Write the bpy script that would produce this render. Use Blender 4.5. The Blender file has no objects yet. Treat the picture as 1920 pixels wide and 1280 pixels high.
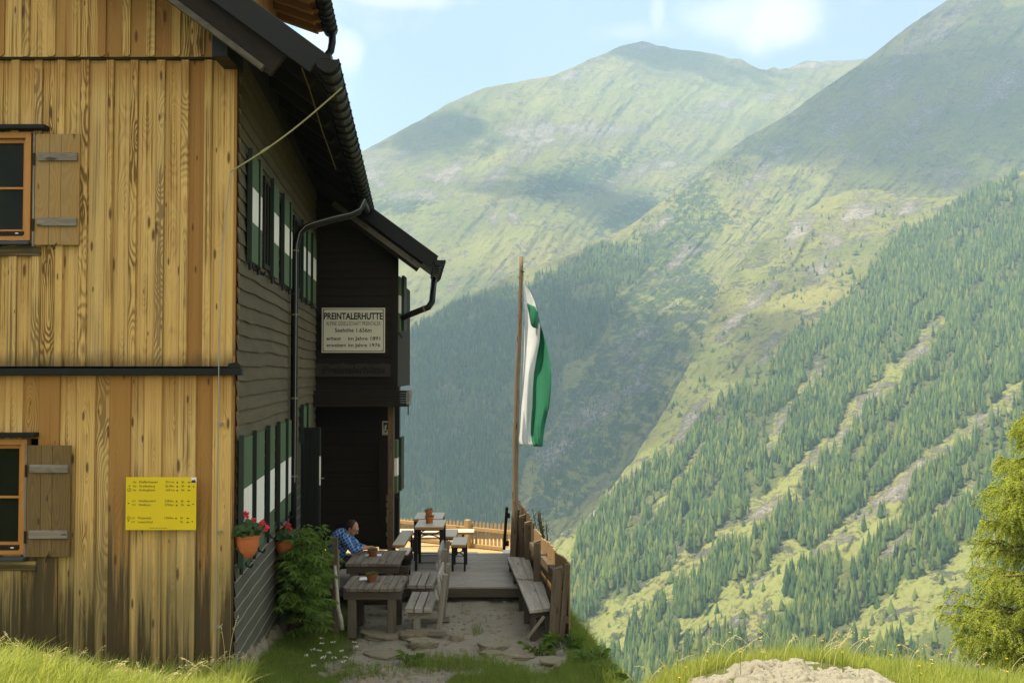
import bpy, math, random
import numpy as np
from mathutils import Vector, Matrix

random.seed(7)
RS = np.random.RandomState(11)
SC = bpy.context.scene
COL = SC.collection

# ------------------------------------------------------------------ camera
F = 1900.0
CAMZ = 3.7
PITCH = math.atan(57.0 / F)
cam_d = bpy.data.cameras.new("camera")
cam = bpy.data.objects.new("camera", cam_d)
COL.objects.link(cam)
cam_d.sensor_width = 36.0
cam_d.lens = F / 1920.0 * 36.0
cam_d.clip_start = 0.1
cam_d.clip_end = 30000
cam.location = (0, 0, CAMZ)
cam.rotation_euler = (math.radians(90) + PITCH, 0, 0)
SC.camera = cam

# ------------------------------------------------------------------ light
SUN_EL = math.radians(66)
SUN_AZ = math.radians(183)          # direction to the sun in the xy plane, measured from +X
sdir = Vector((math.cos(SUN_AZ) * math.cos(SUN_EL), math.sin(SUN_AZ) * math.cos(SUN_EL), math.sin(SUN_EL)))
sun_d = bpy.data.lights.new("sun", 'SUN')
sun = bpy.data.objects.new("sun", sun_d)
COL.objects.link(sun)
sun_d.energy = 5.0
sun_d.angle = math.radians(0.5)
sun_d.color = (1.0, 0.89, 0.66)
sun.rotation_euler = (-sdir).to_track_quat('-Z', 'Y').to_euler()

world = bpy.data.worlds.new("World")
SC.world = world
world.use_nodes = True
wn = world.node_tree
for n in list(wn.nodes):
    wn.nodes.remove(n)
w_out = wn.nodes.new("ShaderNodeOutputWorld")
w_bg = wn.nodes.new("ShaderNodeBackground")
w_sky = wn.nodes.new("ShaderNodeTexSky")
w_sky.sky_type = 'NISHITA'
w_sky.sun_disc = False
w_sky.sun_elevation = SUN_EL
w_sky.sun_rotation = math.atan2(sdir.x, sdir.y)
w_sky.altitude = 1650
w_sky.air_density = 1.0
w_sky.dust_density = 2.2
w_sky.ozone_density = 1.0
w_bg.inputs[1].default_value = 0.13
wn.links.new(w_bg.outputs[0], w_out.inputs[0])

SC.view_settings.view_transform = 'Standard'
SC.view_settings.look = 'None'
SC.view_settings.exposure = 1.15
SC.view_settings.gamma = 1.0
SC.cycles.volume_step_rate = 1.0
SC.cycles.max_bounces = 8
SC.cycles.volume_bounces = 1
SC.cycles.transparent_max_bounces = 14


HAZE_DENSITY = 0.00018


def P(px, py, Y):
    """the point at distance Y on the sight line of a photograph pixel"""
    u = (px - 960.0) / F
    v = (640.0 - py) / F
    dy = math.cos(PITCH) - v * math.sin(PITCH)
    dz = math.sin(PITCH) + v * math.cos(PITCH)
    return Vector((u / dy * Y, Y, CAMZ + dz / dy * Y))


def Pz(px, py, z):
    u = (px - 960.0) / F
    v = (640.0 - py) / F
    dy = math.cos(PITCH) - v * math.sin(PITCH)
    dz = math.sin(PITCH) + v * math.cos(PITCH)
    t = (z - CAMZ) / dz
    return Vector((u * t, dy * t, z))


# ------------------------------------------------------------------ shader helpers
class NT:
    def __init__(self, mat):
        mat.use_nodes = True
        self.t = mat.node_tree
        for n in list(self.t.nodes):
            self.t.nodes.remove(n)

    def n(self, typ, ins=None, **props):
        nd = self.t.nodes.new(typ)
        for k, v in props.items():
            setattr(nd, k, v)
        for k, v in (ins or {}).items():
            self.set(nd.inputs[k], v)
        return nd

    def set(self, sock, v):
        if isinstance(v, bpy.types.NodeSocket):
            self.t.links.new(v, sock)
        elif isinstance(v, (tuple, list)) and len(v) == 3 and sock.type == 'RGBA':
            sock.default_value = (*v, 1)
        else:
            sock.default_value = v

    def m(self, op, a, b=0.0, c=0.0, clamp=False):
        nd = self.t.nodes.new("ShaderNodeMath")
        nd.operation = op
        nd.use_clamp = clamp
        self.set(nd.inputs[0], a)
        self.set(nd.inputs[1], b)
        if op in ('MULTIPLY_ADD', 'SMOOTH_MIN', 'COMPARE'):
            self.set(nd.inputs[2], c)
        return nd.outputs[0]

    def mix(self, fac, a, b, blend='MIX'):
        nd = self.t.nodes.new("ShaderNodeMix")
        nd.data_type = 'RGBA'
        nd.blend_type = blend
        self.set(nd.inputs[0], fac)
        self.set(nd.inputs[6], a)
        self.set(nd.inputs[7], b)
        return nd.outputs[2]

    def sm(self, x, lo, hi):
        nd = self.t.nodes.new("ShaderNodeMapRange")
        nd.interpolation_type = 'SMOOTHSTEP'
        self.set(nd.inputs[0], x)
        nd.inputs[1].default_value = lo
        nd.inputs[2].default_value = hi
        return nd.outputs[0]

    def noise(self, vec, scale, detail=4, rough=0.55, dim='3D', dist=0.0):
        nd = self.t.nodes.new("ShaderNodeTexNoise")
        nd.noise_dimensions = dim
        if vec is not None:
            self.t.links.new(vec, nd.inputs['Vector'])
        nd.inputs['Scale'].default_value = scale
        nd.inputs['Detail'].default_value = detail
        nd.inputs['Roughness'].default_value = rough
        nd.inputs['Distortion'].default_value = dist
        return nd.outputs[0]

    def xyz(self, x, y, z):
        nd = self.t.nodes.new("ShaderNodeCombineXYZ")
        self.set(nd.inputs[0], x); self.set(nd.inputs[1], y); self.set(nd.inputs[2], z)
        return nd.outputs[0]

    def sep(self, v):
        nd = self.t.nodes.new("ShaderNodeSeparateXYZ")
        self.t.links.new(v, nd.inputs[0])
        return nd.outputs

    def obj(self):
        return self.n("ShaderNodeTexCoord").outputs['Object']

    def geo(self):
        return self.n("ShaderNodeNewGeometry").outputs['Position']

    def uv(self):
        return self.n("ShaderNodeTexCoord").outputs['UV']

    def attr(self, name):
        nd = self.t.nodes.new("ShaderNodeAttribute")
        nd.attribute_name = name
        return nd

    def bump(self, h, strength=0.3, dist=0.02):
        nd = self.t.nodes.new("ShaderNodeBump")
        nd.inputs['Strength'].default_value = strength
        nd.inputs['Distance'].default_value = dist
        self.t.links.new(h, nd.inputs['Height'])
        return nd.outputs[0]

    def out(self, col, rough=0.7, metal=0.0, normal=None, spec=0.3, **kw):
        b = self.t.nodes.new("ShaderNodeBsdfPrincipled")
        self.set(b.inputs['Base Color'], col)
        self.set(b.inputs['Roughness'], rough)
        b.inputs['Metallic'].default_value = metal
        b.inputs['Specular IOR Level'].default_value = spec
        if normal is not None:
            self.t.links.new(normal, b.inputs['Normal'])
        o = self.t.nodes.new("ShaderNodeOutputMaterial")
        self.t.links.new(b.outputs[0], o.inputs[0])
        return b, o


MATS = {}


def newmat(name):
    m = bpy.data.materials.new(name)
    MATS[name] = m
    return m, NT(m)


def mat_plain(name, col, rough=0.6, metal=0.0, var=0.18, scale=6.0, bump=0.0, spec=0.3):
    m, t = newmat(name)
    o = t.obj()
    n = t.noise(o, scale, 5, 0.6)
    c2 = tuple(c * (1 - var * 1.6) for c in col)
    c1 = tuple(min(1, c * (1 + var)) for c in col)
    c = t.mix(n, c2, c1)
    nr = t.bump(t.noise(o, scale * 6, 4), bump, 0.01) if bump else None
    t.out(c, t.m('MULTIPLY_ADD', n, 0.25, rough - 0.12), metal, nr, spec)
    return m


def wood_core(t, ring=0.022, knots=True):
    """uv = (metres along the grain, metres across it), 'rnd' per board -> band, knot, rnd, u, v, fine"""
    u, v, _ = t.sep(t.uv())
    r = t.attr('rnd').outputs['Fac']
    uo = t.m('MULTIPLY_ADD', r, 53.0, u)
    vo = t.m('MULTIPLY_ADD', t.m('SUBTRACT', r, 0.5), 0.12, v)
    # the pith wanders along the board: cathedral arches
    w1 = t.noise(t.xyz(uo, t.m('MULTIPLY', r, 9.0), 0.0), 0.55, 2, 0.5, '2D')
    w2 = t.noise(t.xyz(t.m('MULTIPLY', uo, 1.6), t.m('MULTIPLY', v, 6.0), r), 1.0, 3, 0.6)
    h = t.m('MULTIPLY', t.m('SUBTRACT', w1, 0.5), 0.55)
    d = t.m('SQRT', t.m('ADD', t.m('MULTIPLY', vo, vo), t.m('MULTIPLY', h, h)))
    d = t.m('MULTIPLY_ADD', t.m('SUBTRACT', w2, 0.5), 0.045, d)
    kmask = None
    if knots:
        vor = t.n("ShaderNodeTexVoronoi", {'Vector': t.xyz(t.m('MULTIPLY', uo, 1.7), t.m('MULTIPLY_ADD', vo, 6.5, t.m('MULTIPLY', r, 31.0)), 0.0), 'Scale': 1.0, 'Randomness': 1.0}, voronoi_dimensions='2D')
        kd = vor.outputs['Distance']
        sel = t.n("ShaderNodeSeparateColor", {0: vor.outputs['Color']}).outputs[0]
        kk = t.m('MULTIPLY', t.m('SUBTRACT', 1.0, t.sm(kd, 0.0, 0.42)), t.sm(sel, 0.10, 0.35))
        d = t.m('MULTIPLY_ADD', kk, -0.035, d)
        ksz = t.m('MULTIPLY_ADD', t.m('FRACT', t.m('MULTIPLY', sel, 17.3)), 1.1, 0.30)
        kmask = t.m('MULTIPLY', t.m('SUBTRACT', 1.0, t.sm(t.m('DIVIDE', kd, ksz), 0.05, 0.13)), t.sm(sel, 0.42, 0.5))
    band = t.m('MULTIPLY_ADD', t.m('SINE', t.m('MULTIPLY', d, 6.2832 / ring)), 0.5, 0.5)
    fine = t.noise(t.xyz(t.m('MULTIPLY', uo, 1.5), t.m('MULTIPLY', v, 110.0), t.m('MULTIPLY', r, 5.0)), 1.0, 4, 0.65)
    return band, kmask, r, u, v, fine, uo


def mat_wood(name, light, dark, ring=0.022, grain=0.5, grey=None, greyamt=0.0, knots=True, rough=0.75, tint=0.35, bump=0.25):
    m, t = newmat(name)
    band, km, r, u, v, fine, uo = wood_core(t, ring, knots)
    f = t.m('MULTIPLY', t.m('ADD', t.m('MULTIPLY', band, 0.55), t.m('MULTIPLY', fine, 0.6)), grain)
    c = t.mix(f, light, dark)
    c = t.mix(t.m('MULTIPLY', r, tint), c, dark)
    if grey is not None:
        g = t.noise(t.xyz(uo, t.m('MULTIPLY', v, 12.0), r), 1.3, 4, 0.6)
        c = t.mix(t.m('MULTIPLY', t.sm(g, 0.35, 0.7), greyamt), c, grey)
    if km is not None:
        c = t.mix(t.m('MULTIPLY', km, 0.8), c, tuple(x * 0.35 for x in dark))
    nr = t.bump(t.m('ADD', t.m('MULTIPLY', band, 0.4), fine), bump, 0.006)
    t.out(c, rough, 0, nr, 0.25)
    return m


def mat_leaf(name, c1, c2, scale=3.0, trans=0.35, rough=0.55):
    m, t = newmat(name)
    o = t.geo()
    n = t.noise(o, scale, 3, 0.6)
    a = t.attr('rnd').outputs['Fac']
    c = t.mix(t.m('ADD', t.m('MULTIPLY', n, 0.5), t.m('MULTIPLY', a, 0.55), clamp=True), c1, c2)
    b, out = t.out(c, rough, 0, None, 0.25)
    tr = t.n("ShaderNodeBsdfTranslucent", {'Color': t.mix(0.5, c, (c2[0] * 1.6, c2[1] * 1.5, c2[2] * 0.7))})
    ms = t.n("ShaderNodeMixShader", {0: trans, 1: b.outputs[0], 2: tr.outputs[0]})
    t.t.links.new(ms.outputs[0], out.inputs[0])
    return m


# ------------------------------------------------------------------ mesh helpers
BOXF = [(0, 4, 6, 2, 0, 1), (1, 3, 7, 5, 0, 1), (0, 1, 5, 4, 1, 1), (2, 6, 7, 3, 1, 1), (0, 2, 3, 1, 2, 1), (4, 5, 7, 6, 2, 1)]


class MB:
    def __init__(self):
        self.v = []; self.f = []; self.uv = []; self.r = []; self.mi = []; self.hw = []

    def add(self, verts, faces, uvs=None, rnd=None, mi=0, hw=9.0):
        b = len(self.v)
        self.v.extend([tuple(x) for x in verts])
        for k, f in enumerate(faces):
            self.f.append(tuple(i + b for i in f))
            self.uv.append(uvs[k] if uvs else [(verts[i][2], verts[i][0] + verts[i][1]) for i in f])
            self.r.append(random.random() if rnd is None else rnd)
            self.mi.append(mi)
            self.hw.append(hw)

    def box(self, c, size, R=None, grain=2, rnd=None, mi=0, uoff=0.0):
        """oriented box: c centre, size full sizes, R three axes, grain = axis the fibres follow"""
        R = R or (Vector((1, 0, 0)), Vector((0, 1, 0)), Vector((0, 0, 1)))
        c = Vector(c)
        h = [s / 2 for s in size]
        loc = []
        vs = []
        for k in range(8):
            l = [h[0] if k & 1 else -h[0], h[1] if k & 2 else -h[1], h[2] if k & 4 else -h[2]]
            loc.append(l)
            vs.append(c + R[0] * l[0] + R[1] * l[1] + R[2] * l[2])
        fs = []; us = []
        for (a, b, cc, d, ax, _) in BOXF:
            ids = (a, b, cc, d)
            oth = [i for i in range(3) if i != ax]
            if grain in oth:
                g = grain; o = [i for i in oth if i != grain][0]
                uu = [(loc[i][g] + uoff, loc[i][o]) for i in ids]
            else:
                uu = [(loc[i][oth[0]] * 0.3 + uoff, loc[i][oth[1]]) for i in ids]
            fs.append(ids); us.append(uu)
        # winding check is left to recalc
        self.add(vs, fs, us, random.random() if rnd is None else rnd, mi, h[0 if grain != 0 else 2])

    def beam(self, p0, p1, w, h, up=(0, 0, 1), rnd=None, mi=0, uoff=0.0):
        p0 = Vector(p0); p1 = Vector(p1)
        d = p1 - p0
        L = d.length
        d.normalize()
        s = d.cross(Vector(up))
        if s.length < 1e-5:
            s = d.cross(Vector((1, 0, 0)))
        s.normalize()
        u = s.cross(d).normalized()
        self.box((p0 + p1) / 2, (w, h, L), (s, u, d), 2, rnd, mi, uoff)

    def tube(self, pts, rad, n=8, cap=True, rnd=None, mi=0):
        pts = [Vector(p) for p in pts]
        if not hasattr(rad, '__len__'):
            rad = [rad] * len(pts)
        vs = []; rings = []
        prev = None
        L = 0
        Ls = []
        for i, p in enumerate(pts):
            if i:
                L += (p - pts[i - 1]).length
            Ls.append(L)
            t = (pts[min(i + 1, len(pts) - 1)] - pts[max(i - 1, 0)]).normalized()
            if prev is None:
                a = t.cross(Vector((0, 0, 1)))
                if a.length < 1e-3:
                    a = t.cross(Vector((1, 0, 0)))
            else:
                a = prev - t * prev.dot(t)
            a.normalize()
            prev = a
            b = t.cross(a)
            for k in range(n):
                an = 2 * math.pi * k / n
                vs.append(p + (a * math.cos(an) + b * math.sin(an)) * rad[i])
        fs = []; us = []
        for i in range(len(pts) - 1):
            for k in range(n):
                k2 = (k + 1) % n
                fs.append((i * n + k, i * n + k2, (i + 1) * n + k2, (i + 1) * n + k))
                c0 = k / n * 6.28 * rad[i]; c1 = (k + 1) / n * 6.28 * rad[i]
                us.append([(Ls[i], c0), (Ls[i], c1), (Ls[i + 1], c1), (Ls[i + 1], c0)])
        if cap:
            fs.append(tuple(range(n - 1, -1, -1))); us.append([(0, 0)] * n)
            e = (len(pts) - 1) * n
            fs.append(tuple(range(e, e + n))); us.append([(0, 0)] * n)
        self.add(vs, fs, us, random.random() if rnd is None else rnd, mi)

    def lathe(self, c, prof, n=20, mi=0, a0=0.0, a1=2 * math.pi, rnd=None, wob=0.0):
        c = Vector(c)
        full = abs(a1 - a0 - 2 * math.pi) < 1e-6
        m = n if full else n + 1
        vs = []
        for (r, z) in prof:
            for k in range(m):
                a = a0 + (a1 - a0) * k / n
                rr = r * (1 + wob * math.sin(a * 3 + z * 9))
                vs.append(c + Vector((math.cos(a) * rr, math.sin(a) * rr, z)))
        fs = []; us = []
        for i in range(len(prof) - 1):
            for k in range(n):
                k2 = (k + 1) % m if full else k + 1
                fs.append((i * m + k, i * m + k2, (i + 1) * m + k2, (i + 1) * m + k))
                us.append([(prof[i][1], k * 0.03), (prof[i][1], k * 0.03 + 0.03), (prof[i + 1][1], k * 0.03 + 0.03), (prof[i + 1][1], k * 0.03)])
        self.add(vs, fs, us, random.random() if rnd is None else rnd, mi)

    def blob(self, c, r, n=10, m=7, mi=0, R=None, jit=0.0, rnd=None):
        c = Vector(c)
        if not hasattr(r, '__len__'):
            r = (r, r, r)
        R = R or (Vector((1, 0, 0)), Vector((0, 1, 0)), Vector((0, 0, 1)))
        vs = [c - R[2] * r[2]]
        for i in range(1, m):
            ph = math.pi * i / m - math.pi / 2
            for k in range(n):
                a = 2 * math.pi * k / n
                j = 1 + random.uniform(-jit, jit)
                vs.append(c + (R[0] * (math.cos(a) * math.cos(ph) * r[0]) + R[1] * (math.sin(a) * math.cos(ph) * r[1]) + R[2] * (math.sin(ph) * r[2])) * j)
        vs.append(c + R[2] * r[2])
        fs = [(0, 1 + (k + 1) % n, 1 + k) for k in range(n)]
        for i in range(m - 2):
            for k in range(n):
                k2 = (k + 1) % n
                fs.append((1 + i * n + k, 1 + i * n + k2, 1 + (i + 1) * n + k2, 1 + (i + 1) * n + k))
        e = len(vs) - 1
        b = 1 + (m - 2) * n
        fs += [(e, b + k, b + (k + 1) % n) for k in range(n)]
        self.add(vs, fs, None, rnd, mi)

    def capsule(self, p0, p1, r0, r1, n=12):
        p0 = Vector(p0); p1 = Vector(p1)
        d = (p1 - p0).normalized()
        pts = []; rr = []
        for k in range(4):
            a = math.pi / 2 * (1 - k / 4 * 0.98)
            pts.append(p0 - d * (r0 * math.sin(a))); rr.append(max(0.001, r0 * math.cos(a)))
        pts.append(p0); rr.append(r0)
        pts.append(p1); rr.append(r1)
        for k in range(1, 5):
            a = math.pi / 2 * k / 4 * 0.98
            pts.append(p1 + d * (r1 * math.sin(a))); rr.append(max(0.001, r1 * math.cos(a)))
        self.tube(pts, rr, n)

    def build(self, name, mats, parent=None, smooth=False, bevel=0.0, fixn=True):
        me = bpy.data.meshes.new(name)
        me.from_pydata(self.v, [], self.f)
        if not isinstance(mats, (list, tuple)):
            mats = [mats]
        for mm in mats:
            me.materials.append(mm)
        me.polygons.foreach_set('material_index', self.mi)
        uvl = me.uv_layers.new(name='UVMap')
        flat = []
        for uu in self.uv:
            for a in uu:
                flat += [a[0], a[1]]
        uvl.data.foreach_set('uv', flat)
        at = me.attributes.new('rnd', 'FLOAT', 'FACE')
        at.data.foreach_set('value', self.r)
        at = me.attributes.new('hw', 'FLOAT', 'FACE')
        at.data.foreach_set('value', self.hw)
        if smooth:
            me.polygons.foreach_set('use_smooth', [True] * len(me.polygons))
        if fixn:
            import bmesh
            bm = bmesh.new()
            bm.from_mesh(me)
            bmesh.ops.recalc_face_normals(bm, faces=bm.faces)
            bm.to_mesh(me)
            bm.free()
        me.update()
        o = bpy.data.objects.new(name, me)
        COL.objects.link(o)
        if bevel:
            md = o.modifiers.new('bevel', 'BEVEL')
            md.width = bevel
            md.segments = 2
            md.limit_method = 'ANGLE'
        if parent is not None:
            put(o, parent)
        return o


def put(o, parent):
    o.parent = parent
    T = parent.location.copy()
    p = parent.parent
    o.matrix_parent_inverse = Matrix.Translation(-world_loc(parent))


def world_loc(o):
    l = o.location.copy()
    if o.parent is not None:
        # parents never rotate or scale here, and the inverse cancels them
        return Vector((0, 0, 0)) if o.type == 'MESH' else l
    return l


def tag(o, label=None, cat=None, group=None, kind=None):
    if label: o['label'] = label
    if cat: o['category'] = cat
    if group: o['group'] = group
    if kind: o['kind'] = kind
    return o


def thing(name, label, cat, loc=(0, 0, 0), group=None):
    o = bpy.data.objects.new(name, None)
    COL.objects.link(o)
    o.location = Vector(loc)
    o.empty_display_size = 0.1
    return tag(o, label, cat, group)


def bulk(name, V, Fq, mats, rnd=None, mi=None, smooth=False, attrs=None):
    """one mesh from numpy arrays; Fq may hold -1 in the 4th column for triangles"""
    me = bpy.data.meshes.new(name)
    V = np.asarray(V, dtype=np.float32)
    Fq = np.asarray(Fq, dtype=np.int32)
    if Fq.shape[1] == 4 and (Fq[:, 3] >= 0).all():
        nl = np.full(len(Fq), 4)
        idx = Fq.ravel()
    elif Fq.shape[1] == 3:
        nl = np.full(len(Fq), 3)
        idx = Fq.ravel()
    else:
        nl = np.where(Fq[:, 3] >= 0, 4, 3)
        idx = Fq.ravel()
        idx = idx[idx >= 0]
    me.vertices.add(len(V))
    me.vertices.foreach_set('co', V.ravel())
    me.loops.add(len(idx))
    me.loops.foreach_set('vertex_index', idx.astype(np.int32))
    me.polygons.add(len(nl))
    st = np.concatenate([[0], np.cumsum(nl)[:-1]]).astype(np.int32)
    me.polygons.foreach_set('loop_start', st)
    me.polygons.foreach_set('loop_total', nl.astype(np.int32))
    if not isinstance(mats, (list, tuple)):
        mats = [mats]
    for mm in mats:
        me.materials.append(mm)
    if mi is not None:
        me.polygons.foreach_set('material_index', np.asarray(mi, dtype=np.int32))
    me.update(calc_edges=True)
    if smooth:
        me.polygons.foreach_set('use_smooth', np.ones(len(nl), dtype=bool))
    if rnd is not None:
        at = me.attributes.new('rnd', 'FLOAT', 'FACE')
        at.data.foreach_set('value', np.asarray(rnd, dtype=np.float32))
    for k, a in (attrs or {}).items():
        at = me.attributes.new(k, 'FLOAT', 'POINT')
        at.data.foreach_set('value', np.asarray(a, dtype=np.float32))
    me.validate()
    o = bpy.data.objects.new(name, me)
    COL.objects.link(o)
    return o


# ------------------------------------------------------------------ numpy noise
def _h(ix, iy, s):
    n = (ix * 374761393 + iy * 668265263 + s * 974634777) & 0xFFFFFFFF
    n = ((n ^ (n >> 13)) * 1274126177) & 0xFFFFFFFF
    return ((n ^ (n >> 16)) & 0xFFFF) / 65535.0


def vnoise(x, y, s=0):
    x = np.asarray(x, dtype=np.float64); y = np.asarray(y, dtype=np.float64)
    ix = np.floor(x).astype(np.int64); iy = np.floor(y).astype(np.int64)
    fx = x - ix; fy = y - iy
    fx = fx * fx * fx * (fx * (fx * 6 - 15) + 10); fy = fy * fy * fy * (fy * (fy * 6 - 15) + 10)
    a = _h(ix, iy, s); b = _h(ix + 1, iy, s); c = _h(ix, iy + 1, s); d = _h(ix + 1, iy + 1, s)
    return (a * (1 - fx) + b * fx) * (1 - fy) + (c * (1 - fx) + d * fx) * fy


def fbm(x, y, o=4, s=0, g=0.5):
    r = 0.0; a = 1.0; t = 0.0
    x = np.asarray(x, dtype=np.float64); y = np.asarray(y, dtype=np.float64)
    for k in range(o):
        r = r + a * vnoise(x, y, s + k * 17)
        t += a
        a *= g
        x = x * 2.03 + 11.3; y = y * 2.03 + 7.7
    return r / t


def sst(x, lo, hi):
    t = np.clip((np.asarray(x, dtype=np.float64) - lo) / (hi - lo), 0, 1)
    return t * t * (3 - 2 * t)

# ================================================================== SETTING: sky clouds, mountains, ground
# ---- clouds in the sky (world directions)
def sky_clouds():
    t = NT.__new__(NT)
    t.t = wn
    d = t.n("ShaderNodeTexCoord").outputs['Generated']
    nz = t.noise(d, 9.0, 7, 0.6)
    nz2 = t.noise(d, 28.0, 5, 0.6)
    total = None
    # (pixel used to name the direction, angular size x, z, strength)
    for (px, py, sx, sz, st) in [(1450, 38, 0.036, 0.026, 1.0), (1375, 32, 0.045, 0.020, 0.7), (745, -8, 0.06, 0.010, 0.7), (648, 98, 0.014, 0.016, 0.9), (600, 84, 0.025, 0.02, 0.8),
                                 (1232, 28, 0.007, 0.022, 0.45), (1185, 60, 0.045, 0.009, 0.3), (990, -40, 0.05, 0.012, 0.6), (300, -160, 0.2, 0.06, 0.9), (1700, -260, 0.25, 0.07, 0.9), (-500, 100, 0.3, 0.1, 0.9)]:
        v = (P(px, py, 1.0) - Vector((0, 0, CAMZ))).normalized()
        s = t.sep(d)
        dx = t.m('DIVIDE', t.m('SUBTRACT', s[0], v.x), sx)
        dz = t.m('DIVIDE', t.m('SUBTRACT', s[2], v.z), sz)
        r = t.m('SQRT', t.m('ADD', t.m('MULTIPLY', dx, dx), t.m('MULTIPLY', dz, dz)))
        r = t.m('ADD', r, t.m('ADD', t.m('MULTIPLY', t.m('SUBTRACT', nz, 0.5), 2.2), t.m('MULTIPLY', t.m('SUBTRACT', nz2, 0.5), 0.9)))
        front = t.m('GREATER_THAN', s[1], 0.0)
        k = t.m('MULTIPLY', t.m('MULTIPLY', t.m('SUBTRACT', 1.0, t.sm(r, 0.35, 1.45)), st), front)
        total = k if total is None else t.m('MAXIMUM', total, k)
    # warm bright cloud added over the unseen sky to lift the shaded gable
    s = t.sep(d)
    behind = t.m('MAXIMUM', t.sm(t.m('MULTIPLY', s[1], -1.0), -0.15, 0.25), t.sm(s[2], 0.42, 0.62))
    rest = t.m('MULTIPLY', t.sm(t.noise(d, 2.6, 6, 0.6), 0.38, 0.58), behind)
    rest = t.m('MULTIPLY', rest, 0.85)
    pale = t.mix(0.62, w_sky.outputs[0], (2.25, 2.62, 3.08))
    c = t.mix(total, pale, (4.7, 4.55, 4.2))
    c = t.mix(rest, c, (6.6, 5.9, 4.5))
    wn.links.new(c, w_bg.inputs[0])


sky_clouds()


# ---- thin-plate surfaces: inverse distance as a smooth function of direction
def tps_fit(ctrl):
    A = np.array([(c[0] / 500.0, c[1] / 500.0) for c in ctrl])
    y = np.array([1000.0 / c[2] for c in ctrl])
    n = len(A)
    d = np.linalg.norm(A[:, None] - A[None], axis=2)
    K = np.where(d > 0, d * d * np.log(d + 1e-12), 0) + np.eye(n) * 0.02
    Pm = np.hstack([np.ones((n, 1)), A])
    M = np.zeros((n + 3, n + 3))
    M[:n, :n] = K; M[:n, n:] = Pm; M[n:, :n] = Pm.T
    w = np.linalg.solve(M, np.concatenate([y, np.zeros(3)]))

    def f(px, py):
        px = np.asarray(px, dtype=float) / 500; py = np.asarray(py, dtype=float) / 500
        r = np.full(px.shape, w[n])
        r = r + w[n + 1] * px + w[n + 2] * py
        for k in range(n):
            dd = np.hypot(px - A[k, 0], py - A[k, 1])
            r = r + w[k] * dd * dd * np.log(dd + 1e-12)
        return 1000.0 / np.maximum(r, 0.15)
    return f


_cp, _sp = math.cos(PITCH), math.sin(PITCH)


def unproj(px, py, Y):
    u = (px - 960.0) / F; v = (640.0 - py) / F
    dy = _cp - v * _sp; dz = _sp + v * _cp
    return u / dy * Y, Y, CAMZ + dz / dy * Y


def in_poly(px, py, poly):
    r = np.zeros(np.shape(px), dtype=bool)
    n = len(poly)
    for i in range(n):
        x0, y0 = poly[i]; x1, y1 = poly[(i + 1) % n]
        c = ((y0 > py) != (y1 > py)) & (px < (x1 - x0) * (py - y0) / (y1 - y0 + 1e-9) + x0)
        r ^= c
    return r


def line_dist(px, py, pl):
    d = np.full(np.shape(px), 1e9)
    for (x0, y0), (x1, y1) in zip(pl[:-1], pl[1:]):
        L2 = (x1 - x0) ** 2 + (y1 - y0) ** 2
        t = np.clip(((px - x0) * (x1 - x0) + (py - y0) * (y1 - y0)) / L2, 0, 1)
        d = np.minimum(d, np.hypot(px - x0 - t * (x1 - x0), py - y0 - t * (y1 - y0)))
    return d


# silhouettes of the three slopes (traced), each with its own real distances
SIL1 = [(700, 1400), (860, 1250), (980, 1120), (1040, 1020), (1130, 930), (1190, 850), (1250, 770), (1300, 670), (1345, 560), (1400, 480), (1480, 415), (1540, 376), (1590, 357), (1640, 354), (1690, 362), (1750, 372), (1800, 366), (1850, 345), (1920, 322), (2050, 290), (2400, 250)]
SIL2 = [(300, 900), (560, 740), (690, 670), (760, 625), (840, 572), (960, 515), (1060, 480), (1130, 450), (1190, 418), (1260, 362), (1340, 300), (1400, 258), (1480, 214), (1540, 170), (1610, 122), (1650, 92), (1700, 52), (1740, 24), (1780, -2), (1850, -50), (1920, -95), (2100, -160), (2500, -200)]
SIL3 = [(-200, 620), (200, 500), (420, 420), (560, 350), (640, 306), (680, 284), (720, 262), (760, 240), (800, 219), (830, 200), (860, 186), (890, 172), (910, 164), (960, 155), (1000, 149), (1040, 141), (1070, 128), (1100, 114), (1130, 102), (1160, 88), (1185, 81), (1205, 77), (1230, 84), (1270, 93), (1310, 97), (1345, 102), (1370, 110), (1390, 111), (1405, 120), (1425, 130), (1440, 131), (1452, 125), (1462, 131), (1480, 128), (1510, 114), (1540, 115), (1570, 113), (1600, 114), (1625, 110), (1700, 125), (1800, 140), (2200, 160)]
D1 = tps_fit([(1100, 1180, 760), (1050, 1020, 900), (1920, 340, 1500), (1900, 1200, 560), (1540, 376, 1680), (1250, 780, 1090), (1345, 570, 1400), (1500, 900, 880), (1700, 700, 1020), (1700, 362, 1640), (1400, 1180, 680), (1920, 760, 900), (900, 1250, 760), (2300, 400, 1350), (2300, 1200, 500)])
D2 = tps_fit([(740, 640, 1800), (740, 950, 1280), (1000, 950, 1230), (1060, 1010, 1170), (1190, 425, 2050), (1200, 700, 1520), (1345, 560, 1730), (1340, 300, 2260), (1500, 400, 2020), (1610, 120, 2560), (1780, 0, 2700), (1900, 300, 2050), (1920, -95, 2800), (1000, 700, 1560), (500, 760, 1900), (500, 1000, 1350), (2300, -160, 2900), (2300, 300, 1950), (1200, 1000, 1220)])
D3 = tps_fit([(700, 300, 3000), (700, 640, 2100), (760, 240, 3200), (910, 165, 3400), (1205, 78, 3700), (1200, 420, 2650), (1000, 420, 2480), (860, 540, 2230), (1000, 300, 2850), (1430, 130, 3700), (1400, 240, 3250), (1620, 110, 3900), (400, 450, 2750), (400, 700, 1950), (1600, 300, 3050), (1750, 200, 3300), (1205, 250, 3150), (2200, 160, 4000)])


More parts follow.
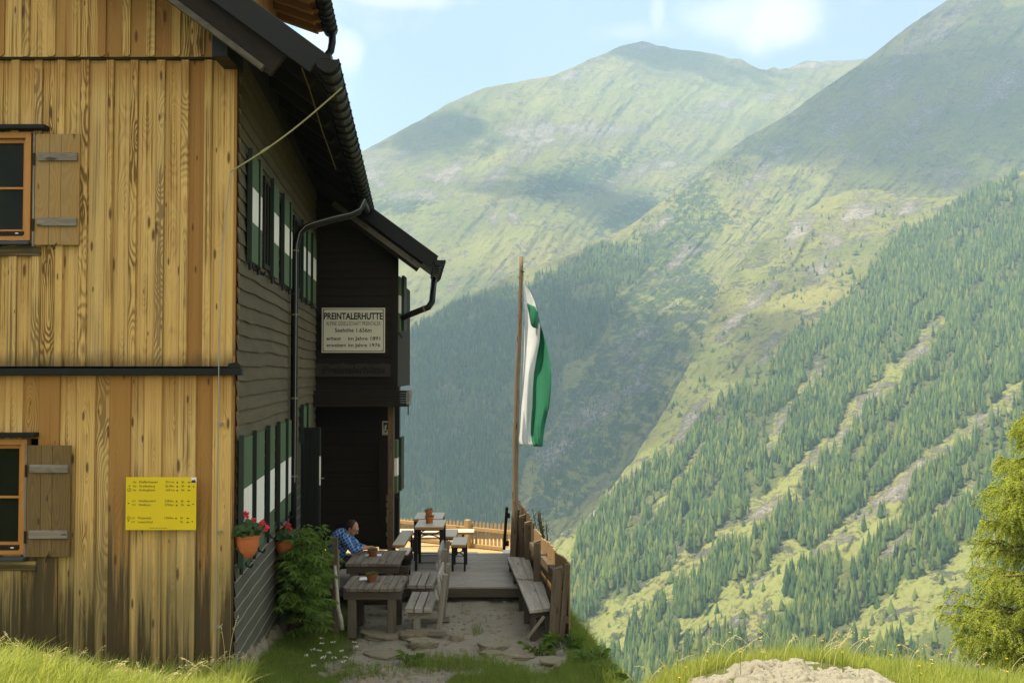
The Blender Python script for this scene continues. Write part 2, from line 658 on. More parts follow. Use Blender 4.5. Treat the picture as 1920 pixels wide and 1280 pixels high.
def sil(S, px):
    a = np.array(S, dtype=float)
    return np.interp(px, a[:, 0], a[:, 1])


def rough_sil(S, px, amp, seed):
    r = sil(S, px) + amp * (fbm(px / 14.0, px * 0 + seed, 4, seed) - 0.5) * 2
    if seed == 47:      # the shoulder is lumpy, not a ruled edge
        r = r + 46 * (fbm(px / 55.0, px * 0 + 3.3, 4, 12) - 0.5) * sst(px, 960, 1090) * sst(px, 1500, 1380)
    return r


def depth_at(D, px, py, amp, seed):
    """distance of a slope with its gullies, ribs and lumps"""
    Y = D(px, py)
    q = px + (py - 600) * 0.75          # gullies fall across the picture plane, down to the left
    gul = np.abs(fbm(q / 62.0 + 1.1 * fbm(px / 190., py / 190., 3, seed + 5), (py - px * .3) / 380.0, 6, seed, .58) - 0.5) * 2
    lump = fbm(q / 40.0, (py - px * .3) / 95.0, 6, seed + 40, .55) - 0.5
    fine = fbm(px / 11.0, py / 11.0, 3, seed + 80) - 0.5
    return Y * (1 + amp * ((gul - 0.3) * 0.7 + lump * 0.75 + fine * 0.26))


def blobmask(px, py, blobs):
    """blobs: (cx, cy, half length, half width, tilt degrees)"""
    r = np.zeros(np.shape(px))
    for (cx, cy, a, b, th) in blobs:
        c, s = math.cos(math.radians(th)), math.sin(math.radians(th))
        u = ((px - cx) * c - (py - cy) * s) / a
        v = ((px - cx) * s + (py - cy) * c) / b
        r = np.maximum(r, np.exp(-(u * u + v * v)))
    return r


def slope_mesh(name, S, D, px0, px1, nx, nt, bottom, amp, seed, mat, silamp, attrs):
    px = np.linspace(px0, px1, nx)
    top = rough_sil(S, px, silamp, seed)
    bot = np.maximum(np.interp(px, [b[0] for b in bottom], [b[1] for b in bottom]), top + 30)
    t = np.linspace(0, 1, nt)
    PX = np.repeat(px[None], nt, 0)
    PY = top[None] + (bot - top)[None] * t[:, None]
    Y = depth_at(D, PX, PY, amp, seed)
    X, Yw, Z = unproj(PX, PY, Y)
    rows = [np.stack([X, Yw, Z], -1)]
    at = {k: [f(PX, PY)] for k, f in attrs.items()}
    # the far side of the ridge falls away behind it
    X0, Y0, Z0 = X[0], Yw[0], Z[0]
    back = []
    for k in (3, 2, 1):
        kk = k / 3.0
        back.append(np.stack([X0 + 0 * kk, Y0 + 700 * kk, Z0 - 520 * kk ** 1.2 - 6], -1))
    allv = np.concatenate([np.array(back), rows[0]], 0)
    nr = allv.shape[0]
    idx = np.arange(nr * nx).reshape(nr, nx)
    q = np.stack([idx[:-1, :-1], idx[1:, :-1], idx[1:, 1:], idx[:-1, 1:]], -1).reshape(-1, 4)
    full = {}
    for k, v in at.items():
        a = np.zeros((nr, nx))
        a[3:] = v[0]
        a[:3] = v[0][0]
        full[k] = a.ravel()
    o = bulk(name, allv.reshape(-1, 3), q, mat, smooth=True, attrs=full)
    return tag(o, kind='structure')


def mat_alpine():
    m, t = newmat('alpine slope')
    o = t.geo()
    x, y, z = t.sep(o)
    rock_a = t.attr('rock').outputs['Fac']
    lush = t.attr('lush').outputs['Fac']
    shrub = t.attr('shrub').outputs['Fac']
    dark = t.attr('floor').outputs['Fac']
    n1 = t.noise(o, 0.0045, 6, 0.6)
    n2 = t.noise(o, 0.017, 8, 0.68)
    n3 = t.noise(o, 0.06, 6, 0.7)
    n4 = t.noise(o, 0.22, 4, 0.65)
    # runnels and scree chutes falling down the slope (-x, -z)
    st = t.noise(t.xyz(t.m('MULTIPLY', t.m('SUBTRACT', y, t.m('MULTIPLY', x, 0.6)), 0.02), t.m('MULTIPLY', z, 0.0035), t.m('MULTIPLY', x, 0.003)), 1.0, 7, 0.65)
    g = t.mix(t.sm(n1, 0.3, 0.7), (0.215, 0.196, 0.064), (0.105, 0.124, 0.042))
    g = t.mix(t.m('MULTIPLY', t.sm(n2, 0.4, 0.7), 0.75), g, (0.220, 0.195, 0.084))
    g = t.mix(t.m('MULTIPLY', lush, t.sm(n2, 0.75, 0.35)), g, (0.205, 0.215, 0.066))
    g = t.mix(t.m('MULTIPLY', t.sm(n4, 0.45, 0.7), 0.4), g, (0.05, 0.075, 0.028))
    # dwarf pine and alder
    sh = t.m('MULTIPLY', t.sm(t.m('ADD', t.m('ADD', n3, t.m('MULTIPLY', t.m('SUBTRACT', n2, 0.5), 0.5)), t.m('MULTIPLY', t.m('SUBTRACT', shrub, 0.5), 0.32)), 0.53, 0.61), 0.85)
    g = t.mix(sh, g, t.mix(n4, (0.020, 0.040, 0.016), (0.05, 0.085, 0.028)))
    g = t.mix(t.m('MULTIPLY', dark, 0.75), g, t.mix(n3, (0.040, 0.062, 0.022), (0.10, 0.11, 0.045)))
    rk = t.mix(t.sm(n4, 0.35, 0.65), (0.34, 0.29, 0.235), (0.10, 0.095, 0.10))
    rm = t.m('MULTIPLY', t.sm(t.m('ADD', t.m('ADD', t.m('MULTIPLY', n3, 0.75), t.m('MULTIPLY', n4, 0.75)), t.m('ADD', t.m('MULTIPLY', t.m('SUBTRACT', n2, 0.5), 0.8), t.m('MULTIPLY', rock_a, 0.26))), 0.80, 0.98), 0.9)
    c = t.mix(rm, g, rk)
    scree = t.m('MULTIPLY', t.sm(st, 0.63, 0.70), t.sm(n2, 0.35, 0.6))
    c = t.mix(t.m('MULTIPLY', scree, 0.8), c, (0.31, 0.26, 0.19))
    h = t.m('ADD', t.m('MULTIPLY', n2, 1.0), t.m('ADD', t.m('MULTIPLY', n3, 0.5), t.m('MULTIPLY', rm, 0.3)))
    t.out(c, 0.95, 0, t.bump(h, 0.8, 9.0), 0.05)
    return m


M_ALP = mat_alpine()

# open ground on the near slope across the valley: scree chutes and meadows between the trees
CH1 = [(1760, 610), (1700, 690), (1650, 735), (1600, 785), (1560, 835), (1500, 890), (1450, 940), (1400, 978), (1330, 1032), (1250, 1092), (1180, 1132), (1095, 1186)]
CH2 = [(1930, 720), (1850, 782), (1790, 832), (1740, 862), (1700, 905), (1640, 955), (1590, 995), (1555, 1028), (1490, 1072), (1430, 1110), (1350, 1150)]
CH3 = [(1860, 892), (1800, 932), (1745, 968), (1700, 1004), (1650, 1050)]
CH4 = [(1330, 830), (1280, 900), (1240, 940), (1215, 1000)]
CH5 = [(1545, 690), (1500, 740), (1460, 800), (1440, 850)]
MEADOWS = [[(1080, 1195), (1150, 1168), (1250, 1105), (1330, 1045), (1320, 1075), (1260, 1125), (1200, 1165), (1185, 1215), (1080, 1230)],
           [(1255, 1205), (1300, 1160), (1370, 1105), (1440, 1055), (1475, 1012), (1545, 1030), (1500, 1078), (1455, 1108), (1500, 1122), (1470, 1160), (1400, 1200)],
           [(1580, 1190), (1640, 1125), (1700, 1082), (1790, 1040), (1870, 990), (1900, 1010), (1810, 1130), (1700, 1210)],
           [(1690, 910), (1640, 960), (1600, 1000), (1560, 1040), (1600, 1050), (1660, 1000), (1720, 950)]]
# the grassy, rocky shoulder left of the near forest
FOREST1_EDGE = [(1060, 1200), (1062, 1125), (1085, 1010), (1135, 950), (1180, 905), (1215, 880), (1262, 862), (1315, 800), (1352, 748), (1400, 706), (1470, 655), (1540, 612), (1585, 560), (1640, 500), (1690, 440), (1760, 408), (1830, 362), (1900, 335), (1960, 310)]
FOREST1 = FOREST1_EDGE + [(2150, 290), (2150, 1250), (1060, 1300)]


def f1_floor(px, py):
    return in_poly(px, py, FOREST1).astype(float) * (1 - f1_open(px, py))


def f1_open(px, py):
    n = fbm(px / 26.0, py / 26.0, 3, 91)
    o = np.zeros(np.shape(px))
    px = px + 22 * (fbm(px / 45., py / 45., 3, 7) - .5); py = py + 22 * (fbm(px / 45., py / 45., 3, 27) - .5)
    for ch, w in ((CH1, 22), (CH2, 20), (CH3, 12), (CH4, 9), (CH5, 10)):
        d = line_dist(px, py, ch)
        n_ = fbm(px / 13.0, py / 13.0, 3, 17)
        o = np.maximum(o, (d < w * 1.05 * (0.1 + 1.1 * n + 0.8 * (n_ - .3))).astype(float))
    for k, mm in enumerate(MEADOWS):
        o = np.maximum(o, in_poly(px + (n - .5) * 40, py + (n - .5) * 25, mm).astype(float))
    return o


def l1_rock(px, py):
    n = fbm(px / 40.0, py / 40.0, 4, 71)
    r = np.zeros(np.shape(px))
    for ch, w, top in ((CH1, 20, 1000), (CH2, 18, 1030), (CH3, 14, 1100), (CH4, 10, 1100), (CH5, 10, 1100)):
        r = np.maximum(r, .5 * np.exp(-(line_dist(px, py, ch) / w) ** 2) * sst(py, top + 60, top - 40))
    r = np.maximum(r, 0.9 * blobmask(px, py, [(1600, 405, 60, 26, 40), (1560, 450, 50, 22, 50), (1500, 430, 40, 18, 45), (1420, 560, 40, 14, 45), (1380, 600, 50, 14, 50), (1290, 790, 60, 14, 55), (1180, 905, 50, 12, 50), (1110, 965, 30, 10, 50), (1440, 660, 36, 12, 55), (1700, 395, 30, 12, 20), (1540, 500, 40, 16, 45), (1420, 1090, 40, 12, 40), (1610, 1110, 24, 12, 30)]))
    return np.clip(r * (0.55 + 0.9 * n), 0, 1.2)


def l1_lush(px, py):
    r = 0.9 * sst(py, 960, 1060) + 0.8 * f1_open(px, py) + 0.55 * blobmask(px, py, [(1300, 740, 120, 40, 55), (1430, 520, 90, 40, 50), (1660, 365, 70, 12, 0), (1150, 930, 100, 16, 45), (1400, 470, 70, 22, 40), (1230, 840, 90, 16, 50), (1080, 1010, 60, 14, 50)])
    return np.clip(r, 0, 1)


def l2_rock(px, py):
    n = fbm(px / 40.0, py / 40.0, 4, 33)
    r = blobmask(px, py, [(1750, 60, 120, 30, 40), (1880, 160, 60, 30, 45), (1640, 190, 80, 26, 45), (1700, 250, 70, 26, 50), (1560, 240, 60, 20, 45), (1460, 290, 60, 20, 45), (1420, 330, 50, 14, 45), (1730, 205, 14, 40, 10), (1780, 330, 45, 20, 10), (1600, 300, 40, 14, 40), (1130, 760, 110, 34, 40), (1040, 850, 60, 20, 40), (1180, 660, 70, 20, 45), (840, 860, 30, 50, 20), (760, 900, 30, 40, 20), (1280, 480, 60, 16, 40), (1240, 420, 40, 10, 45)])
    return np.clip(r * (0.5 + 0.9 * n), 0, 1.2) * 0.8


def l2_lush(px, py):
    return np.clip(blobmask(px, py, [(1640, 330, 130, 26, 35), (1500, 360, 100, 14, 40), (1420, 420, 110, 22, 38), (1330, 400, 60, 12, 45), (1800, 280, 100, 40, 20)]) * 0.8, 0, 1)


FOREST2 = [(640, 700), (740, 636), (840, 572), (900, 545), (960, 515), (1040, 487), (1100, 470), (1160, 452), (1215, 440), (1225, 470), (1190, 540), (1130, 620), (1075, 690), (1040, 760), (1010, 840), (975, 900), (940, 1010), (640, 1010)]
SPARSE2 = [(1180, 440), (1260, 372), (1320, 330), (1370, 380), (1340, 470), (1345, 570), (1290, 690), (1240, 770), (1180, 850), (1110, 920), (1050, 990), (960, 1010), (1010, 860), (1060, 730), (1140, 610)]


def warp2(px, py):
    return px + 90 * (fbm(px / 70., py / 70., 5, 141) - .5), py + 90 * (fbm(px / 70., py / 70., 5, 151) - .5)


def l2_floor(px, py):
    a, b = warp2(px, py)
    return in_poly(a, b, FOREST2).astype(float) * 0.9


def l2_shrub(px, py):
    a, b = warp2(px, py)
    c, d = warp2(px + 300, py + 500)
    return 0.35 + 0.25 * in_poly(a, b, SPARSE2) + 0.25 * in_poly(c - 300, d - 500, SPARSE2)


def l3_rock(px, py):
    n = fbm(px / 40.0, py / 40.0, 4, 53)
    r = blobmask(px, py, [(1010, 250, 70, 26, 5), (1100, 245, 90, 16, 0), (1000, 275, 40, 18, 40), (830, 330, 50, 18, -10), (720, 300, 60, 22, 10), (700, 330, 50, 20, 0), (780, 365, 60, 14, 10), (850, 320, 30, 16, 60), (1435, 182, 22, 9, 0), (1480, 168, 14, 8, 0), (1540, 120, 70, 9, 3), (1205, 90, 40, 12, 5), (1070, 140, 40, 10, 30), (1180, 325, 60, 16, 20), (930, 330, 40, 12, 45), (1240, 430, 40, 12, 0), (960, 400, 10, 24, 20), (925, 410, 12, 22, 20), (1340, 205, 60, 12, 20), (1560, 200, 50, 12, 30), (1250, 310, 26, 10, 20)])
    return np.clip(r * (0.5 + 0.9 * n), 0, 1.2)


def l3_lush(px, py):
    return np.clip(blobmask(px, py, [(920, 290, 70, 18, 35), (830, 370, 60, 18, 25), (780, 420, 60, 24, 10), (1300, 180, 160, 40, 5), (1400, 200, 80, 30, 10), (1060, 190, 160, 26, 10), (1000, 430, 120, 24, 25), (880, 470, 60, 20, 20)]) * 0.75, 0, 1)


def l3_shrub(px, py):
    return np.clip(0.35 + 0.8 * blobmask(px, py, [(740, 385, 60, 20, 0), (1260, 380, 100, 20, 35), (1100, 330, 120, 30, 15), (1180, 400, 80, 20, 30)]), 0, 1)


zero = lambda px, py: np.zeros(np.shape(px))
slope_mesh('mountain_far', SIL3, D3, -200, 2200, 900, 300, [(-200, 900), (700, 740), (1000, 600), (1400, 420), (1800, 320), (2200, 300)], 0.016, 3, M_ALP, 1.6, {'rock': l3_rock, 'lush': l3_lush, 'shrub': l3_shrub, 'floor': zero})
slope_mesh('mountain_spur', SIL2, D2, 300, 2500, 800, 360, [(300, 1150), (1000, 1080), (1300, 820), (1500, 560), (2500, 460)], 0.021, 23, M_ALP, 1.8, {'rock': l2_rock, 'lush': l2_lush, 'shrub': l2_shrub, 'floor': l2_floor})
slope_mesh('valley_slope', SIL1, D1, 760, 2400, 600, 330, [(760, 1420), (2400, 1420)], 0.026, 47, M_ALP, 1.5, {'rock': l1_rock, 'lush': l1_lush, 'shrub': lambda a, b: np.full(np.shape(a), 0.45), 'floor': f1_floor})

# ---- forest trees on the slopes
def spruce_arrays(n_t, px, py, D, amp, seed, hmin, hmax, sides=6, tiers=3):
    Y = depth_at(D, px, py, amp, seed)
    X, Yw, Z = unproj(px, py, Y)
    N = len(px)
    patch = fbm(px / 34.0, py / 34.0, 3, seed + 7)
    h = hmin + (hmax - hmin) * np.clip(RS.beta(2.2, 1.6, N) * (.35 + 1.3 * patch), 0, 1.15)
    return X, Yw, Z - 1.0, h


def spruce_mesh(X, Y, Z, H, tiers=3, sides=6, slim=0.135):
    N = len(X)
    ver = []; fac = []
    per = tiers * (sides + 1)
    ang = np.arange(sides) * 2 * math.pi / sides
    base = np.arange(N) * per
    ph = RS.uniform(0, 6.28, N)
    allv = np.zeros((N, per, 3))
    broad = RS.uniform(0, 1, N) < (.16 if N > 50 else 0)
    wide = np.where(broad, RS.uniform(1.35, 1.9, N), RS.uniform(0.70, 1.25, N)) * slim
    lean = RS.normal(0, 0.015, (N, 2))
    k = 0
    F_ = []
    for t in range(tiers):
        z0 = 0.10 + 0.62 * t / tiers
        z1 = min(1.0, z0 + 0.62 * (1 - t / (tiers + 0.8)) + 0.10)
        if t == tiers - 1:
            z1 = 1.0
        r = (1 - 0.70 * t / tiers)
        for s in range(sides):
            rr = H * wide * r * RS.uniform(0.50, 1.30, N)
            zz = H * (z0 + RS.uniform(-0.07, 0.05, N))
            allv[:, k + s, 0] = X + np.cos(ang[s] + ph) * rr + lean[:, 0] * zz
            allv[:, k + s, 1] = Y + np.sin(ang[s] + ph) * rr + lean[:, 1] * zz
            allv[:, k + s, 2] = Z + zz
        a = k + sides
        allv[:, a, 0] = X + lean[:, 0] * H * z1
        allv[:, a, 1] = Y + lean[:, 1] * H * z1
        allv[:, a, 2] = Z + H * z1
        for s in range(sides):
            F_.append((k + s, k + (s + 1) % sides, a))
        k += sides + 1
    F_ = np.array(F_)
    faces = (base[:, None, None] + F_[None]).reshape(-1, 3)
    rnd = np.repeat(np.where(broad, RS.uniform(.86, 1, N), RS.uniform(0, .86, N)), len(F_))
    return allv.reshape(-1, 3), faces, rnd


def mat_conifer(name, ca, cb, cc):
    m, t = newmat(name)
    o = t.geo()
    r = t.attr('rnd').outputs['Fac']
    ob = t.n("ShaderNodeObjectInfo").outputs['Random']
    r = t.m('FRACT', t.m('ADD', r, ob))
    n = t.noise(o, 0.35, 3, 0.6)
    c = t.mix(t.sm(r, 0.1, 0.7), ca, cb)
    c = t.mix(t.m('MULTIPLY', t.sm(r, 0.82, 0.97), 0.8), c, cc)
    c = t.mix(t.m('MULTIPLY', n, 0.5), c, tuple(x * 0.45 for x in ca))
    t.out(c, 0.9, 0, None, 0.05)
    return m


M_CON = mat_conifer('conifer foliage', (0.042, 0.076, 0.026), (0.085, 0.122, 0.036), (0.165, 0.180, 0.045))


def forest():
    # candidates on the near slope
    N = 170000
    px = RS.uniform(1040, 2140, N); py = RS.uniform(290, 1290, N)
    dens = in_poly(px, py, FOREST1).astype(float)
    dens *= 1 - f1_open(px, py)
    gap = fbm((px + py * .7) / 46.0, (py - px * .5) / 90.0, 4, 201)
    dens *= np.where(gap < 0.42, 0.10, 1.0) * (.35 + 1.3 * fbm(px / 15., py / 15., 3, 207))
    dens *= 0.80 - 0.20 * sst(py, 500, 1100)
    Y = D1(px, py)
    dens *= np.clip((Y / 900.0) ** 1.6, 0.4, 2.0) * 0.62
    # open lower right: single trees only
    dens *= np.where((py > 1030 + (px - 1500) * -0.1) & (px > 1560), 0.35, 1.0)
    keep = RS.uniform(0, 1, N) < dens
    p1, q1 = px[keep], py[keep]
    # scattered young trees on the shoulder and the meadows
    px = RS.uniform(1060, 1960, 3600); py = RS.uniform(380, 1200, 3600)
    d = in_poly(px, py, FOREST1)
    top = sil(SIL1, px)
    sh = (~d) & (py > top + 12) & (fbm(px / 30., py / 30., 3, 8) > 0.56)
    md = d & (f1_open(px, py) > 0) & (RS.uniform(0, 1, len(px)) < 0.16) & (py > 900)
    p1b, q1b = px[sh | md], py[sh | md]
    # the shaded spur
    N = 75000
    px = RS.uniform(600, 1350, N); py = RS.uniform(330, 1060, N)
    wa, wb = warp2(px, py)
    d2 = in_poly(wa, wb, FOREST2)
    s2 = in_poly(wa, wb, SPARSE2)
    gap = fbm(px / 50.0, py / 50.0, 4, 301)
    pr = np.where(d2, np.where(gap < 0.38, 0.2, 1.0) * 0.55, np.where(s2, np.where(gap > 0.50, 0.20, 0.02), 0.0))
    keep = (RS.uniform(0, 1, N) < pr) & (py > sil(SIL2, px) + 3)
    p2, q2 = px[keep], py[keep]
    N = 2500
    px = RS.uniform(1150, 1420, N); py = RS.uniform(300, 520, N)
    top = sil(SIL2, px)
    kk = (py > top + 4) & (py < top + 90) & (fbm(px / 26., py / 26., 3, 61) > 0.55)
    p2 = np.concatenate([p2, px[kk]]); q2 = np.concatenate([q2, py[kk]])

    X1, Y1, Z1, H1 = spruce_arrays(0, p1, q1, D1, 0.026, 47, 5, 19)
    X1b, Y1b, Z1b, H1b = spruce_arrays(0, p1b, q1b, D1, 0.026, 47, 3, 10)
    X2, Y2, Z2, H2 = spruce_arrays(0, p2, q2, D2, 0.021, 23, 8, 18)
    H2 = np.where(in_poly(p2, q2, FOREST2), H2, H2 * 0.5)
    # the trees that show largest stand as things of their own
    vis = H1 / Y1
    ok = (p1 < 1900) & (q1 < 1235)
    order = np.argsort(-np.where(ok, vis, 0))[:285]
    single = np.zeros(len(p1), dtype=bool)
    single[order] = True
    protos = []
    for k in range(6):
        v, f, r = spruce_mesh(np.zeros(1), np.zeros(1), np.zeros(1), np.ones(1), tiers=9, sides=9, slim=0.155)
        me = bulk('spruce_tree', v, f, M_CON, r)
        protos.append(me.data)
        bpy.data.objects.remove(me)
    for j, i in enumerate(order):
        o = bpy.data.objects.new('spruce_tree', protos[j % 6])
        COL.objects.link(o)
        o.location = (X1[i], Y1[i], Z1[i])
        s = H1[i]
        o.scale = (s * random.uniform(.85, 1.15), s * random.uniform(.85, 1.15), s)
        o.rotation_euler = (0, 0, random.uniform(0, 6.28))
        tag(o, 'dark green spruce standing in the forest on the slope across the valley', 'spruce', 'spruces on the slope across the valley')
    rest = ~single
    v, f, r = spruce_mesh(X1[rest], Y1[rest], Z1[rest], H1[rest], tiers=3, sides=6)
    o = bulk('slope_forest', v, f, M_CON, r)
    tag(o, 'sunlit conifer forest covering the slope across the valley', 'forest', kind='stuff')
    v, f, r = spruce_mesh(X1b, Y1b, Z1b, H1b, tiers=2, sides=6, slim=0.24)
    o = bulk('scattered_saplings', v, f, M_CON, r)
    tag(o, 'small scattered young conifers on the open rocky meadow slope', 'saplings', kind='stuff')
    v, f, r = spruce_mesh(X2, Y2, Z2, H2, tiers=3, sides=5)
    o = bulk('shaded_forest', v, f, M_CON, r)
    tag(o, 'bluish shaded conifer forest on the far spur behind the flag', 'forest', kind='stuff')
    print('trees', len(p1), len(p1b), len(p2))


forest()

# ---- valley floor far below
def valley():
    xs = np.linspace(-3000, 5000, 60); ys = np.concatenate([np.linspace(40, 1000, 40), np.linspace(1100, 9000, 30)])
    XX, YY = np.meshgrid(xs, ys)
    ZZ = -235 + 12 * (fbm(XX / 200., YY / 200., 3, 5) - .5) - 0.02 * np.clip(YY - 1000, 0, 4000)
    idx = np.arange(XX.size).reshape(XX.shape)
    q = np.stack([idx[:-1, :-1], idx[:-1, 1:], idx[1:, 1:], idx[1:, :-1]], -1).reshape(-1, 4)
    zz = np.zeros(XX.size)
    o = bulk('valley_floor_ground', np.stack([XX, YY, ZZ], -1).reshape(-1, 3), q, M_ALP, smooth=True, attrs={'rock': zz, 'lush': zz + 0.8, 'shrub': zz + .3, 'floor': zz})
    tag(o, kind='structure')


valley()


# ---- the ground round the hut
def wall_x(Y):
    return -0.0974 * Y - 1.922


def gz(X, Y, detail=True):
    X = np.asarray(X, dtype=float); Y = np.asarray(Y, dtype=float)
    z = np.interp(Y, [-30, 0, 9, 10.5, 12, 13.5, 60], [2.6, 2.0, 0.58, 0.30, 0.09, 0.0, 0.0])
    z = z + 0.40 * sst(-X, 2.6, 4.6) * sst(Y, 10.7, 8.8)            # bank in front of the gable
    z = z + 0.10 * sst(-X, 2.0, 3.2) * sst(Y, 12, 10)
    near = X - wall_x(Y)
    z = z + 0.20 * sst(near, 0.9, 0.1) * sst(Y, 14.6, 12.0) * sst(Y, 9.8, 11)   # grass against the wall
    md = np.exp(-((X - 3.0) / 2.0) ** 2 - ((Y - 10.4) / 1.2) ** 2)
    z = z + 0.42 * md * sst(X, 1.0, 1.7)
    z = z - 0.10 * np.exp(-((X - 1.25) / .35) ** 2 - ((Y - 11.0) / 1.2) ** 2)
    # the edge of the plateau: the ground breaks away beyond the fence and the mound
    e = np.minimum(X - np.interp(Y, [11.4, 12.4, 14.0, 19.3, 30], [1.28, 1.10, 0.93, 0.26, 0.2]), (Y - 11.2) * 1.1)
    d = np.clip(e, 0, None)
    z = z - 0.72 * d - 0.60 * d ** 1.5
    d2 = np.clip(Y - 20.4, 0, None)
    z = z - 1.25 * sst(Y, 19.45, 19.8)
    z = z - 0.8 * np.clip(Y - 27.5, 0, None)
    d3 = np.clip(-X - 30, 0, None)
    z = z + 0.25 * d3
    if detail:
        z = z + 0.09 * (fbm(X * 1.3, Y * 1.3, 4, 9) - .5) + 0.03 * (fbm(X * 6, Y * 6, 3, 19) - .5)
        ter = sst(Y, 12.0, 12.6) * sst(Y, 17.6, 16.8) * sst(X, -3, -2.6) * sst(X, 0.9, 0.6)
        rk = np.abs(fbm(X * 1.1 + 4, Y * 1.6, 4, 77) - .5)
        z = z + ter * (0.10 * np.clip(0.08 - rk, 0, 1) * -4 + 0.05 * (fbm(X * 2.2, Y * 2.2, 4, 3) - .5))
    return np.maximum(z, -240 + 0 * z)


def path_mask(X, Y):
    X = np.asarray(X, dtype=float); Y = np.asarray(Y, dtype=float)
    n = fbm(X * 1.7, Y * 1.7, 4, 25)
    n2 = fbm(X * 4.0 + 7, Y * 4.0, 3, 45)
    ter = sst(Y, 12.55, 13.1) * sst(Y, 20.5, 20.2) * sst(X - wall_x(Y), 0.95, 1.35) * sst(X, 0.85, 0.45)
    pth = sst(np.abs(X + 1.35 + 0.25 * (12 - Y) * 0.2), 0.85, 0.45) * sst(Y, 13.2, 12.6)
    mid = 0.68 * sst(Y, 12.0, 12.4) * sst(Y, 13.4, 12.9) * sst(X, -2.6, -2.2) * sst(X, 0.6, 0.2)
    rgt = sst(np.abs(X - 1.3), 0.36, 0.14) * sst(Y, 12.2, 11.4)
    m = np.maximum(np.maximum(ter * 1.15, pth * 0.85), np.maximum(mid * 0.72, rgt * 0.8))
    return np.clip(m + (n - .5) * 1.0 * (m > 0.02) + (n2 - .5) * 0.35 * (m > .02), 0, 1)


def mat_ground():
    m, t = newmat('hut ground')
    o = t.geo()
    p = t.attr('path').outputs['Fac']
    n1 = t.noise(o, 2.2, 6, 0.65)
    n2 = t.noise(o, 14.0, 5, 0.7)
    n3 = t.noise(o, 70.0, 3, 0.7)
    soil = t.mix(n2, (0.060, 0.075, 0.022), (0.115, 0.125, 0.040))
    grit = t.mix(n1, (0.160, 0.146, 0.112), (0.32, 0.298, 0.240))
    grit = t.mix(t.m('MULTIPLY', t.sm(n2, 0.45, 0.7), 0.6), grit, (0.31, 0.265, 0.19))
    grit = t.mix(t.m('MULTIPLY', t.sm(n3, 0.5, 0.75), 0.55), grit, (0.09, 0.075, 0.055))
    grit = t.mix(t.m('MULTIPLY', t.sm(n3, 0.5, 0.25), 0.45), grit, (0.36, 0.31, 0.225))
    c = t.mix(t.sm(t.m('ADD', p, t.m('MULTIPLY', t.m('SUBTRACT', n2, 0.5), 0.5)), 0.35, 0.6), soil, grit)
    h = t.m('ADD', n2, t.m('MULTIPLY', n3, 0.7))
    t.out(c, 0.95, 0, t.bump(h, 0.7, 0.03), 0.1)
    return m


M_GROUND = mat_ground()


def ground():
    xs = np.concatenate([np.linspace(-60, -8, 40), np.arange(-7.8, 7.8, 0.07), np.linspace(8, 60, 40)])
    ys = np.concatenate([np.linspace(-40, 7.8, 36), np.arange(8, 17.5, 0.07), np.linspace(17.6, 30, 40), np.linspace(31, 330, 60)])
    XX, YY = np.meshgrid(xs, ys)
    ZZ = gz(XX, YY)
    idx = np.arange(XX.size).reshape(XX.shape)
    q = np.stack([idx[:-1, :-1], idx[:-1, 1:], idx[1:, 1:], idx[1:, :-1]], -1).reshape(-1, 4)
    o = bulk('ground', np.stack([XX, YY, ZZ], -1).reshape(-1, 3), q, M_GROUND, smooth=True, attrs={'path': path_mask(XX, YY).ravel()})
    tag(o, kind='structure')


ground()


def ground_at(x, y):
    return float(gz(np.array([x]), np.array([y]))[0])

# ================================================================== THE HUT
M_METAL = mat_plain('dark roof metal', (0.0085, 0.0100, 0.0098), 0.55, 0.0, 0.3, 3.0, 0.05, 0.2)
M_GUTTER = mat_plain('dark gutter metal', (0.0055, 0.0055, 0.005), 0.42, 0.0, 0.4, 8.0, 0.05, 0.2)
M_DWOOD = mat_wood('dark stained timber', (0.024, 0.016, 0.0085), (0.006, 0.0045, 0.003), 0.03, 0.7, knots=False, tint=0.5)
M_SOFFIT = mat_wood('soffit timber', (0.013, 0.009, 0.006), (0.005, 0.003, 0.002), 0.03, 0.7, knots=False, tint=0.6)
M_OSOFF = mat_wood('larch soffit', (0.40, 0.20, 0.062), (0.20, 0.085, 0.022), 0.03, 0.5, tint=0.4)
M_GREYW = mat_wood('weathered grey board', (0.23, 0.20, 0.155), (0.09, 0.075, 0.055), 0.02, 0.8, (0.30, 0.28, 0.25), 0.5)
M_BARGE = mat_wood('dull grey barge board', (0.105, 0.092, 0.066), (0.040, 0.034, 0.024), 0.02, 0.8, (0.13, 0.12, 0.095), 0.5)
M_FRAME = mat_wood('window frame larch', (0.47, 0.22, 0.055), (0.30, 0.125, 0.026), 0.04, 0.35, knots=False, rough=0.45, tint=0.15)
M_GREEN = mat_wood('green shutter paint', (0.080, 0.125, 0.056), (0.042, 0.070, 0.030), 0.05, 0.4, knots=False, tint=0.2)
M_DGREEN = mat_plain('dark edge green', (0.012, 0.024, 0.014), 0.6)  # shutter green with the shade of the near edges put into the colour
M_WHITE = mat_plain('white shutter paint', (0.74, 0.70, 0.60), 0.6, 0, 0.12, 9.0, 0.05)
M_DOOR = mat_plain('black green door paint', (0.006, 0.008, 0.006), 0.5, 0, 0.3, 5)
M_BLACK = mat_plain('black iron', (0.012, 0.012, 0.012), 0.5, 0.3)


def mat_glass():
    m, t = newmat('window glass')
    n = t.noise(t.obj(), 2.5, 4)
    c = t.mix(n, (0.005, 0.006, 0.004), (0.018, 0.022, 0.012))
    t.out(c, 0.10, 0, t.bump(n, 0.10, 0.03), 0.10)
    return m


M_GLASS = mat_glass()


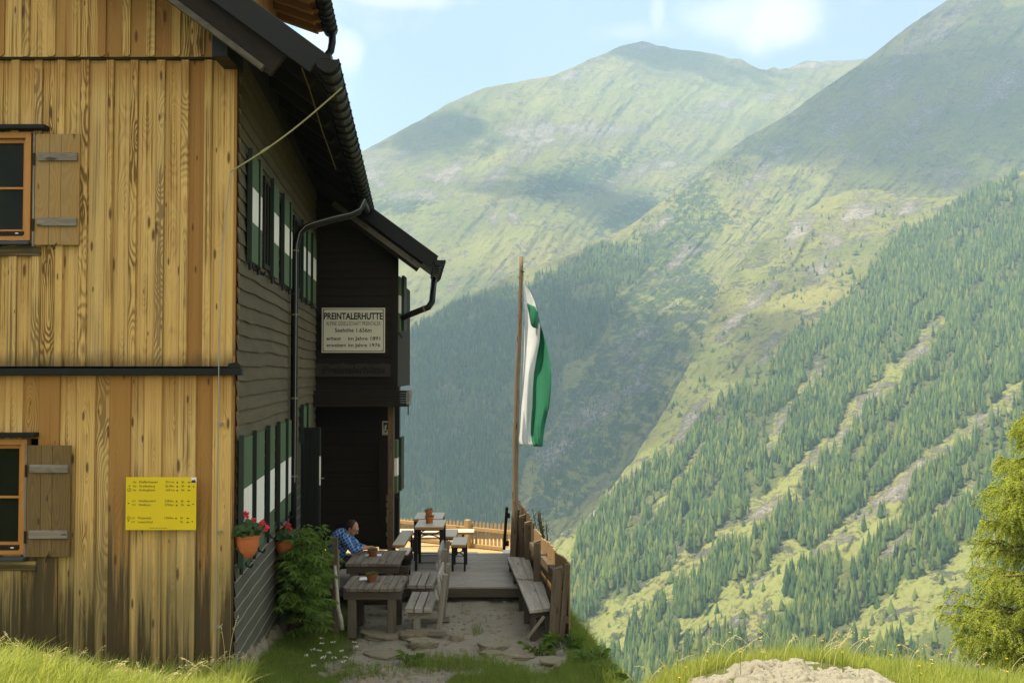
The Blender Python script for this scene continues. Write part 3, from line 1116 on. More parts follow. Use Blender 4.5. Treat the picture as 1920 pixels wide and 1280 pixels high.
def mat_facade():
    m, t = newmat('larch cladding')
    band, km, r, u, v, fine, uo = wood_core(t, 0.021, True)
    w1_ = t.noise(t.xyz(uo, t.m('MULTIPLY', r, 19.0), 0.0), 0.8, 2, 0.5, '2D')
    tone = t.noise(t.xyz(t.m('MULTIPLY', uo, 0.35), t.m('MULTIPLY', v, 5.0), r), 1.0, 4, 0.6)
    light = t.mix(tone, (0.50, 0.300, 0.078), (0.80, 0.565, 0.222))
    dark = t.mix(r, (0.125, 0.060, 0.013), (0.24, 0.130, 0.033))
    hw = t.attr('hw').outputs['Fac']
    stk = t.noise(t.xyz(t.m('MULTIPLY', uo, 0.45), t.m('MULTIPLY', v, 42.0), t.m('MULTIPLY', r, 23.0)), 1.0, 4, 0.62)
    flame = t.m('MULTIPLY', t.m('POWER', band, 1.6), t.m('MULTIPLY_ADD', t.sm(t.m('FRACT', t.m('MULTIPLY', r, 7.31)), 0.45, 0.8), 0.75, 0.15))
    f = t.m('ADD', t.m('ADD', flame, t.m('MULTIPLY', fine, 0.30)), t.m('MULTIPLY', t.sm(stk, 0.46, 0.70), 0.75))
    heart = t.sm(t.m('ABSOLUTE', v), 0.075, 0.012)
    f = t.m('MULTIPLY', f, t.m('ADD', t.m('MULTIPLY_ADD', tone, 0.8, 0.05), t.m('MULTIPLY', t.m('MULTIPLY', heart, t.sm(w1_, 0.42, 0.58)), 0.6)), clamp=True)
    f = t.m('MULTIPLY', f, 1.4, clamp=True)
    c = t.mix(f, light, dark)
    edge = t.sm(t.m('SUBTRACT', hw, t.m('ABSOLUTE', v)), 0.013, 0.002)  # shadow gap and dirt of the joints painted along the board edges
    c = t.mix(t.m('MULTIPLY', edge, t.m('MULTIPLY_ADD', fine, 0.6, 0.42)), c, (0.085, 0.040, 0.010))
    # some boards are whole shades darker or redder
    c = t.mix(t.m('MULTIPLY', t.sm(r, 0.62, 0.95), 0.85), c, (0.27, 0.125, 0.028))
    c = t.mix(t.m('MULTIPLY', t.sm(r, 0.30, 0.02), 0.35), c, (0.50, 0.37, 0.17))
    # sheltered wood under the eaves and trims keeps its red
    for zt, dep in ((7.02, 0.42), (3.66, 0.7), (8.4, 0.9)):
        k = t.m('MULTIPLY', t.sm(t.m('ADD', u, t.m('MULTIPLY', t.m('SUBTRACT', tone, 0.5), 0.5)), zt - dep, zt), t.m('LESS_THAN', u, zt + 0.04))
        c = t.mix(t.m('MULTIPLY', k, 0.55), c, (0.30, 0.135, 0.026))
    # grey-green weathering and dark run-off streaks low on the wall and above the trim
    s = t.noise(t.xyz(t.m('MULTIPLY', uo, 0.55), t.m('MULTIPLY', v, 16.0), t.m('MULTIPLY', r, 7.0)), 1.0, 5, 0.62)
    s2 = t.noise(t.xyz(t.m('MULTIPLY', uo, 2.2), t.m('MULTIPLY', v, 7.0), r), 1.0, 4, 0.6)
    low = t.sm(u, 3.0, 1.0)
    grn = t.m('MULTIPLY', t.sm(t.m('ADD', s, t.m('MULTIPLY', low, 0.25)), 0.50, 0.72), low)
    c = t.mix(t.m('MULTIPLY', grn, 0.75), c, t.mix(s2, (0.10, 0.085, 0.035), (0.25, 0.215, 0.105)))
    blk = t.m('MULTIPLY', t.sm(t.m('ADD', t.m('ADD', s, t.m('MULTIPLY', t.m('SUBTRACT', r, 0.5), 0.30)), t.m('MULTIPLY', t.sm(u, 2.2, 0.4), 0.26)), 0.56, 0.74), t.sm(u, 2.7, 1.5))
    c = t.mix(t.m('MULTIPLY', blk, 0.85), c, (0.035, 0.026, 0.013))
    ft = t.m('MULTIPLY', t.m('MULTIPLY', t.sm(t.m('ADD', u, t.m('MULTIPLY', s2, 0.30)), 4.12, 3.88), t.m('GREATER_THAN', u, 3.72)), 0.75)
    c = t.mix(ft, c, (0.075, 0.055, 0.026))
    c = t.mix(t.m('MULTIPLY', km, 0.85), c, (0.085, 0.035, 0.010))
    h = t.m('ADD', t.m('MULTIPLY', band, 0.35), fine)
    t.out(c, 0.7, 0, t.bump(h, 0.35, 0.008), 0.25)
    return m


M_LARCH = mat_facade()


def mat_side():
    m, t = newmat('side clapboards')
    u, v, _ = t.sep(t.uv())
    x, y, z = t.sep(t.obj())
    r = t.attr('rnd').outputs['Fac']
    n = t.noise(t.xyz(t.m('MULTIPLY', u, 1.6), t.m('MULTIPLY', v, 14.0), t.m('MULTIPLY', r, 40.0)), 1.0, 6, 0.65)
    n2 = t.noise(t.xyz(t.m('MULTIPLY', u, 0.9), t.m('MULTIPLY', z, 0.8), 0.0), 1.0, 4, 0.6)
    up = t.mix(n, (0.060, 0.047, 0.025), (0.160, 0.130, 0.075))
    lo = t.mix(n, (0.056, 0.054, 0.036), (0.125, 0.118, 0.082))
    c = t.mix(t.sm(z, 2.4, 1.5), up, lo)
    c = t.mix(t.m('MULTIPLY', t.sm(n2, 0.45, 0.7), 0.45), c, (0.05, 0.042, 0.028))
    c = t.mix(t.m('MULTIPLY', r, 0.25), c, (0.06, 0.05, 0.035))
    edge = t.m('MULTIPLY', t.sm(v, 0.018, 0.006), t.sm(z, 2.3, 1.5))
    c = t.mix(t.m('MULTIPLY', edge, t.m('MULTIPLY_ADD', n, 0.6, 0.5)), c, (0.36, 0.34, 0.28))
    t.out(c, 0.85, 0, t.bump(n, 0.4, 0.01), 0.15)
    return m


M_SIDE = mat_side()

WD = Vector((-0.0974, 1, 0)).normalized()      # along the side wall
WN = Vector((1, 0.0974, 0)).normalized()       # out of the side wall
UP = Vector((0, 0, 1))
SIDE_R = (WN, WD, UP)
SLOPE = 0.735
EAVE0 = P(606, 112, 10.2)


def W(Y, z, out=0.0):
    return Vector((wall_x(Y) + out, Y, z))


def side_Y(px, out=0.0):
    """distance at which the side wall (moved out) crosses a pixel column"""
    # X = (px-960)/F*Y = -0.0974 Y - 1.922 + out
    return (1.922 - out) / (-(px - 960) / F - 0.0974)


EAVE_OFF = EAVE0.x - wall_x(10.2)
EZ = EAVE0.z


def roof_pt(Y, off, dz=0.0):
    """point on the top of the valley-side roof, off metres out from the side wall"""
    return Vector((wall_x(Y) + off, Y, EZ + (EAVE_OFF - off) * SLOPE + dz))


def slab(mb, quad, th, rnd=None, mi=0):
    q = [Vector(p) for p in quad]
    lo = [p - Vector((0, 0, th)) for p in q]
    d = (q[1] - q[0]).length
    e = (q[2] - q[1]).length
    vs = q + lo
    fs = [(0, 1, 2, 3), (7, 6, 5, 4), (0, 4, 5, 1), (1, 5, 6, 2), (2, 6, 7, 3), (3, 7, 4, 0)]
    uv = [[(0, 0), (d, 0), (d, e), (0, e)], [(0, e), (d, e), (d, 0), (0, 0)], [(0, 0), (0, th), (d, th), (d, 0)], [(0, 0), (0, th), (e, th), (e, 0)], [(0, 0), (0, th), (d, th), (d, 0)], [(0, 0), (0, th), (e, th), (e, 0)]]
    mb.add(vs, fs, uv, rnd, mi)


def hut():
    H = thing('mountain_hut', 'large timber mountain hut with golden larch board gable and long dark side wall', 'hut', (-6, 15, 0.2))
    YF = 10.9
    RIDGE_X = -7.2

    def rz(x):
        return EZ + (EAVE0.x - x) * SLOPE

    XR = P(437.5, 640, YF).x
    # ---------------- gable wall, three tiers of boards
    win = []
    for (ya, yb) in ((250, 452), (822, 1038)):
        win.append((P(-125, 640, YF).x, P(57, 640, YF).x, P(57, yb, YF).z, P(57, ya, YF).z))

    def board(mb, xa, xb, z0, z1, y, th, rnd=None):
        segs = [(z0, z1)]
        for (wx0, wx1, wz0, wz1) in win:
            if xb > wx0 + .005 and xa < wx1 - .005:
                ns = []
                for (a, b) in segs:
                    if b <= wz0 or a >= wz1:
                        ns.append((a, b))
                    else:
                        if a < wz0: ns.append((a, wz0))
                        if b > wz1: ns.append((wz1, b))
                segs = ns
        rnd = random.random() if rnd is None else rnd
        for (a, b) in segs:
            if b - a > 0.02:
                mb.box(((xa + xb) / 2, y, (a + b) / 2), (xb - xa, th, b - a), grain=2, rnd=rnd, uoff=(a + b) / 2)

    zt1 = P(300, 112, YF).z
    zt2 = P(300, 692, YF).z
    mb = MB()
    # middle tier: wide boards with cover strips
    x = XR
    k = 0
    while x > -11.3:
        w = random.uniform(0.245, 0.29)
        board(mb, x - w + 0.002, x - 0.002, zt2 + .03, zt1 + 0.05, YF + 0.013 + random.uniform(-.003, .003), 0.026)
        if k > 0:
            bw = random.uniform(0.082, 0.098)
            board(mb, x - bw / 2, x + bw / 2, zt2 + .03, zt1 + 0.05, YF - 0.018, 0.036, random.uniform(0.0, .45))
        x -= w
        k += 1
    # bottom tier: board on board
    x = XR
    k = 0
    while x > -11.3:
        w = random.uniform(0.165, 0.205)
        board(mb, x - w - 0.012, x + 0.012 * (k > 0), 0.22, zt2 - 0.045, YF + (0.016 if k % 2 else -0.013) + random.uniform(-.002, .002), 0.028)
        x -= w
        k += 1
    # top tier, under the verge
    x = XR - 0.10
    k = 0
    while x > -11.3:
        w = 0.270 + random.uniform(-0.012, 0.012)
        xm = x - w / 2
        top = min(rz(xm - w / 2), rz(2 * RIDGE_X - xm)) - 0.14
        if top > zt1 + 0.1:
            board(mb, x - w + 0.002, x - 0.002, zt1 + 0.012, top, YF - 0.045, 0.024)
            bx = x
            bw = 0.09
            tz = min(rz(bx), rz(2 * RIDGE_X - bx)) - 0.16
            if tz > zt1 + 0.2 and k > 0:
                rnd = random.random()
                # cover strip with a pointed foot
                y0, y1 = YF - 0.079, YF - 0.057
                pts = [(bx - bw / 2, zt1 + 0.035), (bx - bw * .2, zt1 + 0.012), (bx + bw * .2, zt1 + 0.012), (bx + bw / 2, zt1 + 0.035), (bx + bw / 2, tz), (bx - bw / 2, tz)]
                vs = [(a, y0, b) for a, b in pts] + [(a, y1, b) for a, b in pts]
                fs = [tuple(range(6)), tuple(range(11, 5, -1))] + [(i, i + 6, (i + 1) % 6 + 6, (i + 1) % 6) for i in range(6)]
                uv = [[(vs[i][2], vs[i][0] - bx) for i in f] for f in fs]
                mb.add(vs, fs, uv, rnd)
        x -= w
        k += 1
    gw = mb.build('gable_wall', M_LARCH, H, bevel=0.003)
    mb = MB()
    # corner board on the return
    mb.box((XR + 0.006, YF + 0.08, (zt1 + .2) / 2 + .11), (0.03, 0.16, zt1), grain=2, uoff=3.6)
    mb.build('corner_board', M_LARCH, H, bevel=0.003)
    # ---------------- flashing trim between the tiers
    mb = MB()
    xe = P(452, 690, YF - 0.1).x
    zf = P(300, 697, YF).z
    mb.box(((xe - 11.4) / 2, YF - 0.055, zf), (xe + 11.4, 0.10, 0.075))
    vs = []
    for yy in (YF - 0.105, YF - 0.075):
        vs += [(xe - 0.16, yy, zf + 0.038), (xe - 0.13, yy, zf + 0.09), (xe - 0.06, yy, zf + 0.105), (xe - 0.01, yy, zf + 0.08), (xe, yy, zf + 0.038)]
    mb.add(vs, [(0, 1, 2, 3, 4), (9, 8, 7, 6, 5)] + [(i, i + 5, (i + 1) % 5 + 5, (i + 1) % 5) for i in range(5)])
    mb.build('flashing', M_METAL, H, bevel=0.006)
    mb = MB()
    mb.box(((XR - 11.3) / 2, YF - 0.025, zt1 - 0.002), (XR + 11.2, 0.05, 0.02), grain=0)
    mb.build('drip_board', M_DWOOD, H)

    # ---------------- dark block behind: cores, far side and back
    mb = MB()
    mb.box((-7.2, YF + 0.2, 3.9), (8.3, 0.3, 7.4))
    for (wx0, wx1, wz0, wz1) in win:
        pass
    mb2 = MB()
    mb2.box((-11.5, 16.6, 3.8), (0.2, 11.6, 7.6), grain=1)
    mb2.box((-7.6, 22.5, 4.4), (7.8, 0.2, 8.2), grain=0)
    mb2.build('rear_wall', M_DWOOD, H)
    mb = MB()
    # gable core set back so the windows have depth
    mb.box((-7.2, YF + 0.45, 4.2), (8.3, 0.2, 8.0))
    mb.build('inner_wall', M_DOOR, H)

    # ---------------- windows of the gable
    for wi, (wx0, wx1, wz0, wz1) in enumerate(win):
        fr = MB()
        f = 0.062
        y = YF + 0.005
        for (a, b, c, d) in ((wx0, wx0 + f, wz0, wz1), (wx1 - f, wx1, wz0, wz1)):
            fr.box(((a + b) / 2, y, (c + d) / 2), (b - a, 0.11, d - c), grain=2)
        fr.box(((wx0 + wx1) / 2, y, wz1 - f / 2), (wx1 - wx0 - 2 * f, 0.108, f), grain=0)
        fr.box(((wx0 + wx1) / 2, y, wz0 + f / 2), (wx1 - wx0 - 2 * f, 0.108, f), grain=0)
        wnd = fr.build('window', M_FRAME, H, bevel=0.004)
        sa = MB()
        g = 0.040
        xm = (wx0 + wx1) / 2
        for (a, b) in ((wx0 + f, xm), (xm, wx1 - f)):
            a += .003; b -= .003
            za, zb = wz0 + f + .004, wz1 - f - .004
            yy = YF + 0.035
            sa.box((a + g / 2, yy, (za + zb) / 2), (g, 0.06, zb - za), grain=2)
            sa.box((b - g / 2, yy, (za + zb) / 2), (g, 0.06, zb - za), grain=2)
            sa.box(((a + b) / 2, yy, zb - g / 2), (b - a - 2 * g, 0.058, g), grain=0)
            sa.box(((a + b) / 2, yy, za + g / 2 + .01), (b - a - 2 * g, 0.058, g + .02), grain=0)
            sa.box(((a + b) / 2, yy - .004, za + (zb - za) * 0.49), (b - a - 2 * g, 0.04, 0.024), grain=0)
        sash = sa.build('sash', M_FRAME, wnd, bevel=0.004)
        gl = MB()
        gl.box((xm, YF + 0.05, (wz0 + wz1) / 2), (wx1 - wx0 - 2 * f - .02, 0.008, wz1 - wz0 - 2 * f - .02))
        gl.build('pane', M_GLASS, wnd)
        dr = MB()
        dr.box((xm, YF - 0.03, wz0 + f + 0.012), (wx1 - wx0 - 2 * f - .02, 0.05, 0.05))
        dr.build('weather_bar', M_DWOOD, wnd, bevel=0.004)
        hd = MB()
        hd.blob((wx1 - f - 0.075, YF - 0.056, wz0 + f + 0.014), (0.022, 0.006, 0.008), 10, 6)
        hd.build('vent_cap', mat_plain('pale cap', (0.7, 0.7, 0.66), 0.4) if wi == 0 else MATS['pale cap'], wnd, smooth=True)
        si = MB()
        xs1 = wx1 + 0.015
        si.box(((wx0 + xs1) / 2 - .02, YF - 0.06, wz0 - 0.035), (xs1 - wx0 + .06, 0.16, 0.035))
        si.build('sill', mat_plain('blue grey sill metal', (0.045, 0.06, 0.075), 0.4, 0.3) if wi == 0 else MATS['blue grey sill metal'], wnd, bevel=0.006)
        ap = MB()
        ap.box(((wx0 + wx1) / 2, YF - 0.035, wz0 - 0.115), (wx1 - wx0 + 0.22, 0.03, 0.10), grain=0)
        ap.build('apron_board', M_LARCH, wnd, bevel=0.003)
        li = MB()
        xl1 = P(88 if wi == 0 else 78, 640, YF).x
        li.box(((wx0 + xl1) / 2 - .1, YF - 0.06, wz1 + 0.045), (xl1 - wx0 + .2, 0.14, 0.05))
        li.build('lintel_flashing', M_METAL, wnd, bevel=0.008)
        # plank shutter folded back on the wall
        xa, xb = (P(63, 640, YF - .05).x, P(147, 640, YF - .05).x) if wi == 0 else (P(56, 640, YF - .05).x, P(137, 640, YF - .05).x)
        za, zb = (P(0, 461, YF).z, P(0, 254, YF).z) if wi == 0 else (P(0, 1042, YF).z, P(0, 833, YF).z)
        for mir in (0, 1):
            a, b = (xa, xb) if not mir else (wx0 - (xb - wx1), wx0 - (xa - wx1))
            sh = MB()
            cuts = [a, a + (b - a) * .32, a + (b - a) * .58, b]
            for i in range(3):
                sh.box(((cuts[i] + cuts[i + 1]) / 2, YF - 0.060, (za + zb) / 2), (cuts[i + 1] - cuts[i] - .003, 0.026, zb - za - random.uniform(0, .012)), grain=2)
            m_sh = M_SHUT_UP if wi == 0 else M_SHUT_LO
            so = sh.build('shutter', m_sh, H, bevel=0.003)
            for zz in (za + (zb - za) * .79, za + (zb - za) * .205):
                bt = MB()
                bt.box(((a + b) / 2 + .01, YF - 0.088, zz), ((b - a) * .88, 0.030, 0.088), grain=0)
                bt.build('batten', M_GREYW, so, bevel=0.006)
            hg = MB()
            xh = a - 0.012 if not mir else b + .012
            hg.box((xh, YF - 0.055, (za + zb) / 2), (0.022, 0.05, zb - za + .03), grain=2, mi=0)
            hg.build('hinge_board', M_GREYW, so, bevel=0.003)
            for zz in (za + (zb - za) * .77, za + (zb - za) * .18):
                hh = MB()
                hh.box((xh + (.006 if not mir else -.006), YF - 0.084, zz), (0.022, 0.012, 0.13))
                hh.build('hinge', M_BLACK, so)
            ct = MB()
            ct.tube([((a + b) / 2, YF - 0.075, za + .02), ((a + b) / 2, YF - 0.10, za - .01), ((a + b) / 2 - .01, YF - 0.10, za - .05)], 0.006, 6)
            ct.build('catch', M_BLACK, so)

    # ---------------- side wall: wavy clapboards
    mb = MB()
    ys = [YF - 0.0 + (19.75 - YF) * i / 46 for i in range(47)]
    z = 0.16
    while z < 7.75:
        hgt = 0.165 + random.uniform(-0.008, 0.008)
        w0 = random.random() * 100
        rnd = random.random()

        def wav(Y, zz):
            return 0.035 * (float(fbm(Y * 0.9, zz * 1.3 + 0.0, 3, 5)) - .5) + 0.018 * (float(vnoise(Y * 2.3, zz * 6, 8)) - .5)
        zt = z + hgt
        prof = []
        for Y in ys:
            wb = wav(Y, z); wt = wav(Y, zt)
            prof.append([W(Y, z + wb, 0.004), W(Y, z + wb, 0.036), W(Y, z + wb + 0.02, 0.034), W(Y, zt + wt + 0.012, 0.010)])
        joints = [0] + sorted(random.sample(range(6, 42), 2)) + [46]
        for j in range(len(joints) - 1):
            rr = random.random()
            for i in range(joints[j], joints[j + 1]):
                a, b = prof[i], prof[i + 1]
                vs = a + b
                fs = [(0, 1, 5, 4), (1, 2, 6, 5), (2, 3, 7, 6)]
                y0, y1 = ys[i], ys[i + 1]
                uv = [[(y0, 0), (y0, 0), (y1, 0), (y1, 0)], [(y0, 0.0), (y0, 0.02), (y1, 0.02), (y1, 0.0)], [(y0, .02), (y0, hgt), (y1, hgt), (y1, .02)]]
                mb.add(vs, fs, uv, rr)
        z = zt
    mb.build('side_wall', M_SIDE, H, smooth=False)
    mb = MB()
    a, b = W(YF + .02, 0, -0.12), W(19.75, 0, -0.12)
    mb.beam(a + UP * 3.9, b + UP * 3.9, 0.2, 7.4)
    mb.build('side_core', M_DWOOD, H)
    # rubble foot of the side wall
    mb = MB()
    Y = 11.2
    while Y < 15.5:
        r = random.uniform(0.10, 0.17)
        p = W(Y, 0, random.uniform(-0.02, 0.05))
        p.z = ground_at(p.x, p.y) + r * 0.15
        mb.blob(p, (r * .8, r * 1.1, r * 1.15), 7, 6, jit=0.24, R=SIDE_R)
        Y += r * 1.5
    mb.build('stone_footing', M_STONE, H)

    # ---------------- shutters of the side wall
    def leaf(pa, pb, z0, z1, w0, w1, mats_, out=0.075, both=True):
        Ya, Yb = side_Y(pa, out + .03), side_Y(pb, out + .03)
        c = W((Ya + Yb) / 2, 0, out)
        L = (Yb - Ya)
        fr = MB()
        for (a, b, mi) in ((z0, w0, 0), (w0, w1, 1), (w1, z1, 0)):
            n = 3
            for i in range(n):
                cc = c + WD * ((i + .5) / n - .5) * L
                fr.box((cc.x, cc.y, (a + b) / 2), (0.034, L / n - .005, b - a - .001), SIDE_R, 2, mi=mi)
        s = fr.build('shutter', [M_GREEN, M_WHITE], H, bevel=0.003)
        # near edge stile darkened for its shade, proud of the leaf, with the white band painted round it
        ed = MB()
        e0 = c - WD * (L / 2 + 0.02)
        ed.box((e0.x, e0.y, (z0 + z1) / 2 + .01), (0.052, 0.035, z1 - z0 + .06), SIDE_R, 2)
        ed.build('edge_stile', M_DGREEN, s)
        ir = MB()
        b0 = c + WD * (L * .1)
        ir.tube([b0 + UP * (z0 + .02) - WN * .03, b0 + UP * (z0 - .07), b0 + UP * (z0 - .09) + WN * .05, b0 + UP * (z0 - .05) + WN * .07], 0.014, 6)
        ir.build('stay_hook', M_BLACK, s)
        ir = MB()
        ir.tube([c - WD * L * .45 + UP * (z0 + .05), c - WD * L * .45 + UP * (z0 - .1)], 0.02, 6)
        ir.build('stay_pin', M_BLACK, s)

    for (pa, pb) in ((472, 485), (487.5, 492), (513, 523.5), (533, 543), (545.5, 548.5), (569, 574), (577, 583), (587, 593.5)):
        leaf(pa, pb, 4.95, 6.18, 5.40, 5.80, None)
    for (pa, pb) in ((460, 477), (484, 499.5), (509, 518.5), (528, 538.5), (543, 549)):
        leaf(pa, pb, 1.62, 2.98, 1.90, 2.43, None)
    leaf(571, 577, 2.55, 3.12, 2.60, 2.65, None)
    leaf(580, 585, 2.55, 3.12, 2.60, 2.65, None)

    def side_window(pa, pb, z0, z1):
        Ya, Yb = side_Y(pa, .05), side_Y(pb, .05)
        c = W((Ya + Yb) / 2, (z0 + z1) / 2, 0.032)
        fr = MB()
        L = Yb - Ya
        for s in (-1, 1):
            fr.box(c + WD * s * (L / 2 - .03), (0.06, 0.06, z1 - z0), SIDE_R, 2)
            fr.box(c + UP * s * ((z1 - z0) / 2 - .03), (0.058, L - .12, 0.06), SIDE_R, 1)
        fr.box(c, (0.05, 0.05, z1 - z0 - .12), SIDE_R, 2)
        w = fr.build('window', M_DWOOD, H)
        g = MB()
        g.box(c - WN * .005, (0.03, L - .13, z1 - z0 - .13), SIDE_R)
        g.build('pane', M_GLASS, w)
    for (pa, pb) in ((492.8, 506.5), (549.5, 561), (594, 597)):
        side_window(pa, pb, 5.0, 6.15)
    for (pa, pb) in ((478.5, 481.5), (500.5, 502.5), (519.5, 521.5), (539.5, 541)):
        side_window(pa, pb, 1.68, 2.95)

    # ---------------- roof
    YA, YB = 10.12, 22.6
    YW = 19.1
    WOFF = P(820, 487, YW).x - wall_x(YW)          # eave of the wing
    mb = MB()
    for (y0, y1, off) in ((YA, YW, EAVE_OFF), (YW, YB, WOFF)):
        r0, r1 = RIDGE_X - wall_x(y0), RIDGE_X - wall_x(y1)
        q = [roof_pt(y0, off), roof_pt(y1, off), roof_pt(y1, r1), roof_pt(y0, r0)]
        slab(mb, q, 0.05)
        q2 = [Vector((2 * RIDGE_X - p.x + (.0 if k in (2, 3) else 0), p.y, p.z)) for k, p in enumerate(q)]
        if y0 == YA:
            q2[1] = Vector((q2[1].x, YB, q2[1].z)); q2[2] = Vector((q2[2].x, YB, q2[2].z))
            slab(mb, q2, 0.05)
    roof = mb.build('roof', M_METAL, H)
    # dark boards of the soffit, running down the slope
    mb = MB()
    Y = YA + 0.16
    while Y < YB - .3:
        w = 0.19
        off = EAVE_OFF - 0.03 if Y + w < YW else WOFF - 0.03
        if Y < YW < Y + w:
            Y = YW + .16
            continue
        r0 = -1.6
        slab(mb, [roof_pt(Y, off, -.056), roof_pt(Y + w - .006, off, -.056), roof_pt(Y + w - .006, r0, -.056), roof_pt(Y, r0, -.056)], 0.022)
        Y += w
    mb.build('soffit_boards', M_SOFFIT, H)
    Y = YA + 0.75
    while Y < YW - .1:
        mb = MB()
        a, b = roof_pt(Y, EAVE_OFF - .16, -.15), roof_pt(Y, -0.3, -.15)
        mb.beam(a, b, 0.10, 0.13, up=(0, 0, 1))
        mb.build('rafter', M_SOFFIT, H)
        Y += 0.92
    mb = MB()
    mb.beam(W(10.3, 7.32, .02), W(19.7, 7.32, .02), 0.16, 0.2)
    mb.build('wall_plate', M_SOFFIT, H)
    # front verge: metal fascia, dark board under it and the grey barge board
    ft = MB()
    a = Vector((EAVE0.x + 0.03, YA - 0.02, EZ + 0.035)); b = Vector((RIDGE_X, YA - 0.02, EZ + .035 + (EAVE0.x + .03 - RIDGE_X) * SLOPE))
    sl = Vector((-1, 0, SLOPE)).normalized(); nn = Vector((-SLOPE, 0, -1)).normalized()
    ft.beam(a + nn * .12, b + nn * .12, 0.035, 0.25, up=(SLOPE, 0, 1))
    a2 = Vector((2 * RIDGE_X - a.x, a.y, a.z))
    ft.beam(b + Vector((-.02, 0, -.15)), a2 + Vector((0, 0, -.15)), 0.033, 0.25, up=(-SLOPE, 0, 1))
    ft.build('verge_fascia', M_METAL, H, bevel=0.006)
    ft = MB()
    e = P(548, 120, YA + .1)
    s0 = Vector((e.x + .05, YA + 0.10, rz(e.x + .05)))
    ft.beam(s0 + nn * .30, b + Vector((0, .12, 0)) + nn * .30, 0.06, 0.30, up=(SLOPE, 0, 1))
    ft.build('verge_board', M_DWOOD, H, bevel=0.005)
    ft = MB()
    s0 = Vector((e.x, YA + 0.06, rz(e.x)))
    ft.beam(s0 + nn * .435 + sl * .03, b + Vector((0, .06, 0)) + nn * .435, 0.10, 0.06, up=(SLOPE, 0, 1))
    ft.build('barge_board', M_BARGE, H, bevel=0.006)
    # purlin end seen under the verge
    ft = MB()
    pe = P(415, 84, 10.5)
    ft.box((pe.x, 10.75, pe.z), (0.17, 0.6, 0.28), grain=1)
    ft.build('purlin', M_DOOR, H, bevel=0.008)
    # wing verge
    ft = MB()
    for (o0, o1, dd, hh, yo, mm, nm) in ((WOFF + .02, EAVE_OFF - .25, .125, 0.27, -.02, M_METAL, 'wing_fascia'), (WOFF - .12, EAVE_OFF - .4, .36, .22, .08, M_DWOOD, 'wing_verge_board'), (WOFF - .12, EAVE_OFF - .4, .36, .10, .03, M_BARGE, 'wing_barge_board')):
        ft = MB()
        p0, p1 = roof_pt(YW, o0, .03), roof_pt(YW, o1, .03)
        p0.y += yo; p1.y += yo
        ft.beam(p0 + nn * dd, p1 + nn * dd, 0.03, hh, up=(SLOPE, 0, 1))
        ft.build(nm, mm, H, bevel=0.005)

    # ---------------- gutters
    def gutter(p0, p1, rad, name, step, straps=True):
        p0 = Vector(p0); p1 = Vector(p1)
        d = (p1 - p0).normalized()
        s = d.cross(UP).normalized()
        mb = MB()
        n = 12
        vs = []
        N = 24
        for i in range(N + 1):
            c = p0 + (p1 - p0) * i / N
            for k in range(n + 1):
                a = math.pi + math.pi * k / n
                vs.append(c + s * math.cos(a) * rad + UP * math.sin(a) * rad * 1.05)
            for k in range(n, -1, -1):
                a = math.pi + math.pi * k / n
                vs.append(c + s * math.cos(a) * (rad - .008) + UP * math.sin(a) * (rad - .008) * 1.05)
        m = 2 * (n + 1)
        fs = []
        for i in range(N):
            for k in range(m):
                k2 = (k + 1) % m
                fs.append((i * m + k, i * m + k2, (i + 1) * m + k2, (i + 1) * m + k))
        mb.add(vs, fs)
        for c in (p0, p1):       # end caps
            vs = []
            for o in (-.006, .006):
                vs += [c + d * o + s * math.cos(math.pi + math.pi * k / n) * (rad + .006) + UP * (math.sin(math.pi + math.pi * k / n) * (rad + .006) * 1.05) for k in range(n + 1)]
            fs = [tuple(range(n + 1)), tuple(range(2 * n + 1, n, -1))] + [(k, k + n + 1, (k + 1) % (n + 1) + n + 1, (k + 1) % (n + 1)) for k in range(n + 1)]
            mb.add(vs, fs)
        for sg in (-1, 1):
            mb.tube([p0 + s * sg * rad, p1 + s * sg * rad], 0.012, 8)
        g = mb.build(name, M_GUTTER, H, smooth=False)
        if straps:
            L = (p1 - p0).length
            q = 0.12
            while q < L:
                st = MB()
                c = p0 + d * q
                pts = [c + s * math.cos(math.pi + math.pi * k / 14) * (rad + .012) + UP * math.sin(math.pi + math.pi * k / 14) * (rad + .012) * 1.05 for k in range(15)]
                st.tube(pts, 0.011, 6)
                q += step
                st.build('gutter_strap', M_GUTTER, g, smooth=True)
        return g

    g0 = roof_pt(10.0, EAVE_OFF + .055, -0.02); g1 = roof_pt(19.05, EAVE_OFF + .055, -0.04)
    gutter(g0, g1, 0.112, 'gutter', 0.36)
    # end plate turned to the viewer is closed by the cap; bracket tail on top
    mb = MB()
    mb.box(g0 + Vector((-.02, .05, .03)), (0.12, 0.12, 0.05))
    mb.build('gutter_stop', M_GUTTER, H)
    # moss tufts on the gutter lip
    w0 = roof_pt(19.0, WOFF + .04, -.03); w1 = roof_pt(22.6, WOFF + .04, -.03)
    gutter(w0, w1, 0.10, 'gutter', 0.45)
    # main downpipe
    dp = MB()
    o = roof_pt(side_Y(683, EAVE_OFF), EAVE_OFF + .05, -.12)
    ypipe = 15.45
    pts = [o, P(681, 378, 15.95), P(672, 396, 15.85), P(655, 404, 15.8), P(620, 412, 15.65), P(585, 422, 15.5), P(570, 428, 15.45), P(559, 440, 15.45), P(554, 462, 15.45)]
    last = P(553, 480, ypipe)
    pts += [last, Vector((last.x, last.y, 4.0)), Vector((last.x - .003, last.y, 2.0)), Vector((last.x - .005, last.y, 0.5))]
    dp.tube(pts, 0.056, 12)
    d = dp.build('downpipe', M_GUTTER, H, smooth=True)
    Mc = mat_plain('brass clamp', (0.16, 0.16, 0.05), 0.5, .3)
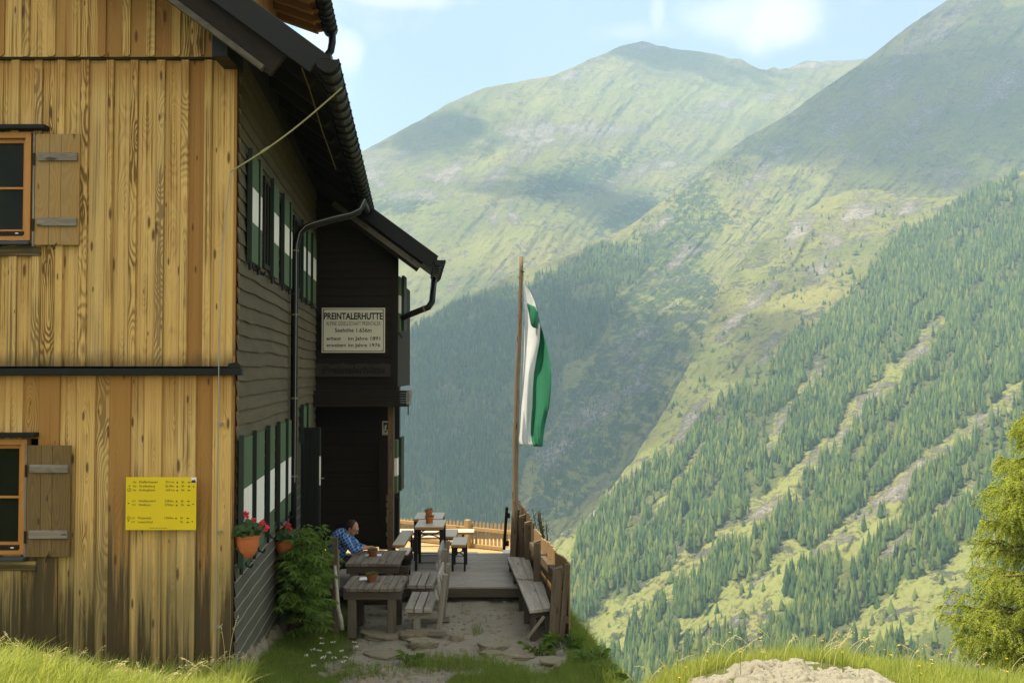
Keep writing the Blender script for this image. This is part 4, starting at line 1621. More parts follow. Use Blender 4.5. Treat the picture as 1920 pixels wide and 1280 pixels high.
    for py in (470, 590, 746, 892):
        cl = MB()
        c = P(553, py, ypipe)
        c.x = last.x
        cl.tube([c - UP * .012, c + UP * .012], 0.063, 12)
        cl.tube([c, c - WN * .2], 0.008, 6)
        cl.build('pipe_clamp', Mc, d)
    # cable down the pipe
    cb = MB()
    off = Vector((.0, -.062, 0))
    cb.tube([p + Vector((0.035, -.06, .03)) for p in pts[1:-1]], 0.006, 6)
    cb.build('conductor_wire', mat_plain('pale wire', (0.30, 0.30, 0.26), 0.5, .5), d)
    # wing downpipe
    dp = MB()
    y = 20.0
    dp.tube([P(814, 524, y + .8), P(812, 545, y + .5), P(810, 566, y), P(803, 576, y), P(790, 581, y), P(770, 589, y), P(752, 597, y)], 0.062, 12)
    d = dp.build('downpipe', M_GUTTER, H, smooth=True)
    cl = MB()
    c = P(795, 579, y)
    cl.tube([c - Vector((.015, 0, .006)), c + Vector((.015, 0, .006))], 0.068, 12)
    cl.build('pipe_clamp', MATS['brass clamp'], d)

    # ---------------- dormer over the valley side
    dy0, dy1 = 11.9, 14.95
    ev = P(612, 62, dy1)
    eo = ev.x - wall_x(dy1)
    mb = MB()
    for k in range(15):
        Y = dy0 + .3 + (dy1 - .5 - dy0) * k / 14
        mb.box(W(Y, 8.6, -.12), (0.03, 0.19, 2.6), SIDE_R, 2)
    mb.build('dormer_wall', M_OSOFF, H, bevel=.003)
    mb = MB()
    for yy in (dy0 + .25, dy1 - .25):
        mb.box((wall_x(yy) - 1.2, yy, 8.8), (2.2, 0.06, 2.2), grain=0)
    mb.build('dormer_cheek', M_OSOFF, H)
    zz = ev.z + .12

    def dr(Y, o_, dz=0):
        return Vector((wall_x(Y) + o_, Y, zz + (eo - o_) * .36 + dz))
    mb = MB()
    slab(mb, [dr(dy0, eo), dr(dy1, eo), dr(dy1, -3.2), dr(dy0, -3.2)], 0.05)
    mb.build('dormer_roof', M_METAL, H)
    mb = MB()
    Y = dy0 + .02
    while Y < dy1 - .1:
        slab(mb, [dr(Y, eo - .02, -.056), dr(Y + .14, eo - .02, -.056), dr(Y + .14, -.3, -.056), dr(Y, -.3, -.056)], 0.02)
        Y += .146
    mb.build('dormer_soffit', M_OSOFF, H)
    for k in range(8):
        mb = MB()
        Y = dy0 + .1 + (dy1 - dy0 - .2) * k / 7
        c0, c1 = dr(Y, eo - .10, -.14), dr(Y, -.3, -.14)
        mb.beam(c0, c1, 0.10, 0.13)
        e0 = dr(Y, eo - .04, -.10)
        mb.beam(e0, c0 + (c1 - c0) * .02, 0.10, 0.07)
        mb.build('dormer_rafter', M_OSOFF, H, bevel=.006)
    gutter(dr(dy0 - .1, eo + .06, -.02), dr(dy1 + .03, eo + .06, -.05), 0.098, 'gutter', 0.22)
    dp = MB()
    yy = dy1 - .1
    dp.tube([P(623, 62, yy), P(623, 80, yy), P(620, 96, yy), P(613, 105, yy), P(604, 112, yy), P(592, 122, yy)], 0.055, 12)
    dp.build('downpipe', M_GUTTER, H, smooth=True)

    # ---------------- wing: upper storey over an open porch
    YWF = 19.74
    xw0, xw1 = wall_x(YWF) + .0, P(745, 640, YWF).x
    mb = MB()
    zb = P(0, 735, YWF).z
    z = zb
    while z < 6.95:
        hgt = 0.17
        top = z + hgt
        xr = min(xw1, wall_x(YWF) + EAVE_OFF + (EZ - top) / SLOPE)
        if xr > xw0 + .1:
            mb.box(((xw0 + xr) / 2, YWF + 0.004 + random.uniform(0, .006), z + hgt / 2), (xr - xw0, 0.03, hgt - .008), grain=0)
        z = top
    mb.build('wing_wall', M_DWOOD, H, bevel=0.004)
    mb = MB()
    mb.box(((xw0 + xw1) / 2, YWF + 1.4, (zb + 5.4) / 2 + .1), (xw1 - xw0 - .06, 2.7, 5.4 - zb))
    mb.box((xw1 - .05, YWF + 0.005, (zb + 5.95) / 2), (0.13, 0.08, 5.95 - zb))
    mb.build('wing_core', M_DWOOD, H)
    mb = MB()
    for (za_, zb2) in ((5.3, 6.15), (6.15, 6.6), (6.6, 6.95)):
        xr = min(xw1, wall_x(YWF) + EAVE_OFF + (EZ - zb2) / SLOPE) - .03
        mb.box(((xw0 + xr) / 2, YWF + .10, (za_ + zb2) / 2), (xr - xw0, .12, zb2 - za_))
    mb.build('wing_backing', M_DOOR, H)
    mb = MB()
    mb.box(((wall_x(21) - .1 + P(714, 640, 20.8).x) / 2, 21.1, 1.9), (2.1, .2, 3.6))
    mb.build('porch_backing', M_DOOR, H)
    # flower ledge over the porch
    mb = MB()
    xl0, xl1 = P(586, 745, 19.25).x, P(762, 745, 19.25).x
    zt, zbm = P(0, 732, 19.25).z, P(0, 762, 19.25).z
    n = 6
    for i in range(n):
        h = (zt - zbm - .03) / n
        mb.box(((xl0 + xl1) / 2, 19.25, zbm + .03 + h * (i + .5)), (xl1 - xl0, 0.03, h - .006), grain=0)
    mb.box(((xl0 + xl1) / 2, 19.5, zt - .02), (xl1 - xl0, 0.46, 0.025), grain=0)
    mb.box(((xl0 + xl1) / 2, 19.48, zbm + .015), (xl1 - xl0 + .03, 0.5, 0.03), grain=0)
    bx = mb.build('porch_ledge', M_DWOOD, H, bevel=.003)
    mb = MB()
    xe = P(766, 745, 19.25).x
    for i in range(3):
        h = (zt - zbm - .02) / 3
        mb.box((xe - .01, 19.46, zbm + .03 + h * (i + .5)), (0.05, 0.44, h - .008), grain=1)
    mb.build('ledge_end', M_GREYW, bx, bevel=.004)
    mb = MB()
    mb.box((xe - .01, 19.3, zbm - .06), (0.02, 0.03, 0.2))
    mb.build('hook', M_BLACK, bx)
    # porch
    mb = MB()
    px_ = P(734, 640, 19.55).x
    mb.box((px_, 19.55, (zbm + .22) / 2), (0.115, 0.115, zbm - .22), grain=2)
    mb.build('porch_post', mat_wood('porch post larch', (0.27, 0.14, 0.045), (0.085, 0.055, 0.030), 0.03, 0.9, (0.07, 0.062, 0.05), 0.85), H, bevel=.006)
    mb = MB()
    z = 0.24
    x0, x1 = wall_x(21) - .1, P(714, 640, 20.8).x
    while z < zbm:
        mb.box(((x0 + x1) / 2, 20.9 + random.uniform(0, .006), z + .14), (x1 - x0, 0.04, 0.272), grain=0)
        z += .28
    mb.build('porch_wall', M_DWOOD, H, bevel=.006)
    mb = MB()
    xa, xb = P(712, 640, 20.0).x, P(730, 640, 20.0).x
    mb.box(((xa + xb) / 2, 20.1, (zbm + .22) / 2), (xb - xa, 0.24, zbm - .22), grain=2)
    mb.build('porch_jamb', M_DWOOD, H, bevel=.006)
    mb = MB()
    for k in range(7):
        mb.box((xb - .01 + random.uniform(-.02, .02), 19.9, .4 + k * .14), (0.05, 0.05, random.uniform(.08, .13)), grain=2)
    mb.build('edge_chips', M_GREYW, H)
    mb = MB()
    mb.box(((x0 + xb) / 2, 20.4, zbm + .06), (xb - x0, 1.4, 0.06), grain=0)
    mb.build('porch_ceiling', M_SOFFIT, H)
    # black door leaf standing open square to the wall
    mb = MB()
    xa, xb = P(565, 640, 16.9).x, P(600, 640, 16.9).x
    z0, z1 = P(0, 1062, 16.9).z, P(0, 801, 16.9).z
    for i in range(4):
        w = (xb - xa) / 4
        mb.box((xa + w * (i + .5), 16.92, (z0 + z1) / 2), (w - .004, 0.045, z1 - z0), grain=2)
    dl = mb.build('door', M_DOOR, H, bevel=.003)
    mb = MB()
    za, zb_ = P(0, 909, 16.9).z, P(0, 855, 16.9).z
    mb.box((xb + .008, 16.92, (z0 + za) / 2), (0.016, 0.05, za - z0 - .002), mi=1)
    mb.box((xb + .008, 16.92, (zb_ + z1) / 2), (0.016, 0.05, z1 - zb_ - .002), mi=1)
    mb.box((xb + .008, 16.92, (za + zb_) / 2), (0.018, 0.052, zb_ - za), mi=0)
    mb.build('door_edge', [M_WHITE, M_DGREEN], dl)
    mb = MB()
    c = P(603, 896, 16.9)
    mb.tube([c - Vector((.02, 0, 0)), c + Vector((.035, 0, 0)), c + Vector((.035, -.06, 0))], 0.008, 6)
    mb.build('handle', mat_plain('steel', (0.5, 0.5, 0.48), 0.35, .8), dl)
    # wing shutters seen edge-on
    for (pa, pb, ya, yb, w0, w1) in ((746, 752, 520, 622, 555, 588), (741, 748, 824, 922, 857, 890)):
        Y = 20.15
        s = MB()
        za, zb_ = P(0, yb, Y).z, P(0, ya, Y).z
        wa, wb = P(0, w1, Y).z, P(0, w0, Y).z
        xx = P((pa + pb) / 2, 640, Y).x
        wd = (pb - pa) / F * Y
        for (a, b, mi) in ((za, wa, 0), (wa, wb, 1), (wb, zb_, 0)):
            s.box((xx, Y, (a + b) / 2), (wd, 0.45, b - a - .002), grain=2, mi=mi)
        so = s.build('shutter', [M_GREEN, M_WHITE], H, bevel=.003)
        e = MB()
        e.box((xx + wd / 2 + .03, Y + .28, (za + zb_) / 2 + .03), (0.05, 0.5, zb_ - za + .02), grain=2)
        e.build('edge_stile', M_DGREEN, so)
        ir = MB()
        ir.tube([(xx, Y - .2, za), (xx + .02, Y - .22, za - .06), (xx + .06, Y - .22, za - .09), (xx + .07, Y - .22, za - .13)], .014, 6)
        ir.build('stay_hook', M_BLACK, so)
    # stay wires: from the gutter to the gable, and down the gable
    mb = MB()
    a = g0 + Vector((.12, .25, .02))
    a = P(641, 165, 10.3)
    b = P(432, 322, YF - .1)
    pts = []
    for i in range(15):
        t_ = i / 14
        p = a.lerp(b, t_)
        p.z -= 0.09 * math.sin(math.pi * t_) * .6
        pts.append(p)
    mb.tube(pts, 0.0085, 6)
    c = pts[9]
    mb.tube([pts[9], pts[10]], 0.014, 6)
    mb.build('stay_cable', mat_plain('pale rope', (0.34, 0.32, 0.17), 0.8), H)
    mb = MB()
    xw = P(412, 640, YF - .1).x
    mb.tube([Vector((b.x + .0, YF - .1, b.z)), Vector((xw + .02, YF - .1, 5.0)), Vector((xw, YF - .13, 3.8)), Vector((xw, YF - .12, 3.4)), Vector((xw - .02, YF - .08, 0.4))], 0.006, 6)
    for zz_ in (3.15, 2.0, 1.0):
        mb.box((xw, YF - .06, zz_), (0.05, 0.06, 0.02))
    mb.build('conductor_wire', MATS['pale wire'], H)
    # yellow cable under the eave
    mb = MB()
    mb.tube([P(566, 128, 10.5), P(578, 160, 10.8), P(592, 205, 11.6), P(604, 245, 12.4), P(615, 275, 13.2), P(630, 318, 14.6)], 0.007, 6)
    mb.build('eave_cable', mat_plain('ochre cable', (0.16, 0.11, 0.03), 0.7), H)
    return H


M_SHUT_UP = mat_wood('sunbleached plank shutter', (0.42, 0.275, 0.10), (0.23, 0.125, 0.035), 0.028, 0.6, (0.25, 0.20, 0.11), 0.4)
M_SHUT_LO = mat_wood('darkened plank shutter', (0.225, 0.145, 0.052), (0.085, 0.05, 0.018), 0.028, 0.7, (0.12, 0.098, 0.05), 0.45)


def mat_stone():
    m, t = newmat('lichen stone')
    o = t.obj()
    n = t.noise(o, 5, 6, 0.65)
    n2 = t.noise(o, 26, 5, 0.7)
    c = t.mix(n, (0.135, 0.115, 0.078), (0.28, 0.245, 0.175))
    c = t.mix(t.m('MULTIPLY', t.sm(n2, 0.5, 0.72), 0.6), c, (0.10, 0.092, 0.075))
    c = t.mix(t.m('MULTIPLY', t.sm(t.noise(o, 9, 3), 0.6, 0.75), 0.5), c, (0.34, 0.31, 0.23))
    t.out(c, 0.92, 0, t.bump(t.m('ADD', n, n2), 0.6, 0.02), 0.15)
    return m


M_STONE = mat_stone()
HUT = hut()

# ================================================================== THINGS ROUND THE HUT
M_TABLE = mat_wood('weathered table planks', (0.185, 0.155, 0.115), (0.065, 0.050, 0.036), 0.018, 0.75, (0.25, 0.22, 0.175), 0.6, tint=0.3)
M_TLEG = mat_wood('dark table frame', (0.085, 0.070, 0.048), (0.030, 0.023, 0.016), 0.03, 0.7, (0.12, 0.105, 0.08), 0.4, knots=False)
M_TLEG2 = mat_wood('table leg timber', (0.125, 0.105, 0.072), (0.045, 0.036, 0.025), 0.03, 0.7, (0.155, 0.135, 0.10), 0.4, knots=False)
M_BENCH = mat_wood('silvered bench planks', (0.36, 0.325, 0.27), (0.14, 0.12, 0.095), 0.018, 0.7, (0.42, 0.39, 0.345), 0.6, tint=0.25)
M_BFRAME = mat_wood('silvered bench frame', (0.24, 0.215, 0.165), (0.10, 0.085, 0.062), 0.03, 0.7, (0.30, 0.275, 0.225), 0.5, tint=0.3)
M_DECK = mat_wood('grey deck boards', (0.30, 0.275, 0.235), (0.16, 0.14, 0.115), 0.03, 0.7, (0.36, 0.335, 0.30), 0.6, knots=False, tint=0.35)
M_BEER = mat_wood('varnished trestle board', (0.52, 0.45, 0.36), (0.40, 0.33, 0.245), 0.02, 0.4, knots=False, rough=0.35, tint=0.15)
M_BEERE = mat_wood('varnished trestle edge', (0.36, 0.21, 0.085), (0.24, 0.125, 0.045), 0.02, 0.4, knots=False, rough=0.4, tint=0.15)
M_FENCE = mat_wood('larch pickets', (0.48, 0.33, 0.15), (0.26, 0.16, 0.06), 0.02, 0.5, (0.38, 0.31, 0.20), 0.4, tint=0.35)
M_FENCED = mat_wood('aged fence boards', (0.125, 0.082, 0.045), (0.050, 0.032, 0.018), 0.02, 0.7, (0.15, 0.125, 0.09), 0.4, tint=0.4)
M_FENCES = mat_wood('aged larch boards', (0.36, 0.235, 0.105), (0.17, 0.10, 0.042), 0.02, 0.6, (0.27, 0.215, 0.135), 0.5, tint=0.4)
M_POST = mat_wood('fence post timber', (0.125, 0.090, 0.055), (0.048, 0.033, 0.020), 0.03, 0.7, (0.15, 0.125, 0.092), 0.5, tint=0.3)
M_TERRA = mat_plain('terracotta', (0.42, 0.125, 0.040), 0.6, 0, 0.22, 14, 0.05)
M_TERRAD = mat_plain('weathered terracotta', (0.24, 0.085, 0.035), 0.75, 0, 0.35, 22, 0.1)
M_LEAF = mat_leaf('elder leaves', (0.040, 0.085, 0.013), (0.140, 0.220, 0.034), 5.0, 0.40)
M_GERL = mat_leaf('geranium leaves', (0.022, 0.050, 0.014), (0.050, 0.095, 0.022), 9.0, 0.25)
M_PETAL = mat_leaf('red petals', (0.55, 0.025, 0.035), (0.75, 0.06, 0.11), 9.0, 0.25)
M_HEATH = mat_leaf('dry heather', (0.10, 0.085, 0.035), (0.17, 0.16, 0.06), 18.0, 0.2)
M_DHEATH = mat_leaf('dark heather', (0.045, 0.028, 0.020), (0.085, 0.05, 0.035), 18.0, 0.2)
M_PAPER = mat_plain('paper', (0.72, 0.72, 0.74), 0.7, 0, 0.04)
M_INK = mat_plain('black sign paint', (0.014, 0.014, 0.013), 0.55)
M_INKY = mat_plain('faded black print', (0.060, 0.050, 0.010), 0.6)


def text(s, name, size, loc, mat, parent, sx=1.0, align='LEFT', ext=0.001, rot=None, bold=0.0, spacing=1.0):
    c = bpy.data.curves.new(name, 'FONT')
    c.body = s
    c.size = size
    c.align_x = align
    c.extrude = ext
    c.offset = bold
    c.space_character = spacing
    c.resolution_u = 4
    c.materials.append(mat)
    o = bpy.data.objects.new(name, c)
    COL.objects.link(o)
    o.scale = (sx, 1, 1)
    o.location = loc
    o.rotation_euler = rot or (math.radians(90), 0, 0)
    o.parent = parent
    o.matrix_parent_inverse = Matrix.Translation(-world_loc(parent))
    return o


def to_mesh(o):
    """lettering becomes plain mesh"""
    bpy.context.view_layer.update()
    dg = bpy.context.evaluated_depsgraph_get()
    me = bpy.data.meshes.new_from_object(o.evaluated_get(dg))
    n = bpy.data.objects.new('lettering', me)
    COL.objects.link(n)
    n.location = o.location; n.rotation_euler = o.rotation_euler; n.scale = o.scale
    n.parent = o.parent; n.matrix_parent_inverse = o.matrix_parent_inverse.copy()
    bpy.data.objects.remove(o)
    return n


# ---------------- signs
def hut_sign():
    Y = 19.66
    a, b = P(603, 661, Y), P(722, 577, Y)
    w, h = b.x - a.x, b.z - a.z
    cx, cz = (a.x + b.x) / 2, (a.z + b.z) / 2
    T = thing('name_sign', 'white enamel sign with black German lettering on the dark timber porch wall', 'sign', (cx, Y, cz))
    mb = MB()
    mb.box((cx, Y, cz), (w, 0.018, h))
    mb.build('panel', mat_plain('white enamel', (0.66, 0.63, 0.50), 0.45, 0, 0.08, 3), T, bevel=.004)
    mb = MB()
    i = 0.03
    t = 0.012
    for s in (-1, 1):
        mb.box((cx + s * (w / 2 - i), Y - .0105, cz), (t, 0.003, h - 2 * i + t))
        mb.box((cx, Y - .0105, cz + s * (h / 2 - i)), (w - 2 * i - t, 0.003, t))
    mb.build('border', M_INK, T)
    mb = MB()
    for sx in (-1, 1):
        for sz in (-1, 1):
            mb.blob((cx + sx * (w / 2 - .05), Y - .012, cz + sz * (h / 2 - .05)), .008, 8, 5)
    mb.build('screw', M_BLACK, T)

    def fit(s, px0, px1, ytop, ybot, bold, sp=1.0):
        """a line of text between two pixel columns, capital height from ytop to ybot"""
        p0, p1 = P(px0, ybot, Y), P(px1, ytop, Y)
        capm = p1.z - p0.z
        o = text(s, 'lettering', 1.0, (p0.x, Y - .0095, p0.z), M_INK, T, 1.0, 'LEFT', 0.0015, None, bold, sp)
        size = capm / 0.695
        o.data.size = size
        o.data.offset = bold * size
        bpy.context.view_layer.update()
        wd = o.dimensions.x
        o.scale.x = (p1.x - p0.x) / max(wd, 1e-6)
        o.location.x = p0.x - o.bound_box[0][0] * o.scale.x
        to_mesh(o)
    fit('PREINTALERHUTTE', 607.5, 718, 586.5, 598.5, 0.030)
    fit('ALPINE GESELLSCHAFT PREINTALER', 611.5, 714, 602.5, 610.2, -0.004)
    fit('Seehöhe 1.656m', 628, 697, 615, 622.5, 0.014)
    fit('erbaut', 612.5, 639.5, 631, 637.5, 0.014)
    fit('im Jahre 1891', 653, 713, 631, 637.5, 0.014)
    fit('erweitert', 612.5, 649, 643.5, 650, 0.014)
    fit('im Jahre 1976', 653, 713, 643.5, 650, 0.014)
    # carved board below
    a, b = P(592, 706, Y), P(732, 682, Y)
    cx, cz = (a.x + b.x) / 2, (a.z + b.z) / 2
    T2 = thing('carved_sign', 'dark carved wooden board with old blackletter hut name below the white sign', 'sign', (cx, Y, cz))
    mb = MB()
    N = 26
    for k in range(N):
        x = a.x + (b.x - a.x) * (k + .5) / N
        wv = 0.012 * math.sin(k * .9) + .006 * math.sin(k * 2.3)
        mb.box((x, Y + .004, cz + wv / 2), ((b.x - a.x) / N + .0005, 0.03, (b.z - a.z) + wv), grain=0, rnd=.4, uoff=x)
    mb.build('board', mat_wood('carved board', (0.050, 0.042, 0.030), (0.022, 0.018, 0.013), 0.03, 0.7, knots=False), T2)
    T = T2
    M_CARVE = mat_plain('carved lettering', (0.010, 0.008, 0.006), 0.6)
    p0, p1 = P(606, 699, Y), P(722, 687, Y)
    o = text('Preintalerhütte', 'lettering', (p1.z - p0.z) / .695, (p0.x, Y - .014, p0.z), M_CARVE, T2, 1.0, 'LEFT', 0.006, None, 0.008)
    bpy.context.view_layer.update()
    o.scale.x = (p1.x - p0.x) / o.dimensions.x
    o.data.shear = 0.15
    to_mesh(o)
    mb = MB()       # blackletter flourishes of the capital
    mb.tube([P(606, 686, Y - .012), P(603, 690, Y - .012), P(607, 694, Y - .012), P(604, 699, Y - .012), P(608, 702, Y - .012)], .012, 6)
    mb.build('flourish', M_CARVE, T2)
    # club plaque on the jamb
    a, b = P(716, 815.5, 19.9), P(728.5, 789.5, 19.9)
    cx, cz = (a.x + b.x) / 2, (a.z + b.z) / 2
    w, h = b.x - a.x, b.z - a.z
    T3 = thing('emblem_plaque', 'small white plaque with a dark heraldic shield beside the porch post', 'plaque', (cx, 19.95, cz))
    mb = MB()
    mb.box((cx, 19.965, cz), (w, 0.015, h))
    mb.build('plate', mat_plain('cream enamel', (0.50, 0.47, 0.36), 0.5), T3)
    mb = MB()
    pts = [(-.34, .36), (.34, .36), (.36, -.05), (.2, -.28), (0, -.40), (-.2, -.28), (-.36, -.05)]
    vs = [(cx + p[0] * w, 19.955, cz + (p[1] + .04) * h) for p in pts] + [(cx + p[0] * w, 19.962, cz + (p[1] + .04) * h) for p in pts]
    n = len(pts)
    mb.add(vs, [tuple(range(n)), tuple(range(2 * n - 1, n - 1, -1))] + [(i, i + n, (i + 1) % n + n, (i + 1) % n) for i in range(n)])
    mb.build('shield', M_INK, T3)
    mb = MB()       # the rearing beast on the shield
    s = lambda u, v: Vector((cx + u * w, 19.951, cz + v * h))
    mb.tube([s(-.12, -.22), s(-.04, -.08), s(.0, .08), s(.06, .2), s(.16, .24)], [.006, .012, .014, .012, .008], 6)
    mb.tube([s(.0, .1), s(.14, .06), s(.2, .12)], .006, 6)
    mb.tube([s(-.04, -.05), s(.1, -.1), s(.1, -.2)], .007, 6)
    mb.tube([s(-.12, -.2), s(-.24, -.05), s(-.2, .12), s(-.26, .22)], .005, 6)
    mb.build('charge', MATS['cream enamel'], T3)
    mb = MB()
    mb.box((cx, 19.955, cz - h * .44), (w * .6, .004, h * .03))
    mb.build('legend_line', M_INK, T3)


hut_sign()


def trail_sign():
    Y = 10.79
    a, b = P(235.5, 993, Y), P(368.5, 894, Y)
    w, h = b.x - a.x, b.z - a.z
    cx, cz = (a.x + b.x) / 2, (a.z + b.z) / 2
    T = thing('trail_sign', 'yellow hiking sign listing routes and walking times on the larch gable', 'sign', (cx, Y, cz))
    mb = MB()
    mb.box((cx, Y, cz), (w, 0.012, h))
    mb.build('panel', mat_plain('yellow sign enamel', (0.66, 0.50, 0.012), 0.45, 0, 0.07, 2), T, bevel=.002)
    # pixel frame of the sign in the enlarged view: x 120..1535 -> w, y 90..1150 -> h

    def at(x, y):
        return Vector((a.x + (x - 115) / 1415 * w, Y - .0065, b.z - (y - 90) / 1065 * h))

    def put_text(s, x0, x1, ybase, cap):
        p0, p1 = at(x0, ybase), at(x1, ybase)
        o = text(s, 'lettering', cap / 1065 * h / .695, p0, M_INKY, T, 1.0, 'LEFT', 0.0008, None, 0.0)
        bpy.context.view_layer.update()
        o.scale.x = (p1.x - p0.x) / max(o.dimensions.x, 1e-6)
        to_mesh(o)
    rows = [('702', 'Klafferkessel', '2311m', '2h', 208, 0), ('702', 'Greifenberg', '2618m', '3h', 290, 0), ('702', 'Gollinghütte', '1651m', '6h', 370, 0),
            ('777', 'Waldhorntörl', '2283m', '2h', 590, -8), ('777', 'Waldhorn', '2702m', '3h', 668, -8), ('777', 'Putzental', '1354m', '5h', 932, -18), ('777', 'Lessachtal', '', '5h', 1012, -20)]
    wid = {'Klafferkessel': 360, 'Greifenberg': 320, 'Gollinghütte': 320, 'Waldhorntörl': 345, 'Waldhorn': 250, 'Putzental': 260, 'Lessachtal': 295}
    for (n_, nm, el, hr, yb, dx) in rows:
        put_text(n_, 248 + dx, 322 + dx, yb, 34)
        put_text(nm, 380 + dx, 380 + dx + wid[nm], yb, 46)
        if el:
            put_text(el, 905 + dx, 1080 + dx, yb, 46)
            mb = MB()
            p = at(1148 + dx, yb - 12)
            mb.box(p, (0.016, 0.003, 0.014))
            mb.build('dot', M_INKY, T)
        put_text(hr, 1228 + dx, 1285 + dx, yb, 44)
        mb = MB()
        p, q = at(1360 + dx, yb - 14), at(1418 + dx, yb - 14)
        mb.box((p + q) / 2, (q.x - p.x, .003, .005))
        mb.add([p + Vector((-.004, -.001, 0)), p + Vector((.016, -.001, .010)), p + Vector((.016, -.001, -.010))], [(0, 1, 2)])
        mb.build('arrow', M_INKY, T)
    for (x, y) in ((182, 345), (176, 912)):
        mb = MB()
        p = at(x, y)
        pts = [p + Vector((math.cos(k / 14 * 6.283) * .017, 0, math.sin(k / 14 * 6.283) * .017)) for k in range(15)]
        mb.tube(pts, .0022, 5)
        mb.build('route_circle', M_INKY, T)
        put_text('2', x - 10, x + 10, y + 16, 30)
    for (x, y) in ((186, 265), (172, 617), (172, 968), (1478, 282), (1468, 634), (1456, 985)):
        mb = MB()
        mb.blob(at(x, y), (.008, .003, .007), 8, 5)
        mb.build('screw', M_INKY, T)
    put_text('Höhe der Preintler', 600, 955, 1122, 20)
    mb = MB()
    p = at(1480, 150)
    mb.box(p, (.052, .003, .058), mi=0)
    p2 = at(1475, 178)
    mb.add([p2 + Vector((-.026, -.003, -.012)), p2 + Vector((.026, -.003, -.012)), p2 + Vector((.022, -.003, .010)), p2 + Vector((.010, -.003, .020)), p2 + Vector((-.004, -.003, .014)), p2 + Vector((-.016, -.003, .018))], [(0, 1, 2, 3, 4, 5)], mi=1)
    mb.build('sticker', [M_PAPER, mat_plain('sticker hills', (.05, .02, .02), .6)], T)


trail_sign()


# ---------------- deck
def deck():
    T = thing('timber_deck', 'raised grey plank deck under the trestle tables beside the hut', 'deck', (-1, 18, 0.1))
    mb = MB()
    Y = 16.38
    k = 0
    while Y < 19.42:
        w = 0.128
        x0, x1 = -3.4, 0.22 - (Y - 16.4) * .04
        xs = [x0, random.uniform(-2.2, -.6), x1]
        for a, b in zip(xs[:-1], xs[1:]):
            mb.box(((a + b) / 2, Y + w / 2, 0.235 + random.uniform(-.002, .002)), (b - a - .004, w - .010, 0.032), grain=0)
        Y += w
    mb.build('deck_boards', M_DECK, T, bevel=.004)
    mb = MB()
    mb.box((-1.6, 16.42, 0.15), (3.6, 0.07, 0.13), grain=0)
    mb.build('edge_beam', M_TLEG, T, bevel=.006)
    mb = MB()
    for x in (-3, -2, -1, 0):
        mb.box((x, 17.95, 0.13), (0.10, 2.9, 0.14), grain=1)
        for y in (16.9, 18.1, 19.3):
            mb.box((x, y, -0.5), (.12, .12, 1.15))
    mb.build('joist', M_TLEG, T)
    # sunlit lower terrace behind
    T = thing('lower_deck', 'sunlit lower plank terrace behind the raised deck by the picket fence', 'deck', (-1, 23, -0.8))
    mb = MB()
    Y = 19.9
    while Y < 27.3:
        mb.box((-2.1, Y, -0.78 + random.uniform(-.002, .002)), (5.6, 0.125, 0.035), grain=0)
        Y += .135
    mb.build('deck_boards', M_FENCE, T, bevel=.004)
    mb = MB()
    for x in (-4, -2.4, -.8, .5):
        mb.box((x, 23.6, -0.88), (0.1, 7.2, 0.16), grain=1)
        for y in (21, 24, 27):
            mb.box((x, y, -1.9), (.14, .14, 2.1))
    mb.build('joist', M_TLEG, T)


deck()


# ---------------- fences
def picket_fence():
    A = P(733, 968, 27.3); B = P(972, 985, 25.2)
    A.z = B.z = 0
    T = thing('picket_fence', 'sunlit golden larch picket fence along the far end of the lower terrace', 'fence', (A.x, A.y, -0.8))
    d = (B - A); L = d.length; d.normalize()
    n = Vector((d.y, -d.x, 0))
    if n.y > 0: n = -n
    A = A - d * 3.0
    L += 3.0
    mb = MB()
    s = 0
    while s < L:
        w = 0.064 + random.uniform(-.004, .004)
        t_ = (s - 3) / (L - 3)
        top = (P(733, 969, 27.3).z * (1 - t_) + P(972, 981, 25.2).z * t_) + random.uniform(-.014, .014)
        c = A + d * s
        z0 = -0.86
        hw = w / 2
        o = n * .011
        prof = [(-hw, z0), (hw, z0), (hw, top - .05), (0, top), (-hw, top - .05)]
        vs = [c + d * p[0] + UP * p[1] + o for p in prof] + [c + d * p[0] + UP * p[1] - o for p in prof]
        r = random.random()
        mb.add(vs, [(0, 1, 2, 3, 4), (9, 8, 7, 6, 5)] + [(i, i + 5, (i + 1) % 5 + 5, (i + 1) % 5) for i in range(5)], [[(v[2], (Vector(v) - c).dot(d)) for v in [vs[i] for i in f]] for f in [(0, 1, 2, 3, 4), (9, 8, 7, 6, 5)] + [(i, i + 5, (i + 1) % 5 + 5, (i + 1) % 5) for i in range(5)]], r)
        s += 0.115
    mb.build('picket', M_FENCE, T)
    for z in (-0.28, -0.70):
        mb = MB()
        mb.beam(A + n * .035 + UP * z, A + d * L + n * .035 + UP * z, 0.05, 0.09)
        mb.build('rail', M_FENCE, T, bevel=.005)
    for (s, h) in ((3.1 + 2.45, 0.0), (0.4, 0), (3.0, 0)):
        mb = MB()
        c = A + d * s + n * .10
        mb.box((c.x, c.y, -0.48), (0.13, 0.13, .86), (d, n, UP))
        mb.build('post', M_FENCE, T, bevel=.006)


picket_fence()


